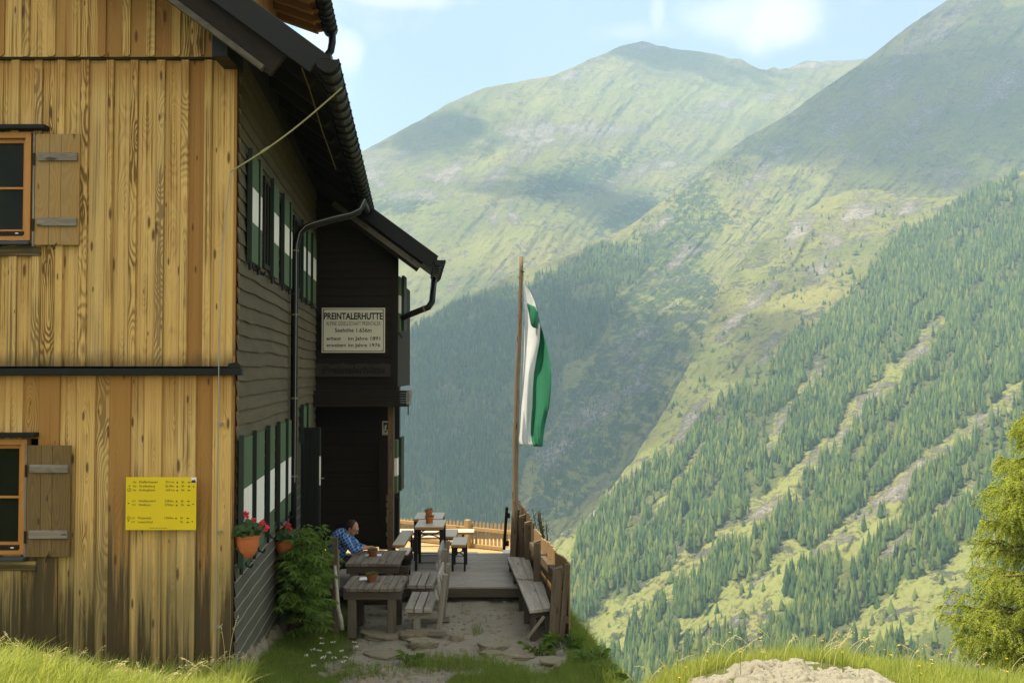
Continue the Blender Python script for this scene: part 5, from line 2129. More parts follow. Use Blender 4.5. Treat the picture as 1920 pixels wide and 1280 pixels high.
def side_fence():
    T = thing('board_fence', 'tall board fence with heavy posts along the cliff edge behind the benches', 'fence', (0.7, 14.2, 0))
    A = Vector((0.80, 14.0, 0)); B = Vector((0.11, 19.3, 0))
    d = (B - A).normalized(); L = (B - A).length
    n = Vector((-d.y, d.x, 0))
    if n.x > 0: n = -n          # inward, towards the terrace
    mb = MB(); md = MB()
    s = 0.06
    while s < L:
        w = random.uniform(0.10, 0.135)
        f = s / L
        top = 1.05 + 0.02 * math.sin(s * 5) + (0.10 + (f - .62) * .35 if f > 0.62 else 0) + random.uniform(-.015, .015)
        c = A + d * (s + w / 2)
        tgt = md if f > 0.60 else mb
        z0 = -0.05 if s > .5 else .0
        tgt.box((c.x, c.y, (top + z0) / 2), (0.024, w - .006, top - z0), (n, d, UP), 2)
        s += w
    mb.build('fence_boards', M_FENCES, T, bevel=.003)
    md.build('dark_fence_boards', M_FENCED, T, bevel=.003)
    mb = MB()
    mb.beam(A + n * .07 + UP * .76 + d * .05, A + d * 3.05 + n * .07 + UP * .80, 0.09, 0.13)
    mb.build('rail', M_POST, T, bevel=.008)
    mb = MB()
    mb.beam(A + n * .05 + UP * .30, A + d * L + n * .05 + UP * .34, 0.06, 0.09)
    mb.build('rail', M_FENCED, T, bevel=.006)

    def post(px, ytop, Y, w, zb, mat=M_POST, tilt=0.0, hook=True):
        c = P(px, ytop, Y)
        mb = MB()
        mb.beam((c.x - tilt, Y, zb), (c.x, Y, c.z - .02), w, w * 1.1, up=(0, 1, 0))
        # sloping top
        h = w / 2
        b = Vector((c.x, Y, c.z - .02))
        mb.add([b + Vector((-h, -h, 0)), b + Vector((h, -h, 0)), b + Vector((h, h, 0)), b + Vector((-h, h, 0)), b + Vector((-h, -h, .01)), b + Vector((h, -h, .045)), b + Vector((h, h, .045)), b + Vector((-h, h, .01))],
               [(0, 1, 2, 3), (4, 5, 6, 7), (0, 1, 5, 4), (1, 2, 6, 5), (2, 3, 7, 6), (3, 0, 4, 7)])
        return mb.build('post', mat, T, bevel=.005)
    post(1045, 1064, 14.0, 0.135, -0.15, tilt=0.07)
    post(1007, 1014, 15.9, 0.11, 0.0)
    post(990, 978, 17.6, 0.12, 0.1)
    post(979, 966, 18.2, 0.11, 0.1, M_FENCED)
    post(968, 956, 18.7, 0.12, 0.1, M_FENCED)
    mb = MB()
    c = P(1064, 1057, 13.95)
    b = P(1050, 1190, 14.0)
    mb.beam((b.x + .0, 13.95, -.15), (c.x, 13.95, c.z), 0.075, 0.05, up=(0, 1, 0))
    mb.build('end_board', M_POST, T, bevel=.006)
    mb = MB()
    mb.box(P(1056, 1086, 13.98), (0.10, 0.08, 0.10), grain=0)
    mb.box(P(1050, 1163, 13.98), (0.10, 0.08, 0.05), grain=0)
    mb.build('rail_end', M_FENCED, T, bevel=.006)
    mb = MB()
    mb.beam(P(988, 1196, 13.75), P(1020, 1155, 13.9), 0.03, 0.03)
    mb.build('brace', M_BFRAME, T)
    # small leaning gate leaf left of the flagpole
    T2 = thing('leaning_board', 'narrow dark leaning board with rail stubs beside the foot of the flagpole', 'board', P(945, 1030, 19))
    mb = MB()
    mb.beam(P(945, 1030, 19.0), P(950.5, 950, 19.0), 0.055, 0.05, up=(0, 1, 0))
    mb.build('upright', M_DWOOD, T2, bevel=.01)
    mb = MB()
    mb.box(P(953, 966, 19.0), (0.07, .05, .09), grain=0)
    mb.build('rail_stub', M_DWOOD, T2)
    mb = MB()
    mb.box(P(951, 1018, 19.0), (0.07, .05, .09), grain=0)
    mb.build('rail_stub', M_DWOOD, T2)


side_fence()


# ---------------- benches along the fence
def plank_bench(fl, fr, bl, br, z, label, legs):
    """seat corners front-left, front-right, back-left, back-right in plan"""
    T = thing('plank_bench', label, 'bench', ((fl.x + br.x) / 2, (fl.y + br.y) / 2, 0.05), 'plank benches along the fence')
    for (a0, a1, b0, b1, mat) in ((0.0, 0.60, 0.0, 0.60, M_BENCH), (0.615, 1.0, 0.615, 1.0, M_BENCH)):
        mb = MB()
        q = [fl.lerp(fr, a0), fl.lerp(fr, a1), bl.lerp(br, b1), bl.lerp(br, b0)]
        q = [Vector((p.x, p.y, z)) for p in q]
        L = (q[3] - q[0]).length
        w = (q[1] - q[0]).length
        vs = q + [p - UP * .045 for p in q]
        fs = [(0, 1, 2, 3), (7, 6, 5, 4), (0, 4, 5, 1), (1, 5, 6, 2), (2, 6, 7, 3), (3, 7, 4, 0)]
        uv = [[(0, 0), (0, w), (L, w), (L, 0)], [(L, 0), (L, w), (0, w), (0, 0)], [(0, 0), (.05, 0), (.05, w), (0, w)], [(0, 0), (0, .05), (L, .05), (L, 0)], [(0, 0), (.05, 0), (.05, w), (0, w)], [(0, 0), (0, .05), (L, .05), (L, 0)]]
        mb.add(vs, fs, uv)
        mb.build('seat_plank', mat, T, bevel=.004)
    for t_ in legs:
        c0 = fl.lerp(bl, t_); c1 = fr.lerp(br, t_)
        zg = min(ground_at(c0.x, c0.y), 0.3) if t_ else ground_at(c0.x, c0.y)
        if c0.y > 16.4: zg = 0.25
        mb = MB()
        mb.beam((c0.x + .02, c0.y + .06, z - .09), (c1.x - .02, c1.y + .06, z - .09), 0.07, 0.08)
        mb.build('cross_rail', M_TLEG, T, bevel=.005)
        for p in (c0.lerp(c1, .18), c0.lerp(c1, .85)):
            mb = MB()
            mb.box((p.x, p.y + .06, (z - .13 + zg - .05) / 2), (0.085, 0.085, z - .13 - zg + .05), grain=2)
            mb.build('leg', M_TLEG, T, bevel=.005)


plank_bench(Pz(993, 1143.5, .45), Pz(1034, 1139, .45), Pz(968.5, 1085, .45), Pz(1016, 1086, .45), 0.45, 'nearer silvery two-plank bench with clipped corner below the sunlit fence boards', (0.03, .5, .93))
plank_bench(Pz(967.5, 1083, .48), Pz(1003, 1084, .48), Pz(950, 1042.5, .48), Pz(992, 1045, .48), 0.48, 'farther silvery two-plank bench standing on the edge of the deck by the dark fence', (0.35, .9))


# ---------------- rustic tables
def pot_bowl(name, label, px, py, Y, r, h, mat, plant, parent_z=None, group=None, dense=60):
    c = P(px, py, Y)
    z = parent_z if parent_z is not None else c.z
    T = thing(name, label, 'plant pot', (c.x, Y, z), group)
    mb = MB()
    mb.lathe((c.x, Y, z), [(0.001, 0), (r * .62, 0), (r * .66, h * .08), (r * .70, h * .2), (r * .92, h * .72), (r * 1.0, h * .76), (r * 1.02, h), (r * .92, h), (r * .88, h * .85), (.001, h * .84)], 22)
    mb.build('pot', mat, T, smooth=False)
    mb = MB()
    mb.lathe((c.x, Y, z + .0), [(r * .75, 0.0), (r * .86, .012), (r * .86, .02), (r * .6, .012)], 22)
    mb.build('saucer', mat, T)
    f = MB()
    for k in range(dense):
        a = random.uniform(0, 6.28); rr = r * .85 * math.sqrt(random.random())
        b = Vector((c.x + math.cos(a) * rr, Y + math.sin(a) * rr, z + h * .82))
        t_ = b + Vector((math.cos(a) * random.uniform(0, .04), math.sin(a) * random.uniform(0, .04), random.uniform(.02, .07)))
        leafy(f, b, t_, random.uniform(.012, .022))
    f.build('plant', plant, T, fixn=False)
    return T


def leafy(mb, a, b, w, fold=0.25):
    """one pointed leaf from a to b"""
    a = Vector(a); b = Vector(b)
    d = b - a
    s = d.cross(Vector((random.uniform(-1, 1), random.uniform(-1, 1), random.uniform(.2, 1))))
    if s.length < 1e-6:
        s = Vector((1, 0, 0))
    s.normalize()
    m = a + d * .45
    up = s.cross(d).normalized() * (w * fold)
    mb.add([a, m + s * w * .5 + up, b, m - s * w * .5 + up, m - up * .2], [(0, 1, 4), (1, 2, 4), (2, 3, 4), (3, 0, 4)], [[(0, 0)] * 3] * 4)


def rustic_table(x0, x1, y0, y1, z, nplanks, round_, label, zg):
    T = thing('rustic_table', label, 'table', ((x0 + x1) / 2, (y0 + y1) / 2, zg))
    mb = MB()
    pw = (x1 - x0) / nplanks
    r = round_
    for i in range(nplanks):
        a, b = x0 + pw * i + .004, x0 + pw * (i + 1) - .004

        def yoff(x):
            e = min(x - x0, x1 - x)
            return r - math.sqrt(max(0, r * r - (r - e) ** 2)) if e < r else 0.0
        K = 3 if r else 1
        xs = [a + (b - a) * k / K for k in range(K + 1)]
        top = [(x, y0 + yoff(x)) for x in xs] + [(x, y1 - yoff(x)) for x in reversed(xs)]
        n = len(top)
        dz = random.uniform(-.003, .003)
        vs = [(p[0], p[1], z + dz) for p in top] + [(p[0], p[1], z - .045 + dz) for p in top]
        fs = [tuple(range(n)), tuple(range(2 * n - 1, n - 1, -1))] + [(k, (k + 1) % n, (k + 1) % n + n, k + n) for k in range(n)]
        c = (a + b) / 2
        uv = [[(vs[i][1], vs[i][0] - c) for i in f] for f in fs[:2]] + [[(vs[i][1] + vs[i][2], vs[i][2] - z) for i in f] for f in fs[2:]]
        mb.add(vs, fs, uv)
    mb.build('tabletop', M_TABLE, T, bevel=.004)
    mb = MB()
    for yy in (y0 + .075, y1 - .075):
        mb.box(((x0 + x1) / 2, yy, z - .105), (x1 - x0 - .03, 0.08, 0.115), grain=0)
    for xx in (x0 + .07, x1 - .07):
        mb.box((xx, (y0 + y1) / 2, z - .105), (0.06, y1 - y0 - .24, 0.11), grain=1)
    mb.build('apron', M_TLEG, T, bevel=.006)
    lw = 0.118
    for sx, sy in ((0, 0), (1, 0), (0, 1), (1, 1)):
        xx = x0 + .13 if not sx else x1 - .15
        yy = y0 + .10 if not sy else y1 - .10
        mb = MB()
        mb.box((xx, yy, (z - .16 + zg - .04) / 2), (lw, lw * .95, z - .16 - zg + .04), grain=2)
        mb.build('leg', M_TLEG2 if not sy else M_TLEG, T, bevel=.008)
    mb = MB()
    mb.box(((x0 + x1) / 2, y1 - .11, zg + .30), (x1 - x0 - .3, .06, .10), grain=0)
    mb.build('stretcher', M_TLEG, T, bevel=.006)


rustic_table(-2.375, -1.535, 14.24, 15.17, 0.68, 8, 0.11, 'weathered plank table with rounded corners, nearest on the gravel terrace', 0.02)
rustic_table(-2.60, -1.755, 15.86, 17.05, 0.72, 7, 0.0, 'square cornered plank table where the man in the blue shirt sits', 0.04)
pot_bowl('flower_pot', 'small brown clay pot of dry heather on the rounded plank table', 697, 1086, 14.72, .083, .098, M_TERRAD, M_HEATH, 0.682, 'clay pots on the tables', 90)
pot_bowl('flower_pot', 'small brown clay pot beside the hand of the seated man', 699, 1040, 16.52, .083, .098, M_TERRAD, M_HEATH, 0.722, 'clay pots on the tables', 90)


def paper(px, py, Y, z, w, d, a, label):
    mb = MB()
    c = P(px, py, Y)
    R = (Vector((math.cos(a), math.sin(a), 0)), Vector((-math.sin(a), math.cos(a), 0)), UP)
    mb.box((c.x, Y, z + .003), (w, d, .003), R)
    mb.box((c.x + .012, Y + .01, z + .0065), (w * .9, d * .92, .002), R)
    o = mb.build('paper_sheet', M_PAPER)
    tag(o, label, 'paper', 'papers on the tables')


paper(684, 1081, 14.9, .681, .15, .2, .1, 'white folded paper left of the pot on the rounded plank table')
paper(700, 1039, 16.58, .721, .26, .14, .05, 'white paper lying under the pot near the man')


# ---------------- benches with backs
def back_bench(x0, x1, y0, y1, zs, zg, label, top):
    T = thing('garden_bench', label, 'bench', ((x0 + x1) / 2, (y0 + y1) / 2, zg), 'garden benches with backs')
    pw = (x1 - x0) / 3
    for i in range(3):
        mb = MB()
        mb.box((x0 + pw * (i + .5), (y0 + y1) / 2, zs - .03), (pw - .016, y1 - y0, .062), grain=1)
        mb.build('seat_plank', M_BENCH, T, bevel=.007)
    for k, yy in enumerate((y0 + .12, y1 - .14)):
        mb = MB()
        mb.box(((x0 + x1) / 2 + .10, yy, zg + .045), (x1 - x0 + .17, .10, .09), grain=0)
        mb.build('foot', M_BFRAME, T, bevel=.008)
        mb = MB()
        mb.box(((x0 + x1) / 2 - .03, yy, (zs - .16 + zg + .09) / 2), (.105, .10, zs - .16 - zg - .09), grain=2)
        mb.build('leg', M_BFRAME, T, bevel=.006)
        mb = MB()
        mb.box(((x0 + x1) / 2 + .07, yy, zs - .115), (x1 - x0 + .06, .09, .10), grain=0)
        mb.build('seat_bearer', M_BFRAME, T, bevel=.006)
        mb = MB()
        mb.beam((x1 + .085, yy, zg + .085), (x1 + .165, yy, top), .075, .095, up=(0, 1, 0))
        mb.build('back_post', M_BFRAME, T, bevel=.008)
    for (zz, xx) in ((top - .075, x1 + .085), (top - .27, x1 + .055)):
        mb = MB()
        R = (Vector((.98, 0, .17)), Vector((0, 1, 0)), Vector((-.17, 0, .98)))
        mb.box((xx, (y0 + y1) / 2, zz), (.035, y1 - y0 - .02, .14), R, 1)
        mb.build('back_slat', M_BENCH, T, bevel=.006)


back_bench(-1.495, -1.105, 14.18, 15.24, 0.42, 0.02, 'silvery garden bench with back, nearer one facing the rounded table', 0.87)
back_bench(-1.60, -1.21, 15.74, 16.75, 0.42, 0.02, 'silvery garden bench with back, farther one just before the deck edge', 0.95)


def stump_planter():
    c = P(751, 1106, 16.6)
    T = thing('stump_planter', 'cut log stump beside the square plank table carrying a dark planter', 'planter', (c.x, 16.7, 0.02))
    mb = MB()
    mb.lathe((c.x, 16.7, 0.0), [(.001, -.02), (.15, -.02), (.142, .06), (.128, .25), (.122, .44), (.001, .445)], 18, wob=.03)
    mb.build('log', mat_wood('split log', (0.20, 0.135, 0.065), (0.085, 0.055, 0.028), 0.02, .7, (0.16, 0.125, 0.08), .5), T, smooth=False)
    mb = MB()
    mb.box((c.x - .05, 16.7, .50), (.36, .34, .11), grain=0)
    mb.build('board', M_TLEG, T, bevel=.006)
    pot_bowl('heather_pot', 'dark pot of purple brown heather on the log stump by the table', 760, 1052, 16.7, .125, .12, M_DWOOD, M_DHEATH, .557, None, 220)


stump_planter()


def man_bench():
    T = thing('wall_bench', 'dark plank bench along the hut wall under the seated man', 'bench', (-3.05, 16.6, .03))
    mb = MB()
    for i in range(2):
        mb.box((-3.14 + .17 * i, 16.6, .44), (.16, 1.5, .045), grain=1)
    mb.build('seat', M_TLEG, T, bevel=.005)
    for yy in (16.0, 17.2):
        mb = MB()
        mb.box((-3.05, yy, .215), (.26, .07, .40), grain=2)
        mb.build('leg', M_TLEG, T, bevel=.005)
    T = thing('low_bench', 'low plank bench behind the rounded table, mostly hidden under it', 'bench', (-2.0, 15.5, .03))
    mb = MB()
    mb.box((-2.02, 15.52, .36), (.72, .24, .045), grain=0)
    mb.build('seat', M_BENCH, T, bevel=.005)
    for xx in (-2.3, -1.74):
        mb = MB()
        mb.box((xx, 15.52, .18), (.07, .2, .33), grain=2)
        mb.build('leg', M_TLEG, T, bevel=.005)


man_bench()


# ---------------- trestle (beer) tables and benches
def trestle(x0, x1, y0, y1, z, zg, name, label, cat, group, legw=.035, shear=0.0):
    T = thing(name, label, cat, ((x0 + x1) / 2, (y0 + y1) / 2, zg), group)
    mb = MB()
    n = 3 if (x1 - x0) < .4 or True else 4
    long_y = (y1 - y0) >= (x1 - x0)
    mb.box(((x0 + x1) / 2, (y0 + y1) / 2, z - .006), (x1 - x0, y1 - y0, .012), grain=1 if long_y else 0)
    mb.build('board', M_BEER, T, bevel=.003)
    mb = MB()
    h = .038
    for s in (0, 1):
        mb.box(((x0 + x1) / 2, y0 + .01 if not s else y1 - .01, z - .012 - h / 2), (x1 - x0 - .002, .02, h), grain=0)
        mb.box((x0 + .01 if not s else x1 - .01, (y0 + y1) / 2, z - .012 - h / 2), (.02, y1 - y0 - .042, h), grain=1)
    mb.build('edge_rail', M_BEERE, T, bevel=.002)
    ends = (y0 + .06, y1 - .10) if long_y else (x0 + .25, x1 - .25)
    for e in ends:
        fr = MB()
        if long_y:
            q = lambda u, zz: Vector((x0 + .025 + (x1 - x0 - .05) * u, e, zz))
        else:
            q = lambda u, zz: Vector((e, y0 + .03 + (y1 - y0 - .06) * u, zz))
        for u in (0.0, 1.0):
            l = MB()
            l.beam(q(u, zg), q(u, z - .04), legw, legw, up=(0, 1, 0) if long_y else (1, 0, 0))
            l.build('leg', M_BLACK, T)
        fr.beam(q(0, z - .06), q(1, z - .06), .025, .03)
        sr = MB()
        sr.beam(q(0, zg + .14), q(1, zg + .14), .012, .012)
        sr.build('stretcher', M_BLACK, T)
        zz0, zz1 = z - .22, z - .075
        for (a, b) in ((0.02, .98), (.98, .02)):
            pts = []
            for k in range(9):
                t_ = k / 8
                u = a + (b - a) * t_
                pts.append(q(u, zz0 + (zz1 - zz0) * (t_ + .12 * math.sin(t_ * 6.283))))
            fr.tube(pts, .011, 6)
        fr.build('cross_brace', M_BLACK, T)
    return T


gp = 'trestle tables'
gb = 'trestle benches'
trestle(-1.69, -1.195, 17.65, 18.5, 1.02, .25, 'trestle_table', 'nearer beer garden table with black legs and a clay pot, on the deck', 'table', gp, .045)
trestle(-1.80, -1.28, 18.62, 19.45, 1.02, .25, 'trestle_table', 'second beer garden table, right behind the nearer one on the deck', 'table', gp, .045)
trestle(-1.055, -.795, 17.62, 18.42, .72, .25, 'trestle_bench', 'nearer trestle bench with black folding legs, right of the deck tables', 'bench', gb)
trestle(-1.28, -1.02, 18.5, 19.32, .72, .25, 'trestle_bench', 'trestle bench behind the nearer one, right of the second deck table', 'bench', gb)
trestle(-2.07, -1.86, 17.62, 19.2, .72, .25, 'trestle_bench', 'long trestle bench left of the deck tables beside the porch post', 'bench', gb)
trestle(-1.92, -1.72, 16.75, 17.45, .70, .25, 'trestle_bench', 'short trestle bench left of the deck, half hidden behind the planter', 'bench', gb)
trestle(-2.75, -.86, 22.9, 23.4, 0.10, -.76, 'trestle_table', 'sunlit table standing sideways on the lower terrace by the picket fence', 'table', gp)
trestle(-2.6, -.75, 22.1, 22.36, -0.24, -.76, 'trestle_bench', 'sunlit bench along the near side of the lower terrace table', 'bench', gb)
trestle(-2.6, -1.3, 24.2, 24.46, -0.22, -.76, 'trestle_bench', 'sunlit bench on the lower terrace closest to the pickets', 'bench', gb)
trestle(-.20, .10, 22.0, 22.9, -.26, -.76, 'trestle_bench', 'sunlit short bench on the lower terrace near the flagpole', 'bench', gb)
pot_bowl('flower_pot', 'terracotta pot on the nearer deck table', 805, 976, 18.1, .078, .11, M_TERRA, M_HEATH, 1.02, 'terracotta pots on the deck tables', 40)
pot_bowl('flower_pot', 'terracotta pot on the second deck table, behind the first', 804, 960, 19.0, .078, .11, M_TERRA, M_HEATH, 1.02, 'terracotta pots on the deck tables', 40)


# ---------------- flagpole and flag
def flag():
    Y = 18.6
    b = P(961, 1010, Y); b.z = 0.1
    t_ = P(977, 481, Y)
    T = thing('flagpole', 'bare peeled trunk flagpole rising beside the fence at the deck corner', 'flagpole', b)
    mb = MB()
    pts = []
    rad = []
    for k in range(24):
        u = k / 23
        p = b.lerp(t_, u)
        p.x += 0.012 * math.sin(u * 9) + random.uniform(-.003, .003)
        pts.append(p)
        rad.append((0.062 - .026 * u) * random.uniform(.96, 1.05))
    mb.tube(pts, rad, 12)
    m = mat_wood('peeled trunk', (0.26, 0.19, 0.115), (0.10, 0.072, 0.045), 0.03, .8, (0.24, 0.20, 0.15), .5)
    pole = mb.build('pole', m, T, smooth=True)
    for k in range(26):
        mb = MB()
        u = random.uniform(.08, .98)
        p = b.lerp(t_, u)
        a = random.uniform(0, 6.28)
        r = .062 - .026 * u
        mb.blob(p + Vector((math.cos(a) * r, math.sin(a) * r, 0)), (.014, .014, .012), 6, 4)
        mb.build('branch_stub', m, pole)
    mb = MB()
    c = P(979.5, 512, Y)
    mb.box(c, (.03, .03, .09))
    mb.tube([P(977, 508, Y - .03), P(983, 510, Y - .03)], .012, 6)
    mb.build('pulley', M_BLACK, T)
    mb = MB()
    Ml = mat_plain('halyard rope', (.55, .53, .48), .8)
    mb.tube([P(980, 514, Y), P(979, 620, Y), P(977, 720, Y), P(973, 815, Y), P(970, 835, Y - .02)], .006, 5)
    mb.tube([P(981.5, 514, Y), P(982.5, 530, Y)], .007, 5)
    mb.build('halyard', Ml, T)

    def cloth(name, c1, c2):
        m, t = newmat(name)
        n = t.noise(t.obj(), 40, 3)
        c = t.mix(n, c1, c2)
        bs, out = t.out(c, .75, 0, t.bump(t.noise(t.obj(), 5, 4, .6), .25, .05), .15)
        tr = t.n("ShaderNodeBsdfTranslucent", {'Color': c})
        ms = t.n("ShaderNodeMixShader", {0: .48, 1: bs.outputs[0], 2: tr.outputs[0]})
        t.t.links.new(ms.outputs[0], out.inputs[0])
        return m
    mw = cloth('white flag cloth', (.82, .84, .86), (.88, .90, .92))
    mg = cloth('green flag cloth', (.050, .270, .160), (.075, .33, .205))
    ys = [528, 548, 568, 590, 612, 640, 670, 700, 730, 760, 790, 812, 826, 836]
    lf = [981, 982, 983, 983.3, 983.3, 982.8, 982, 980.5, 979, 977.5, 976, 974.5, 973, 973]
    md = [982.7, 995, 1003.4, 1008.3, 1012.8, 1012, 1006, 1001, 999, 998, 995.5, 995, 996.5, 1001]
    rt = [983, 995.5, 1004, 1009, 1014, 1023, 1030, 1033.5, 1033, 1030, 1023, 1019.5, 1018.5, 1017.5]
    yb_off = [0] * 10 + [0, 2, 3, 0]
    NR = 60
    NC = 13
    V = []
    yy = np.linspace(528, 836, NR)
    for y in yy:
        l, m_, r = np.interp(y, ys, lf), np.interp(y, ys, md), np.interp(y, ys, rt)
        k = (y - 528) / 308
        for j in range(2 * NC + 1):
            if j <= NC:
                u = j / NC; x = l + (m_ - l) * u
            else:
                u = (j - NC) / NC; x = m_ + (r - m_) * u
            s = j / (2 * NC)
            fold = 0.10 * math.sin(s * 9 + k * 4.0) * min(1, k * 3 + .15) + .05 * math.sin(s * 17 - k * 9) * k
            fold += 0.045 * math.sin(s * 26 + (1 - k) * 10 + s * 6) * max(0, k - .55) * 2
            drop = (-8 if j == 0 else 0) * (k > .97) + 10 * max(0, k - .9) * (s - .35) * 1.0 * 2.0
            yq = y + drop * (1 if k > .9 else 0)
            p = P(x, yq, Y - .03 + fold - 1.15 * (x - l) / F * Y)
            V.append(p)
    Fq = []; mi = []
    W_ = 2 * NC + 1
    for i in range(NR - 1):
        for j in range(2 * NC):
            Fq.append((i * W_ + j, (i + 1) * W_ + j, (i + 1) * W_ + j + 1, i * W_ + j + 1))
            mi.append(0 if j < NC else 1)
    o = bulk('flag', np.array([tuple(v) for v in V]), np.array(Fq), [mw, mg], mi=mi, smooth=True)
    md_ = o.modifiers.new('thick', 'SOLIDIFY'); md_.thickness = .003
    tag(o, 'white and green flag hanging slack from the peeled flagpole', 'flag')
    # the corner that has folded back over the white
    q = [(988, 568), (1003, 574), (1009, 590), (1014.5, 617), (1003, 614), (995, 612), (992, 595)]
    V = []
    cx = 1001; cy = 592
    cols = 10; rows = 14
    for i in range(rows):
        k = i / (rows - 1)
        l = np.interp(k, [0, .5, .9, 1], [988, 992, 995.5, 1000]); r = np.interp(k, [0, .4, 1], [1003.5, 1009.5, 1015.5])
        ytop = 567; 
        for j in range(cols):
            u = j / (cols - 1)
            y = 568 + k * 46 + (1 - k) * u * 7 + k * u * 3
            p = P(l + (r - l) * u, y, Y - .40 + .05 * math.sin(u * 5 + k * 3) + .05 * (u - .5) ** 2 - .04 * math.sin(k * 3.1))
            V.append(tuple(p))
    Fq = [(i * cols + j, (i + 1) * cols + j, (i + 1) * cols + j + 1, i * cols + j + 1) for i in range(rows - 1) for j in range(cols - 1)]
    f = bulk('folded_corner', np.array(V), np.array(Fq), [mg], smooth=True)
    md_ = f.modifiers.new('thick', 'SOLIDIFY'); md_.thickness = .003
    put(f, o)


flag()


# ---------------- wall pots with geraniums
def geranium(px, ytop, Y, r, h, flowers, label):
    c = P(px, ytop, Y)
    cx = wall_x(Y) + r * .95 + .03
    T = thing('geranium_pot', label, 'plant pot', (c.x, Y, c.z - h), 'geranium pots on the side wall')
    ctr = (c.x, Y, c.z - h)
    mb = MB()
    mb.lathe(ctr, [(.001, 0), (r * .44, 0), (r * .60, h * .10), (r * .78, h * .28), (r * .90, h * .52), (r * .96, h * .86), (r * 1.03, h * .88), (r * 1.05, h), (r * .96, h), (r * .9, h * .85), (.001, h * .84)], 28)
    mb.build('pot', M_TERRA, T, smooth=False)
    f = MB()
    for k in range(170):
        a = random.uniform(0, 6.28)
        rr = r * 1.15 * math.sqrt(random.random())
        b = Vector((ctr[0] + math.cos(a) * rr * .8, ctr[1] + math.sin(a) * rr * .8, c.z - .02))
        up = random.uniform(.03, .17) * (1.15 - rr / r * .5)
        p = b + Vector((math.cos(a) * .05, math.sin(a) * .05, up))
        # round scalloped leaf
        s = random.uniform(.022, .038)
        nrm = Vector((math.cos(a) * .6 + random.uniform(-.3, .3), math.sin(a) * .6 + random.uniform(-.5, .1), random.uniform(.4, 1))).normalized()
        t1 = nrm.cross(Vector((0, 0, 1)))
        if t1.length < .01: t1 = Vector((1, 0, 0))
        t1.normalize(); t2 = nrm.cross(t1)
        vs = [p - nrm * .006] + [p + (t1 * math.cos(q) + t2 * math.sin(q)) * s * (1 + .12 * math.sin(q * 3.5)) for q in [i / 7 * 6.283 for i in range(7)]]
        f.add(vs, [(0, 1 + i, 1 + (i + 1) % 7) for i in range(7)], [[(0, 0)] * 3] * 7)
    for k in range(14):       # trailing stems below the pot
        b = Vector((ctr[0] + random.uniform(-.03, .08), ctr[1] + random.uniform(-.1, .1), ctr[2] + random.uniform(-.09, .01)))
        leafy(f, b, b + Vector((random.uniform(-.04, .05), 0, random.uniform(-.05, .02))), .03)
    fo = f.build('foliage', M_GERL, T, fixn=False)
    for (fx, fy, s) in flowers:
        p0 = P(fx, fy, Y - .02)
        fl = MB()
        for k in range(26):
            a = random.uniform(0, 6.28); e = random.uniform(-.6, 1.2)
            d = Vector((math.cos(a) * math.cos(e), math.sin(a) * math.cos(e), math.sin(e)))
            q = p0 + d * s * .7
            leafy(fl, q - d * s * .2, q + d * s * .45 + Vector((random.uniform(-1, 1), random.uniform(-1, 1), random.uniform(-1, 1))) * s * .3, s * .7, .15)
        fl.build('flower_head', M_PETAL, fo, fixn=False)
        st = MB()
        st.tube([p0, Vector((ctr[0] + (p0.x - ctr[0]) * .5, Y, c.z + .02))], .003, 5)
        st.build('flower_stem', M_GERL, fo)
    return T


geranium(463.5, 1001, 11.02, .136, .245, [(457, 967, .045), (463, 966, .035), (475, 976, .032), (493, 984, .034), (496.5, 991, .045), (491, 979, .028), (460, 972, .03)], 'larger orange terracotta pot of red geraniums at the near window')
geranium(533, 1009, 14.1, .126, .235, [(541, 987, .040), (541, 997, .050), (537, 984, .03), (544, 992, .03)], 'smaller terracotta pot of pink red geraniums above the elder bush')


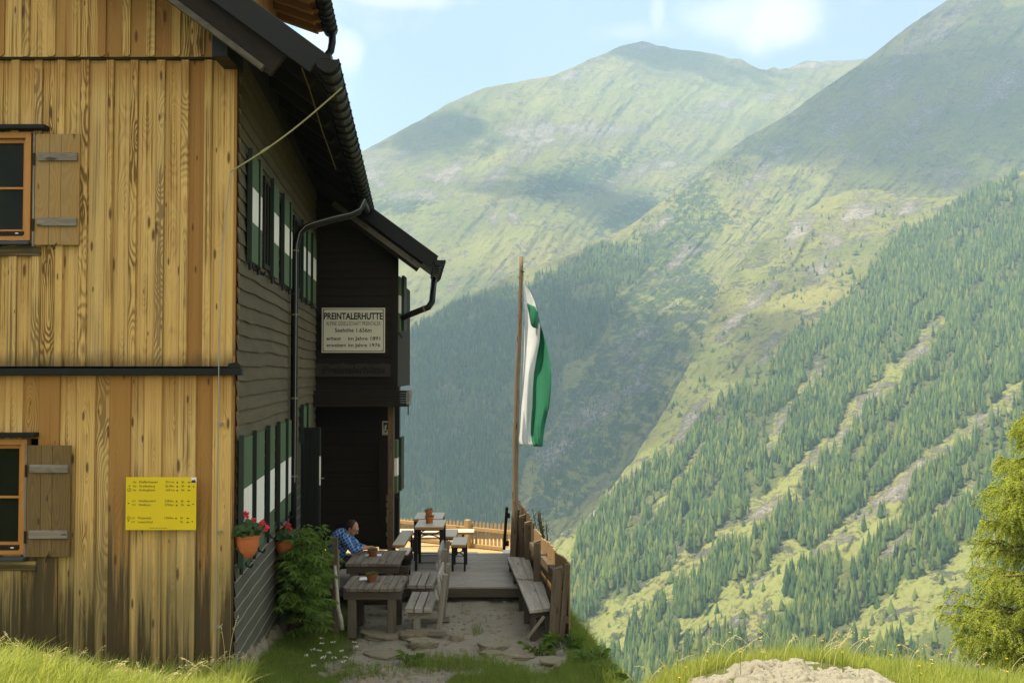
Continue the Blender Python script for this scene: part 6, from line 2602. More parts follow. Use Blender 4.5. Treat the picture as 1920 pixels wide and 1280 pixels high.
# ---------------- the elder bush at the wall
def elder():
    T = thing('elder_bush', 'dense leafy green elder bush growing against the hut wall', 'bush', (-3.1, 14.6, .1))
    st = MB(); lf = MB()
    stems = []
    for k in range(46):
        b = Vector((random.uniform(-3.12, -2.85), random.uniform(14.0, 15.3), .05))
        px = random.triangular(526, 606, 566); py = random.triangular(982, 1090, 998)
        top = P(px, py + 8 * random.random(), random.uniform(13.9, 15.3))
        lim = wall_x(top.y) + .1
        top.x = max(top.x, lim)
        mid = b.lerp(top, .55) + Vector((random.uniform(-.1, .1), random.uniform(-.1, .1), .1))
        st.tube([b, mid, top], [.016, .011, .005], 5)
        stems.append((b, mid, top))

    def compound(p, d, L, n):
        """an elder leaf: paired leaflets along a drooping stalk"""
        d = d.normalized()
        side = d.cross(UP)
        if side.length < .05: side = Vector((1, 0, 0))
        side.normalize()
        q = p
        for i in range(n):
            f = i / n
            dd = (d + Vector((0, 0, -.55 * f))).normalized()
            q = q + dd * L / n
            ll = L * .55 * (1 - .35 * abs(f - .4))
            for s in (-1, 1):
                tip = q + (side * s * .85 + dd * .55 + Vector((0, 0, -.42 - .2 * random.random()))) * ll
                leafy(lf, q, tip, ll * .38)
        leafy(lf, q, q + (d + Vector((0, 0, -.7))).normalized() * L * .5, L * .2)

    for (b, m, t_) in stems:
        for k in range(13):
            u = random.uniform(.12, 1.0) ** .7
            p = b.lerp(m, u / .55) if u < .55 else m.lerp(t_, (u - .55) / .45)
            a = random.uniform(0, 6.28)
            d = Vector((math.cos(a), math.sin(a) - .35, random.uniform(.0, .7)))
            p = p + Vector((random.uniform(-.05, .05), random.uniform(-.08, .05), random.uniform(-.05, .08)))
            if p.x < wall_x(p.y) + .08: p.x = wall_x(p.y) + .08
            compound(p, d, random.uniform(.17, .28), random.choice((3, 3, 4)))
    # skirt on the right and at the foot
    for k in range(120):
        px = random.uniform(540, 596); py = random.uniform(1040, 1180)
        Yq = random.uniform(13.2, 14.3)
        p = P(px, py, Yq)
        if p.z < .12: continue
        if p.x < wall_x(p.y) + .15: continue
        a = random.uniform(-2.2, .6)
        compound(p, Vector((math.cos(a), math.sin(a), .25)), random.uniform(.16, .26), 3)
    st.build('stems', mat_plain('elder bark', (.075, .06, .04), .9, 0, .3, 20), T)
    lf.build('foliage', M_LEAF, T, fixn=False)
    # post and pale trunk at the bush
    T = thing('trellis_post', 'dark squared timber post standing in front of the seated man', 'post', (-2.48, 14.45, 0))
    mb = MB()
    a = P(629, 1007, 14.4)
    mb.box((a.x, 14.4, (a.z - .1) / 2), (.062, .062, a.z + .1), grain=2)
    mb.build('shaft', M_FENCED, T, bevel=.005)
    mb = MB()
    mb.box((a.x + .04, 14.43, (a.z - .15) / 2), (.02, .03, a.z - .2), grain=2)
    mb.build('batten', M_GREYW, T, bevel=.003)
    T = thing('birch_trunk', 'thin pale mottled trunk at the foot of the elder bush', 'trunk', (-2.35, 13.9, 0))
    mb = MB()
    mb.tube([P(641, 1180, 13.9), P(639, 1160, 13.9), P(634, 1140, 13.9), P(632, 1110, 13.95), P(628, 1060, 14.1)], [.034, .03, .027, .024, .02], 10)
    mb.build('trunk', mat_plain('pale bark', (.34, .32, .26), .85, 0, .45, 30, .1), T, smooth=True)


elder()

# ================================================================== THE MAN AT THE TABLE
def person():
    Y = 16.9
    J = lambda px, py, y: P(px, py, y)
    hip = Vector((-2.99, 16.95, .53)); belly = Vector((-2.93, 16.95, .72)); chest = Vector((-2.84, 16.93, .93))
    neckb = J(650, 1004, 16.92); 
    head = J(661.5, 989, 16.88)
    sh_n = J(646, 1010, 16.72); sh_f = J(653, 1007, 17.12)
    el_n = J(662, 1030, 16.66); wr_n = J(684, 1027, 16.80); ha_n = J(694, 1026.5, 16.86)
    el_f = J(672, 1024, 17.14); wr_f = J(690, 1026, 17.02); ha_f = J(698, 1026, 16.95)
    kn_n = Vector((-2.50, 16.82, .56)); an_n = Vector((-2.46, 16.8, .12)); kn_f = Vector((-2.50, 17.1, .56)); an_f = Vector((-2.44, 17.1, .12))
    M_SKIN = mat_plain('skin', (.42, .20, .115), .55, 0, .12, 30)
    # body as one continuous skin
    b = MB()
    f = Vector((.86, -.30, -.42)).normalized()        # the way the face looks: right, a little to us, down to the table
    s = f.cross(UP).normalized()
    u = s.cross(f).normalized()
    Rh = (f, s, u)
    b.blob(head + u * .012 - f * .012, (.098, .076, .108), 20, 14, R=Rh)             # skull
    b.blob(head - u * .050 + f * .022, (.066, .056, .068), 16, 10, R=Rh)              # jaw and face
    b.blob(head - u * .100 + f * .052, (.026, .026, .020), 10, 8, R=Rh)                 # chin
    b.capsule(head + f * .088 - u * .004, head + f * .112 - u * .040, .011, .016, 8)   # nose
    b.capsule(head + f * .080 + u * .022 - s * .035, head + f * .080 + u * .022 + s * .035, .014, .014, 8)   # brow
    b.capsule(head + f * .083 - u * .062 - s * .018, head + f * .083 - u * .062 + s * .018, .010, .010, 8)   # lips
    for k in (-1, 1):
        b.blob(head + s * k * .076 - u * .012 - f * .014, (.020, .010, .034), 10, 8, R=Rh)   # ears
    b.capsule(neckb - UP * .03, head - u * .07 - f * .03, .066, .058, 14)
    b.capsule(hip, belly, .155, .15, 14); b.capsule(belly, chest, .15, .165, 14); b.capsule(chest, neckb, .16, .085, 14)
    b.capsule(sh_n, sh_f, .075, .075, 12)
    for (a, e, w, h, sd) in ((sh_n, el_n, wr_n, ha_n, -1), (sh_f, el_f, wr_f, ha_f, 1)):
        b.capsule(a, e, .060, .046, 12); b.capsule(e, w, .045, .029, 12)
        d = (h - w).normalized()
        lat = d.cross(UP).normalized()
        b.capsule(w, h, .028, .034, 10)
        b.blob(h, (.042, .036, .020), 12, 8, R=(d, lat, UP))
        for i, (o_, L_) in enumerate(((-.027, .060), (-.009, .072), (.009, .068), (.026, .052))):
            r0 = h + d * .030 + lat * o_
            k1 = r0 + d * L_ * .55 + UP * .008; k2 = k1 + d * L_ * .36 - UP * .022
            b.capsule(r0, k1, .0095, .009, 8); b.capsule(k1, k2, .009, .0078, 8)
        t0 = h - lat * .030 * sd * -1
        b.capsule(h + lat * sd * -.024 - d * .012, h + lat * sd * -.050 + d * .026, .0115, .010, 8)
        b.capsule(h + lat * sd * -.050 + d * .026, h + lat * sd * -.046 + d * .052 - UP * .008, .010, .0085, 8)
    for (k, a) in ((kn_n, an_n), (kn_f, an_f)):
        h0 = Vector((hip.x, k.y, hip.z))
        b.capsule(h0, k, .085, .062, 12); b.capsule(k, a, .058, .040, 12)
        b.capsule(a, a + Vector((.15, 0, -.055)), .042, .034, 10)
    o = b.build('person', M_SKIN, None)
    rm = o.modifiers.new('remesh', 'REMESH'); rm.mode = 'VOXEL'; rm.voxel_size = .0062; rm.use_smooth_shade = True
    sm = o.modifiers.new('smooth', 'SMOOTH'); sm.iterations = 3; sm.factor = .5
    tag(o, 'seated man in a blue checked shirt and glasses leaning over the plank table', 'person')
    # shirt, sleeves rolled below the elbow
    m, t = newmat('blue checked shirt')
    x, y, z = t.sep(t.obj())
    def stripes(c, per, wd):
        fr = t.m('FRACT', t.m('DIVIDE', c, per))
        return t.m('LESS_THAN', fr, wd)
    a1 = t.m('ADD', t.m('MULTIPLY', x, .75), t.m('MULTIPLY', z, .45))
    a2 = t.m('SUBTRACT', t.m('MULTIPLY', z, .85), t.m('MULTIPLY', x, .45))
    st = t.m('ADD', stripes(a1, .046, .16), stripes(a2, .046, .16), clamp=True)
    wide = t.m('ADD', stripes(a1, .092, .5), stripes(a2, .092, .5))
    c = t.mix(t.m('MULTIPLY', wide, .5), (.030, .115, .32), (.012, .050, .17))
    c = t.mix(t.m('MULTIPLY', st, .65), c, (.34, .48, .62))
    t.out(c, .85, 0, t.bump(t.noise(t.obj(), 14, 4), .5, .02), .1)
    b = MB()
    b.capsule(hip + Vector((0, 0, .0)), belly, .168, .165, 16); b.capsule(belly, chest, .165, .18, 16); b.capsule(chest, neckb - Vector((.02, 0, .035)), .178, .10, 16)
    b.capsule(sh_n, sh_f, .09, .09, 14)
    for (a, e, w) in ((sh_n, el_n, wr_n), (sh_f, el_f, wr_f)):
        b.capsule(a, e, .078, .062, 14)
        q = e.lerp(w, .48)
        b.capsule(e, q, .061, .047, 14)
        b.capsule(q - (w - e).normalized() * .02, q + (w - e).normalized() * .012, .050, .048, 14)
    b.lathe(neckb + Vector((.005, 0, -.02)), [(.075, -.03), (.082, .0), (.080, .035), (.070, .037), (.068, -.02)], 16)
    sh = b.build('shirt', m, o)
    rm = sh.modifiers.new('remesh', 'REMESH'); rm.mode = 'VOXEL'; rm.voxel_size = .008; rm.use_smooth_shade = True
    sm = sh.modifiers.new('smooth', 'SMOOTH'); sm.iterations = 2; sm.factor = .5
    b = MB()
    b.capsule(hip - UP * .02, hip + UP * .08, .172, .168, 14)
    for (k, a) in ((kn_n, an_n), (kn_f, an_f)):
        h0 = Vector((hip.x, k.y, hip.z))
        b.capsule(h0, k, .098, .076, 12); b.capsule(k, a + UP * .05, .072, .058, 12)
    tr = b.build('trousers', mat_plain('dark trousers', (.025, .025, .03), .85), o)
    rm = tr.modifiers.new('remesh', 'REMESH'); rm.mode = 'VOXEL'; rm.voxel_size = .01; rm.use_smooth_shade = True
    # short dark hair, receding at the front
    b = MB()
    b.blob(head + u * .022 - f * .030, (.094, .084, .106), 18, 12, R=Rh)
    b.blob(head - u * .030 - f * .058, (.046, .070, .060), 14, 10, R=Rh)
    for k in (-1, 1):
        b.blob(head + s * k * .066 + u * .012 - f * .004, (.030, .014, .040), 10, 8, R=Rh)
    hr = b.build('hair', mat_plain('dark brown hair', (.035, .020, .012), .7, 0, .4, 90, .3), o)
    rm = hr.modifiers.new('remesh', 'REMESH'); rm.mode = 'VOXEL'; rm.voxel_size = .006; rm.use_smooth_shade = True
    g = MB()
    for k in (-1, 1):
        c0 = head + f * .104 + s * k * .034 - u * .004
        pts = [c0 + (s * math.cos(q) * .024 + u * math.sin(q) * .018) for q in [i / 12 * 6.283 for i in range(13)]]
        g.tube(pts, .0022, 5)
        g.tube([c0 + s * k * .024, head + s * k * .080 + f * .01 + u * .004], .0024, 5)
    g.tube([head + f * .106 - s * .010, head + f * .106 + s * .010], .0022, 5)
    g.build('glasses', M_BLACK, o)
    e = MB()
    for k in (-1, 1):
        e.blob(head + f * .086 + s * k * .032 - u * .002, (.010, .012, .009), 10, 7, R=Rh)
    e.build('eyes', mat_plain('eye white', (.55, .5, .46), .3), o)
    sh_ = MB()
    for a in (an_n, an_f):
        sh_.capsule(a + Vector((-.02, 0, -.07)), a + Vector((.17, 0, -.08)), .05, .042, 10)
    sh_.build('shoes', mat_plain('dark shoes', (.03, .022, .016), .6), o)


person()


# ================================================================== STONES, OUTCROP, GRASS, LARCH
def outcrop():
    n = 240
    us = np.linspace(-1, 1, n); vs = np.linspace(-1, 1, n)
    U, V = np.meshgrid(us, vs)
    CX, CY, RX, RY = 2.60, 9.05, 1.45, 1.65
    X = CX + U * RX; Y = CY + V * RY
    r = np.sqrt(U ** 2 + V ** 2)
    prof = np.clip(1 - (r + .35 * (fbm(X * 1.1, Y * 1.1, 3, 88) - .5)) ** 2.6, 0, 1) ** .55
    base = gz(X, Y) - .12
    top = 0.66 - 0.11 * (Y - 9.6) ** 2 * (Y < 9.6) * .4 + 0.10 * (X - 2.3) * -0.25
    crack = np.abs(fbm(X * 1.3 + Y * .5, Y * 1.0 - X * .3, 4, 31) - .5)
    crack2 = np.abs(fbm(X * 2.6 + 9, Y * 1.9, 3, 37) - .5)
    hgt = (0.27 * prof) + .30 * (fbm(X * 1.6, Y * 1.3, 4, 13) - .5) * prof + .15 * (fbm(X * 7, Y * 7, 5, 14, .6) - .5) * prof - .10 * np.clip(.05 - crack, 0, 1) / .05 * prof - .05 * np.clip(.025 - crack2, 0, 1) / .025 * prof
    st_ = (X * .9 + Y * 1.1 + 1.1 * fbm(X * .9, Y * .9, 4, 101)) * 2.6
    fr_ = st_ - np.floor(st_)
    hgt = hgt + (.085 * (fr_ - .5) * sst(fr_, 1.0, .88) + .03 * (np.abs(fbm(X * 4.5, Y * 4.5, 4, 55) - .5) - .15)) * prof
    Z = np.maximum(base, gz(X, Y, False) - .12 + hgt)
    edge = prof <= 0.001
    Z = np.where(edge, base - .1, Z)
    idx = np.arange(n * n).reshape(n, n)
    q = np.stack([idx[:-1, :-1], idx[:-1, 1:], idx[1:, 1:], idx[1:, :-1]], -1).reshape(-1, 4)
    m, t = newmat('pale granite')
    o = t.obj()
    n1 = t.noise(o, 2.2, 7, .66); n2 = t.noise(o, 14, 6, .7); n3 = t.noise(o, 60, 3, .7)
    c = t.mix(n1, (.185, .170, .128), (.365, .345, .278))
    c = t.mix(t.m('MULTIPLY', t.sm(n2, .50, .66), .65), c, (.13, .110, .075))
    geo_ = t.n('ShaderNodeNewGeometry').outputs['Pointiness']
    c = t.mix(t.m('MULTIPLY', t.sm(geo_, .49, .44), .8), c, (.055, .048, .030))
    c = t.mix(t.m('MULTIPLY', t.sm(n3, .55, .75), .4), c, (.16, .14, .11))
    mos = t.sm(t.noise(o, 5.5, 4, .6), .62, .70)
    c = t.mix(t.m('MULTIPLY', mos, .6), c, (.12, .115, .045))
    t.out(c, .92, 0, t.bump(t.m('ADD', n2, t.m('MULTIPLY', n3, .5)), .8, .03), .1)
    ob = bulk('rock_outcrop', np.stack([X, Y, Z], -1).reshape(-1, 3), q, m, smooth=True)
    tag(ob, 'broad sunlit bare rock outcrop with cracks rising through the grass mound', 'rock')
    return m


M_ROCK = outcrop()


def stone(px, py, w, h, name, label, flat=.5, group=None, mat=None, cat='stone', dz=0.0):
    """an irregular stone whose picture is about w by h pixels, sitting on the ground at that pixel"""
    z = 0.05
    for _ in range(6):
        p = Pz(px, py, z)
        z = ground_at(p.x, p.y)
    p = Pz(px, py, z)
    s = p.y / F
    rx = w * s / 2
    rz_ = h * s * .62
    ry = rx * .75
    mb = MB()
    seed = random.uniform(0, 99)
    nn, mm = 14, 9
    c = Vector((p.x, p.y, z + rz_ * .25 + dz))
    vs = [c - UP * rz_]
    for i in range(1, mm):
        ph = math.pi * i / mm - math.pi / 2
        for k in range(nn):
            a = 2 * math.pi * k / nn
            j = 1 + .38 * (float(fbm(math.cos(a) * 1.3 + seed, math.sin(a) * 1.3 + ph, 3, 2)) - .5) * 2
            cp = math.copysign(abs(math.cos(ph)) ** .6, math.cos(ph))
            sp = math.copysign(min(abs(math.sin(ph)) ** .8, .62 + .10 * math.cos(a + seed)), math.sin(ph))
            vs.append(c + Vector((math.cos(a) * cp * rx * j, math.sin(a) * cp * ry * j, sp * rz_ * (.8 + .4 * j - .2))))
    vs.append(c + UP * rz_ * .66)
    fs = [(0, 1 + (k + 1) % nn, 1 + k) for k in range(nn)]
    for i in range(mm - 2):
        for k in range(nn):
            k2 = (k + 1) % nn
            fs.append((1 + i * nn + k, 1 + i * nn + k2, 1 + (i + 1) * nn + k2, 1 + (i + 1) * nn + k))
    e = len(vs) - 1; b0 = 1 + (mm - 2) * nn
    fs += [(e, b0 + k, b0 + (k + 1) % nn) for k in range(nn)]
    mb.add(vs, fs)
    o = mb.build(name, mat or M_STONE, None, smooth=False)
    tag(o, label, cat, group)
    return o


# flat slabs and boulders whose look or place tells them apart
SL = [(718, 1190, 90, 12, 'low dark flagstone lying before the near legs of the rounded table'),
      (776, 1193, 52, 20, 'flat slab just in front of the foot of the nearer garden bench'),
      (856, 1199, 32, 18, 'small bright flagstone right of the garden bench foot'),
      (790, 1208, 60, 18, 'pale broken slab among the grass before the benches'),
      (718, 1229, 76, 12, 'long flat pale slab at the edge of the grass below the table'),
      (922, 1217, 56, 20, 'pale wedge shaped slab in the middle of the path'),
      (975, 1228, 70, 10, 'long thin flat slab right of the wedge shaped slab'),
      (1026, 1227, 22, 15, 'round brownish boulder at the foot of the fence post'),
      (1035, 1240, 50, 9, 'grey slab set in the grass below the round boulder'),
      (920, 1226, 40, 10, 'low grey slab under the wedge shaped slab'),
      (540, 1185, 34, 34, 'upright grey boulder against the foot of the elder bush'),
      (521, 1180, 16, 40, 'narrow standing stone at the end of the clapboard wall'),
      (505, 1195, 26, 30, 'rough rubble stone leaning on the clapboard wall'),
      (482, 1228, 24, 22, 'squared pale stone under the clapboard wall near the corner'),
      (668, 1218, 22, 16, 'dark stone at the left edge of the path in the weeds'),
      (771, 1236, 9, 8, 'small round pale pebble stone lying alone on the slab edge'),
      (935, 1268, 12, 8, 'small rounded cobble in front of the grass tuft'),
      (1118, 1264, 20, 10, 'flat stone at the right edge beside the sunlit path')]
for (x, y, w, h, lab) in SL:
    stone(x, y, w, h, 'flagstone' if w > 40 else 'boulder', lab)


def pebbles():
    V = []; Fc = []; rn = []
    N = 900
    k = 0
    xs = RS.uniform(-2.6, 1.4, 9000); ys = RS.uniform(11.3, 17.0, 9000)
    pm = path_mask(xs, ys)
    for x, y, p in zip(xs, ys, pm):
        if k >= N: break
        if p < .45 or RS.uniform() > (.30 if y > 12.7 else 1.0): continue
        z = ground_at(x, y)
        r = abs(RS.normal(0, .016)) + .007
        if y < 12.6 and RS.uniform() < .12: r *= 2.2
        b = len(V)
        n = 6
        a0 = RS.uniform(0, 6.28)
        V.append((x, y, z + r * .75))
        for j in range(n):
            a = a0 + j / n * 6.283
            q = r * RS.uniform(.8, 1.3)
            V.append((x + math.cos(a) * q * .7, y + math.sin(a) * q * .6, z + r * .55))
        for j in range(n):
            a = a0 + j / n * 6.283
            q = r * RS.uniform(1.0, 1.5)
            V.append((x + math.cos(a) * q, y + math.sin(a) * q * .8, z - r * .2))
        rr = RS.uniform()
        for j in range(n):
            j2 = (j + 1) % n
            Fc.append((b, b + 1 + j, b + 1 + j2, -1)); rn.append(rr)
            Fc.append((b + 1 + j, b + 1 + n + j, b + 1 + n + j2, b + 1 + j2)); rn.append(rr)
        k += 1
    o = bulk('gravel', np.array(V), np.array(Fc), M_STONE, rn, smooth=True)
    tag(o, 'loose gravel and small stones scattered over the path and terrace', 'gravel', kind='stuff')


pebbles()


def blades(name, pts, hmean, hvar, wid, mat, label, lean=0.35, wind=(0.1, 0.0), seg=3, curl=0.5):
    X, Y, Z, Hs = pts
    N = len(X)
    H = np.maximum(.03, hmean * Hs * RS.uniform(1 - hvar, 1 + hvar, N))
    a = RS.uniform(0, 6.283, N)
    ln = np.abs(RS.normal(0, lean, N))
    dx = np.cos(a) * ln + wind[0]; dy = np.sin(a) * ln + wind[1]
    # ribbon faces roughly to +-y so it shows its width
    fa = RS.normal(0, .7, N)
    sx, sy = np.cos(fa), np.sin(fa)
    w = wid * RS.uniform(.6, 1.4, N)
    lev = np.linspace(0, 1, seg + 1)
    V = np.zeros((N, 2 * seg + 1, 3))
    for i, l in enumerate(lev):
        bend = l ** (1.6 + curl)
        cx = X + dx * H * bend; cy = Y + dy * H * bend; cz = Z - .02 + H * (l - .28 * ln * bend)
        ww = w * (1 - l ** 1.5) * .5
        if i < seg:
            V[:, 2 * i] = np.stack([cx - sx * ww, cy - sy * ww, cz], -1)
            V[:, 2 * i + 1] = np.stack([cx + sx * ww, cy + sy * ww, cz], -1)
        else:
            V[:, 2 * seg] = np.stack([cx, cy, cz], -1)
    per = 2 * seg + 1
    base = np.arange(N) * per
    Fs = []
    for i in range(seg - 1):
        Fs.append([2 * i, 2 * i + 1, 2 * i + 3, 2 * i + 2])
    Fs.append([2 * seg - 2, 2 * seg - 1, 2 * seg, -1])
    Fs = np.array(Fs)
    Q = base[:, None, None] + Fs[None]
    Q = np.where(Fs[None] < 0, -1, Q).reshape(-1, 4)
    rnd = np.repeat(RS.uniform(0, 1, N), seg)
    o = bulk(name, V.reshape(-1, 3), Q, mat, rnd)
    tag(o, label, 'grass', kind='stuff')
    return o


M_GRASS = mat_leaf('meadow grass', (0.075, 0.140, 0.022), (0.200, 0.250, 0.050), 1.6, .40)
M_DRY = mat_leaf('dry meadow grass', (0.140, 0.225, 0.034), (0.480, 0.500, 0.135), 1.6, .45)
M_SEED = mat_leaf('straw seed heads', (0.46, 0.42, 0.20), (0.66, 0.60, 0.36), 1.6, .35)


def grass():
    def scatter(n, x0, x1, y0, y1, dens):
        X = RS.uniform(x0, x1, n); Y = RS.uniform(y0, y1, n)
        d = dens(X, Y)
        k = RS.uniform(0, 1, n) < d
        X, Y, d = X[k], Y[k], d[k]
        return X, Y, gz(X, Y), .55 + .75 * fbm(X * 1.9, Y * 1.9, 3, 61)
    nearwall = lambda X, Y: sst(X - wall_x(Y), -.02, .06)
    # tall sunlit meadow in front of the gable
    f = lambda X, Y: 1.0 * sst(Y, 10.86, 10.7)
    blades('meadow_grass', scatter(30000, -6.6, -2.7, 7.4, 10.86, f), .22, .6, .0115, M_DRY, 'tall sunlit meadow grass in front of the larch gable', .55, (.14, 0), 4)
    # shaded turf between wall, path and terrace
    f = lambda X, Y: nearwall(X, Y) * (1 - np.clip(path_mask(X, Y) * 1.9, 0, 1)) * (np.where(Y > 13.2, sst(X - wall_x(Y), 1.15, .7) + sst(X, .55, .8), 1.0))
    blades('shaded_turf', scatter(90000, -3.3, 1.25, 10.6, 15.5, f), .095, .5, .0070, M_GRASS, 'short shaded green turf beside the wall and along the path', .6, (0, 0))
    f2 = lambda X, Y: ((np.exp(-((X + .05) / .42) ** 2 - ((Y - 12.1) / .5) ** 2) + .9 * np.exp(-((X + .95) / .5) ** 2 - ((Y - 12.8) / .4) ** 2) + .9 * np.exp(-((X - .85) / .3) ** 2 - ((Y - 12.0) / .9) ** 2) + .7 * np.exp(-((X + .35) / .3) ** 2 - ((Y - 12.75) / .25) ** 2) + .7 * np.exp(-((X + 1.75) / .4) ** 2 - ((Y - 12.2) / .3) ** 2) + .6 * np.exp(-((X + .5) / .12) ** 2 - ((Y - 14.6) / .3) ** 2)) > RS.uniform(.25, .9, np.shape(X))).astype(float)
    blades('path_tufts', scatter(26000, -2.2, 1.3, 11.3, 14.9, f2), .17, .5, .0075, M_GRASS, 'rank green grass tufts growing between the path stones', .5, (0, 0))
    # slope below the fence and mound
    f3 = lambda X, Y: sst(X - np.interp(Y, [14, 19.3], [.86, .2]), 0, .06) * np.where(Y < 12.0, sst(X, 1.0, 1.25), 1)
    blades('bank_grass', scatter(30000, .45, 2.6, 11.2, 17.5, f3), .20, .5, .0085, M_GRASS, 'green grass on the bank falling away beyond the fence', .7, (.15, 0))
    rock = lambda X, Y: 1 - (((X - 2.60) / 1.26) ** 2 + ((Y - 9.05) / 1.50) ** 2 < 1)
    f4 = lambda X, Y: sst(X, 1.28, 1.5) * rock(X, Y)
    blades('mound_grass', scatter(52000, 1.25, 6.8, 8.3, 11.9, f4), .17, .45, .0080, M_DRY, 'sunlit yellow green grass covering the mound round the outcrop', .42, (.08, 0))
    f5 = lambda X, Y: rock(X, Y) * sst(Y, 10.0, 10.5) * .5
    blades('mound_tall_grass', scatter(5200, 1.35, 6.8, 9.9, 11.6, f5), .33, .4, .0060, M_DRY, 'taller grass blades along the skyline of the mound', .35, (.1, 0), 4)
    # seed heads
    V = MB()

    def seed(x, y, h, nod):
        z = gz(np.array([x]), np.array([y]))[0]
        a = random.choice((random.uniform(-.9, .9), random.uniform(-.9, .9), random.uniform(2.2, 4.0)))
        d = Vector((math.cos(a) * nod, random.uniform(-.3, .3) * nod, 0))
        pts = []
        for k in range(7):
            u = k / 6
            pts.append(Vector((x, y, z)) + d * h * u ** 2.5 + UP * h * (u - .22 * nod * u ** 3))
        V.tube(pts, [.0022] * 6 + [.0012], 4, False)
        tip = pts[-1]; dd = (pts[-1] - pts[-2]).normalized()
        for k in range(random.randint(7, 12)):
            q = pts[5].lerp(tip, random.random() * 1.3) + Vector((random.uniform(-.012, .012), random.uniform(-.012, .012), random.uniform(-.02, .012)))
            leafy(V, q, q + (dd + Vector((random.uniform(-.5, .5), random.uniform(-.5, .5), random.uniform(-.8, .1)))) * .03, .009)
    for k in range(120):
        x = random.uniform(-5.6, -3.0)
        seed(x, random.uniform(9.2, 10.6), random.uniform(.22, .42) * (1.0 if x < -4.0 else .8), random.uniform(.25, .9))
    for k in range(8):
        seed(random.uniform(-3.3, -2.8), random.uniform(10.0, 10.6), random.uniform(.3, .42), random.uniform(.4, .8))
    for (px, h) in ((433, .68), (428, .6)):
        x = (px - 960) / F * 10.5
        seed(x, 10.5, h, .12)
    for k in range(38):
        seed(random.uniform(1.3, 5.6), random.uniform(10.0, 11.0), random.uniform(.25, .42), random.uniform(.2, .8))
    o = V.build('seed_heads', M_SEED, None, fixn=False)
    tag(o, 'nodding straw coloured seed heads standing above the meadow grass', 'grass', kind='stuff')
    # white umbels near the wall, yellow flowers on the mound
    V = MB()
    for k in range(16):
        x = random.uniform(-2.55, -2.0); y = random.uniform(12.0, 13.6)
        if x < wall_x(y) + .2: continue
        z = ground_at(x, y)
        top = Vector((x + random.uniform(-.05, .05), y, z + random.uniform(.12, .22)))
        V.tube([(x, y, z), top], .003, 4, False, mi=1)
        for j in range(14):
            q = top + Vector((random.uniform(-.03, .03), random.uniform(-.03, .03), random.uniform(-.008, .008)))
            leafy(V, q - Vector((.007, 0, 0)), q + Vector((.007, 0, .002)), .012)
            V.mi[-4:] = [0] * 4
    o = V.build('white_wildflowers', [mat_plain('white petals', (.72, .72, .66), .7), M_GRASS], None, fixn=False)
    tag(o, 'small white umbel flowers in the grass beside the clapboard wall', 'wildflowers', kind='stuff')
    V = MB()
    for k in range(26):
        x = random.uniform(1.4, 5.2); y = random.uniform(9.6, 10.9)
        z = ground_at(x, y)
        top = Vector((x, y, z + random.uniform(.18, .34)))
        V.tube([(x, y, z), top], .0025, 4, False, mi=1)
        for j in range(7):
            a = j / 7 * 6.283
            leafy(V, top, top + Vector((math.cos(a) * .016, math.sin(a) * .016, .006)), .010)
            V.mi[-4:] = [0] * 4
    o = V.build('yellow_wildflowers', [mat_plain('yellow petals', (.75, .55, .02), .6), M_GRASS], None, fixn=False)
    tag(o, 'scattered yellow flowers in the sunlit grass of the mound', 'wildflowers', kind='stuff')


grass()


def broadleaf(px, py, Y, n, r, label, name='leafy_plant', mat=None, long_=.12):
    p = P(px, py, Y)
    z = ground_at(p.x, Y)
    T = thing(name, label, 'plant', (p.x, Y, z))
    f = MB(); s = MB()
    for k in range(n):
        a = random.uniform(0, 6.28)
        rr = r * math.sqrt(random.random())
        b = Vector((p.x + math.cos(a) * rr * .5, Y + math.sin(a) * rr * .5, z))
        t_ = Vector((p.x + math.cos(a) * rr, Y + math.sin(a) * rr, z + random.uniform(.04, .17)))
        s.tube([b, t_], .004, 4, False)
        for j in range(3):
            e = t_ + Vector((math.cos(a + random.uniform(-1, 1)) * long_, math.sin(a + random.uniform(-1, 1)) * long_, random.uniform(-.4, .5) * long_))
            leafy(f, t_, e, long_ * .5)
    s.build('stalks', M_GERL, T)
    f.build('leaves', mat or M_LEAF, T, fixn=False)


broadleaf(1142, 1208, 12.2, 16, .17, 'broad leaved dock plant on the bank edge right of the fence')
broadleaf(1108, 1205, 12.8, 16, .16, 'low bushy herb on the bank just below the fence end')
broadleaf(1178, 1225, 12.4, 12, .12, 'small herb between bank and mound at the skyline')
broadleaf(1060, 1180, 13.6, 26, .22, 'leafy weeds climbing round the foot of the last fence post')
broadleaf(1010, 1192, 13.5, 22, .20, 'dark weeds under the near end of the plank bench')
broadleaf(770, 1208, 12.9, 14, .13, 'broad leaved weed between the slabs before the bench')


def juniper():
    p = P(1016, 985, 18.4)
    T = thing('juniper_shrub', 'dark green shrub rising behind the dark fence boards', 'shrub', (p.x, 18.4, -.4))
    s = MB(); f = MB()
    for k in range(14):
        a = random.uniform(0, 6.28)
        b = Vector((p.x + .12, 18.5, -.6))
        px_, py_ = random.choice(((1000, 955), (1008, 958), (1018, 972), (1022, 980), (1012, 965), (1020, 990)))
        t_ = P(px_ + random.uniform(-4, 4), py_ + random.uniform(-4, 8), 18.45 + random.uniform(-.15, .25))
        s.tube([b, b.lerp(t_, .6) + Vector((.04, 0, 0)), t_], [.02, .012, .004], 5)
        for j in range(60):
            q = b.lerp(t_, random.uniform(.45, 1.0)) + Vector((random.gauss(0, .04), random.gauss(0, .04), random.gauss(0, .03)))
            leafy(f, q, q + Vector((random.uniform(-.04, .04), random.uniform(-.04, .04), random.uniform(.0, .06))), .010)
    s.build('stems', MATS['elder bark'], T)
    f.build('foliage', mat_leaf('juniper needles', (.020, .035, .014), (.05, .07, .025), 8, .15), T, fixn=False)


juniper()


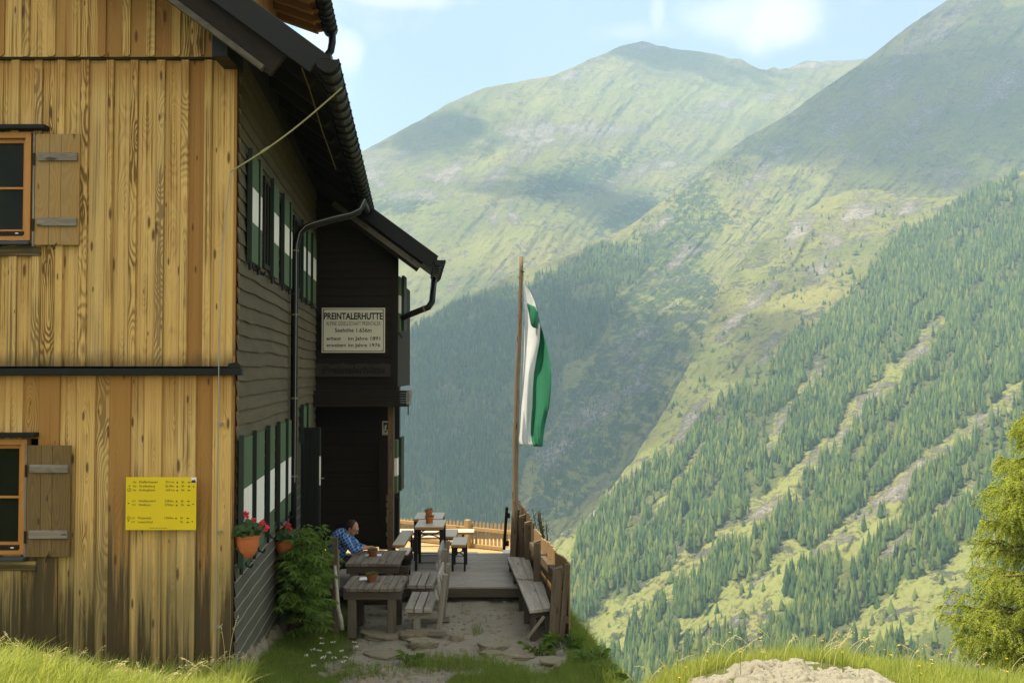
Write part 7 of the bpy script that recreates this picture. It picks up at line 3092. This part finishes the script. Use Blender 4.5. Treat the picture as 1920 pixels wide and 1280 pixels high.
# ---------------- the larch on the right
def larch():
    BX, BY = 7.05, 13.2
    zb = -1.6
    T = thing('larch_tree', 'bright yellow green young larch with drooping feathery branches at the right edge', 'larch', (BX, BY, zb))
    ztop = 3.75
    tr = MB()
    pts = [Vector((BX + .05 * math.sin(k), BY, zb + (ztop - .3 - zb) * k / 9)) for k in range(10)]
    tr.tube(pts, [.13 * (1 - k / 9.0) + .006 for k in range(10)], 10)
    tr.build('trunk', mat_plain('larch bark', (.10, .075, .055), .9, 0, .4, 14, .4), T)
    br = MB()
    P0 = []; P1 = []; WD_ = []
    def tuft(q, n, L):
        for _ in range(n):
            d = Vector((random.gauss(0, 1), random.gauss(0, 1), random.gauss(-.15, .8))).normalized()
            P0.append(q); P1.append(q + d * L * random.uniform(.6, 1.3)); WD_.append(L * random.uniform(.16, .28))
    nb = 150
    for i in range(nb):
        h = (i + random.random()) / nb
        z = zb + .7 + (ztop - zb - .9) * h
        R = (1.50 * (1 - h) ** .70 + .12) * random.uniform(.70, 1.10)
        a = random.uniform(0, 6.283)
        if math.cos(a) > .35 and random.random() < .55:
            a = math.pi - a + random.uniform(-.3, .3)
        d = Vector((math.cos(a), math.sin(a), 0))
        base = Vector((BX, BY, z))
        sag = random.uniform(.05, .28)
        bp = []
        N = 12
        for k in range(N + 1):
            u = k / N
            p = base + d * R * u + UP * (R * (.22 * u - sag * u * u + .16 * max(0, u - .6) ** 1.2))
            p += Vector((random.gauss(0, .012), random.gauss(0, .012), random.gauss(0, .012)))
            bp.append(p)
        br.tube(bp, [.022 * (1 - k / (N + 1)) * (.5 + R / 2) + .003 for k in range(N + 1)], 5, False)
        # hanging and side twigs set with tufts
        nt = int(16 + R * 30)
        for k in range(nt):
            u = random.uniform(.16, 1.0) ** .85
            kk = min(N - 1, int(u * N)); p = bp[kk].lerp(bp[kk + 1], u * N - kk)
            sd = Vector((-d.y, d.x, 0)) * random.choice((-1, 1))
            tw = (sd * random.uniform(.3, 1.0) + d * random.uniform(.2, .9) + UP * random.uniform(-1.0, .15)).normalized()
            L = random.uniform(.12, .42) * (1.1 - .35 * u)
            tp = [p]
            for s_ in range(1, 5):
                tp.append(tp[-1] + (tw + UP * (-.22 * s_)).normalized() * L / 4)
            br.tube([tp[0], tp[2], tp[4]], [.004, .003, .0015], 4, False)
            m_ = int(L / .022) + 2
            for s_ in range(m_):
                v = s_ / m_ * 4
                q = tp[int(v)].lerp(tp[min(4, int(v) + 1)], v - int(v))
                tuft(q, 4, .034)
        for k in range(int(R * 20)):
            u = random.uniform(.2, 1)
            kk = min(N - 1, int(u * N))
            tuft(bp[kk].lerp(bp[kk + 1], u * N - kk), 5, .04)
    br.build('limbs', MATS['larch bark'], T)
    A = np.array([tuple(p) for p in P0]); B = np.array([tuple(p) for p in P1]); w = np.array(WD_)[:, None]
    D = B - A
    ref = RS.normal(0, 1, A.shape)
    S = np.cross(D, ref); S /= np.linalg.norm(S, axis=1, keepdims=True) + 1e-9
    M_ = A + D * .5
    V = np.stack([A, M_ + S * w * .5, B, M_ - S * w * .5], 1).reshape(-1, 3)
    n = len(A)
    Q = np.arange(n * 4).reshape(n, 4)
    o = bulk('crown', V, Q, mat_leaf('larch needles', (0.270, 0.380, 0.045), (0.520, 0.580, 0.105), 2.2, .58), RS.uniform(0, 1, n))
    put(o, T)
    print('larch faces', n)


larch()


# ================================================================== CLOUDS OVERHEAD (they shade the spur and the far slopes) AND HAZE
def cloud(cx, cy, cz, rx, ry, rz_, label):
    mb = MB()
    for k in range(150):
        a = random.uniform(0, 6.28); r = random.random() ** .6 * 1.2
        s = random.uniform(.16, .42) * max(.3, 1.35 - r)
        mb.blob((cx + math.cos(a) * r * rx, cy + math.sin(a) * r * ry, cz + random.uniform(-.2, .5) * rz_), (rx * s, ry * s, rz_ * s * 1.4), 10, 6, jit=.08)
    m = MATS.get('cloud white')
    if m is None:           # droplets let part of the light through, so thin rims shade softly
        m, t = newmat('cloud white')
        bs, out = t.out((.85, .85, .86), .9, 0, None, .0)
        ms = t.n("ShaderNodeMixShader", {0: .17, 1: t.n("ShaderNodeBsdfTransparent").outputs[0], 2: bs.outputs[0]})
        t.t.links.new(ms.outputs[0], out.inputs[0])
    o = mb.build('cloud', m, None, smooth=True, fixn=False)
    tag(o, label, 'cloud', 'clouds drifting overhead')


def shade_point(px, py, D, zc):
    X, Y, Z = unproj(px, py, float(D(np.array(px), np.array(py))))
    k = (zc - Z) / sdir.z
    return X + sdir.x * k, Y + sdir.y * k, zc


CLOUDS = [(960, 750, D2, 400, 460), (1745, 175, D2, 560, 420), (1120, 380, D3, 330, 110), (1250, 100, D3, 330, 160), (820, 250, D3, 200, 200)]
for (px, py, D, rx, ry) in CLOUDS:
    c = shade_point(px, py, D, 1950.0)
    cloud(*c, rx, ry, 90, 'white cumulus cloud drifting high over the valley')

mb = MB()
X0, X1, Y0, Y1, Z0, Z1 = -3500, 6000, -400, 6500, -420, 1500
mb.box(((X0 + X1) / 2, (Y0 + Y1) / 2, (Z0 + Z1) / 2), (X1 - X0, Y1 - Y0, Z1 - Z0))
m = bpy.data.materials.new('valley haze')
t = NT(m)
pv = t.n("ShaderNodeVolumePrincipled")
pv.inputs['Color'].default_value = (0.50, 0.72, 1.0, 1)
pv.inputs['Density'].default_value = HAZE_DENSITY
pv.inputs['Anisotropy'].default_value = 0.2
o_ = t.n("ShaderNodeOutputMaterial")
t.t.links.new(pv.outputs[0], o_.inputs['Volume'])
hz = mb.build('haze', m)
tag(hz, kind='stuff')
tag(hz, 'thin blue summer haze filling the valley air', 'haze')
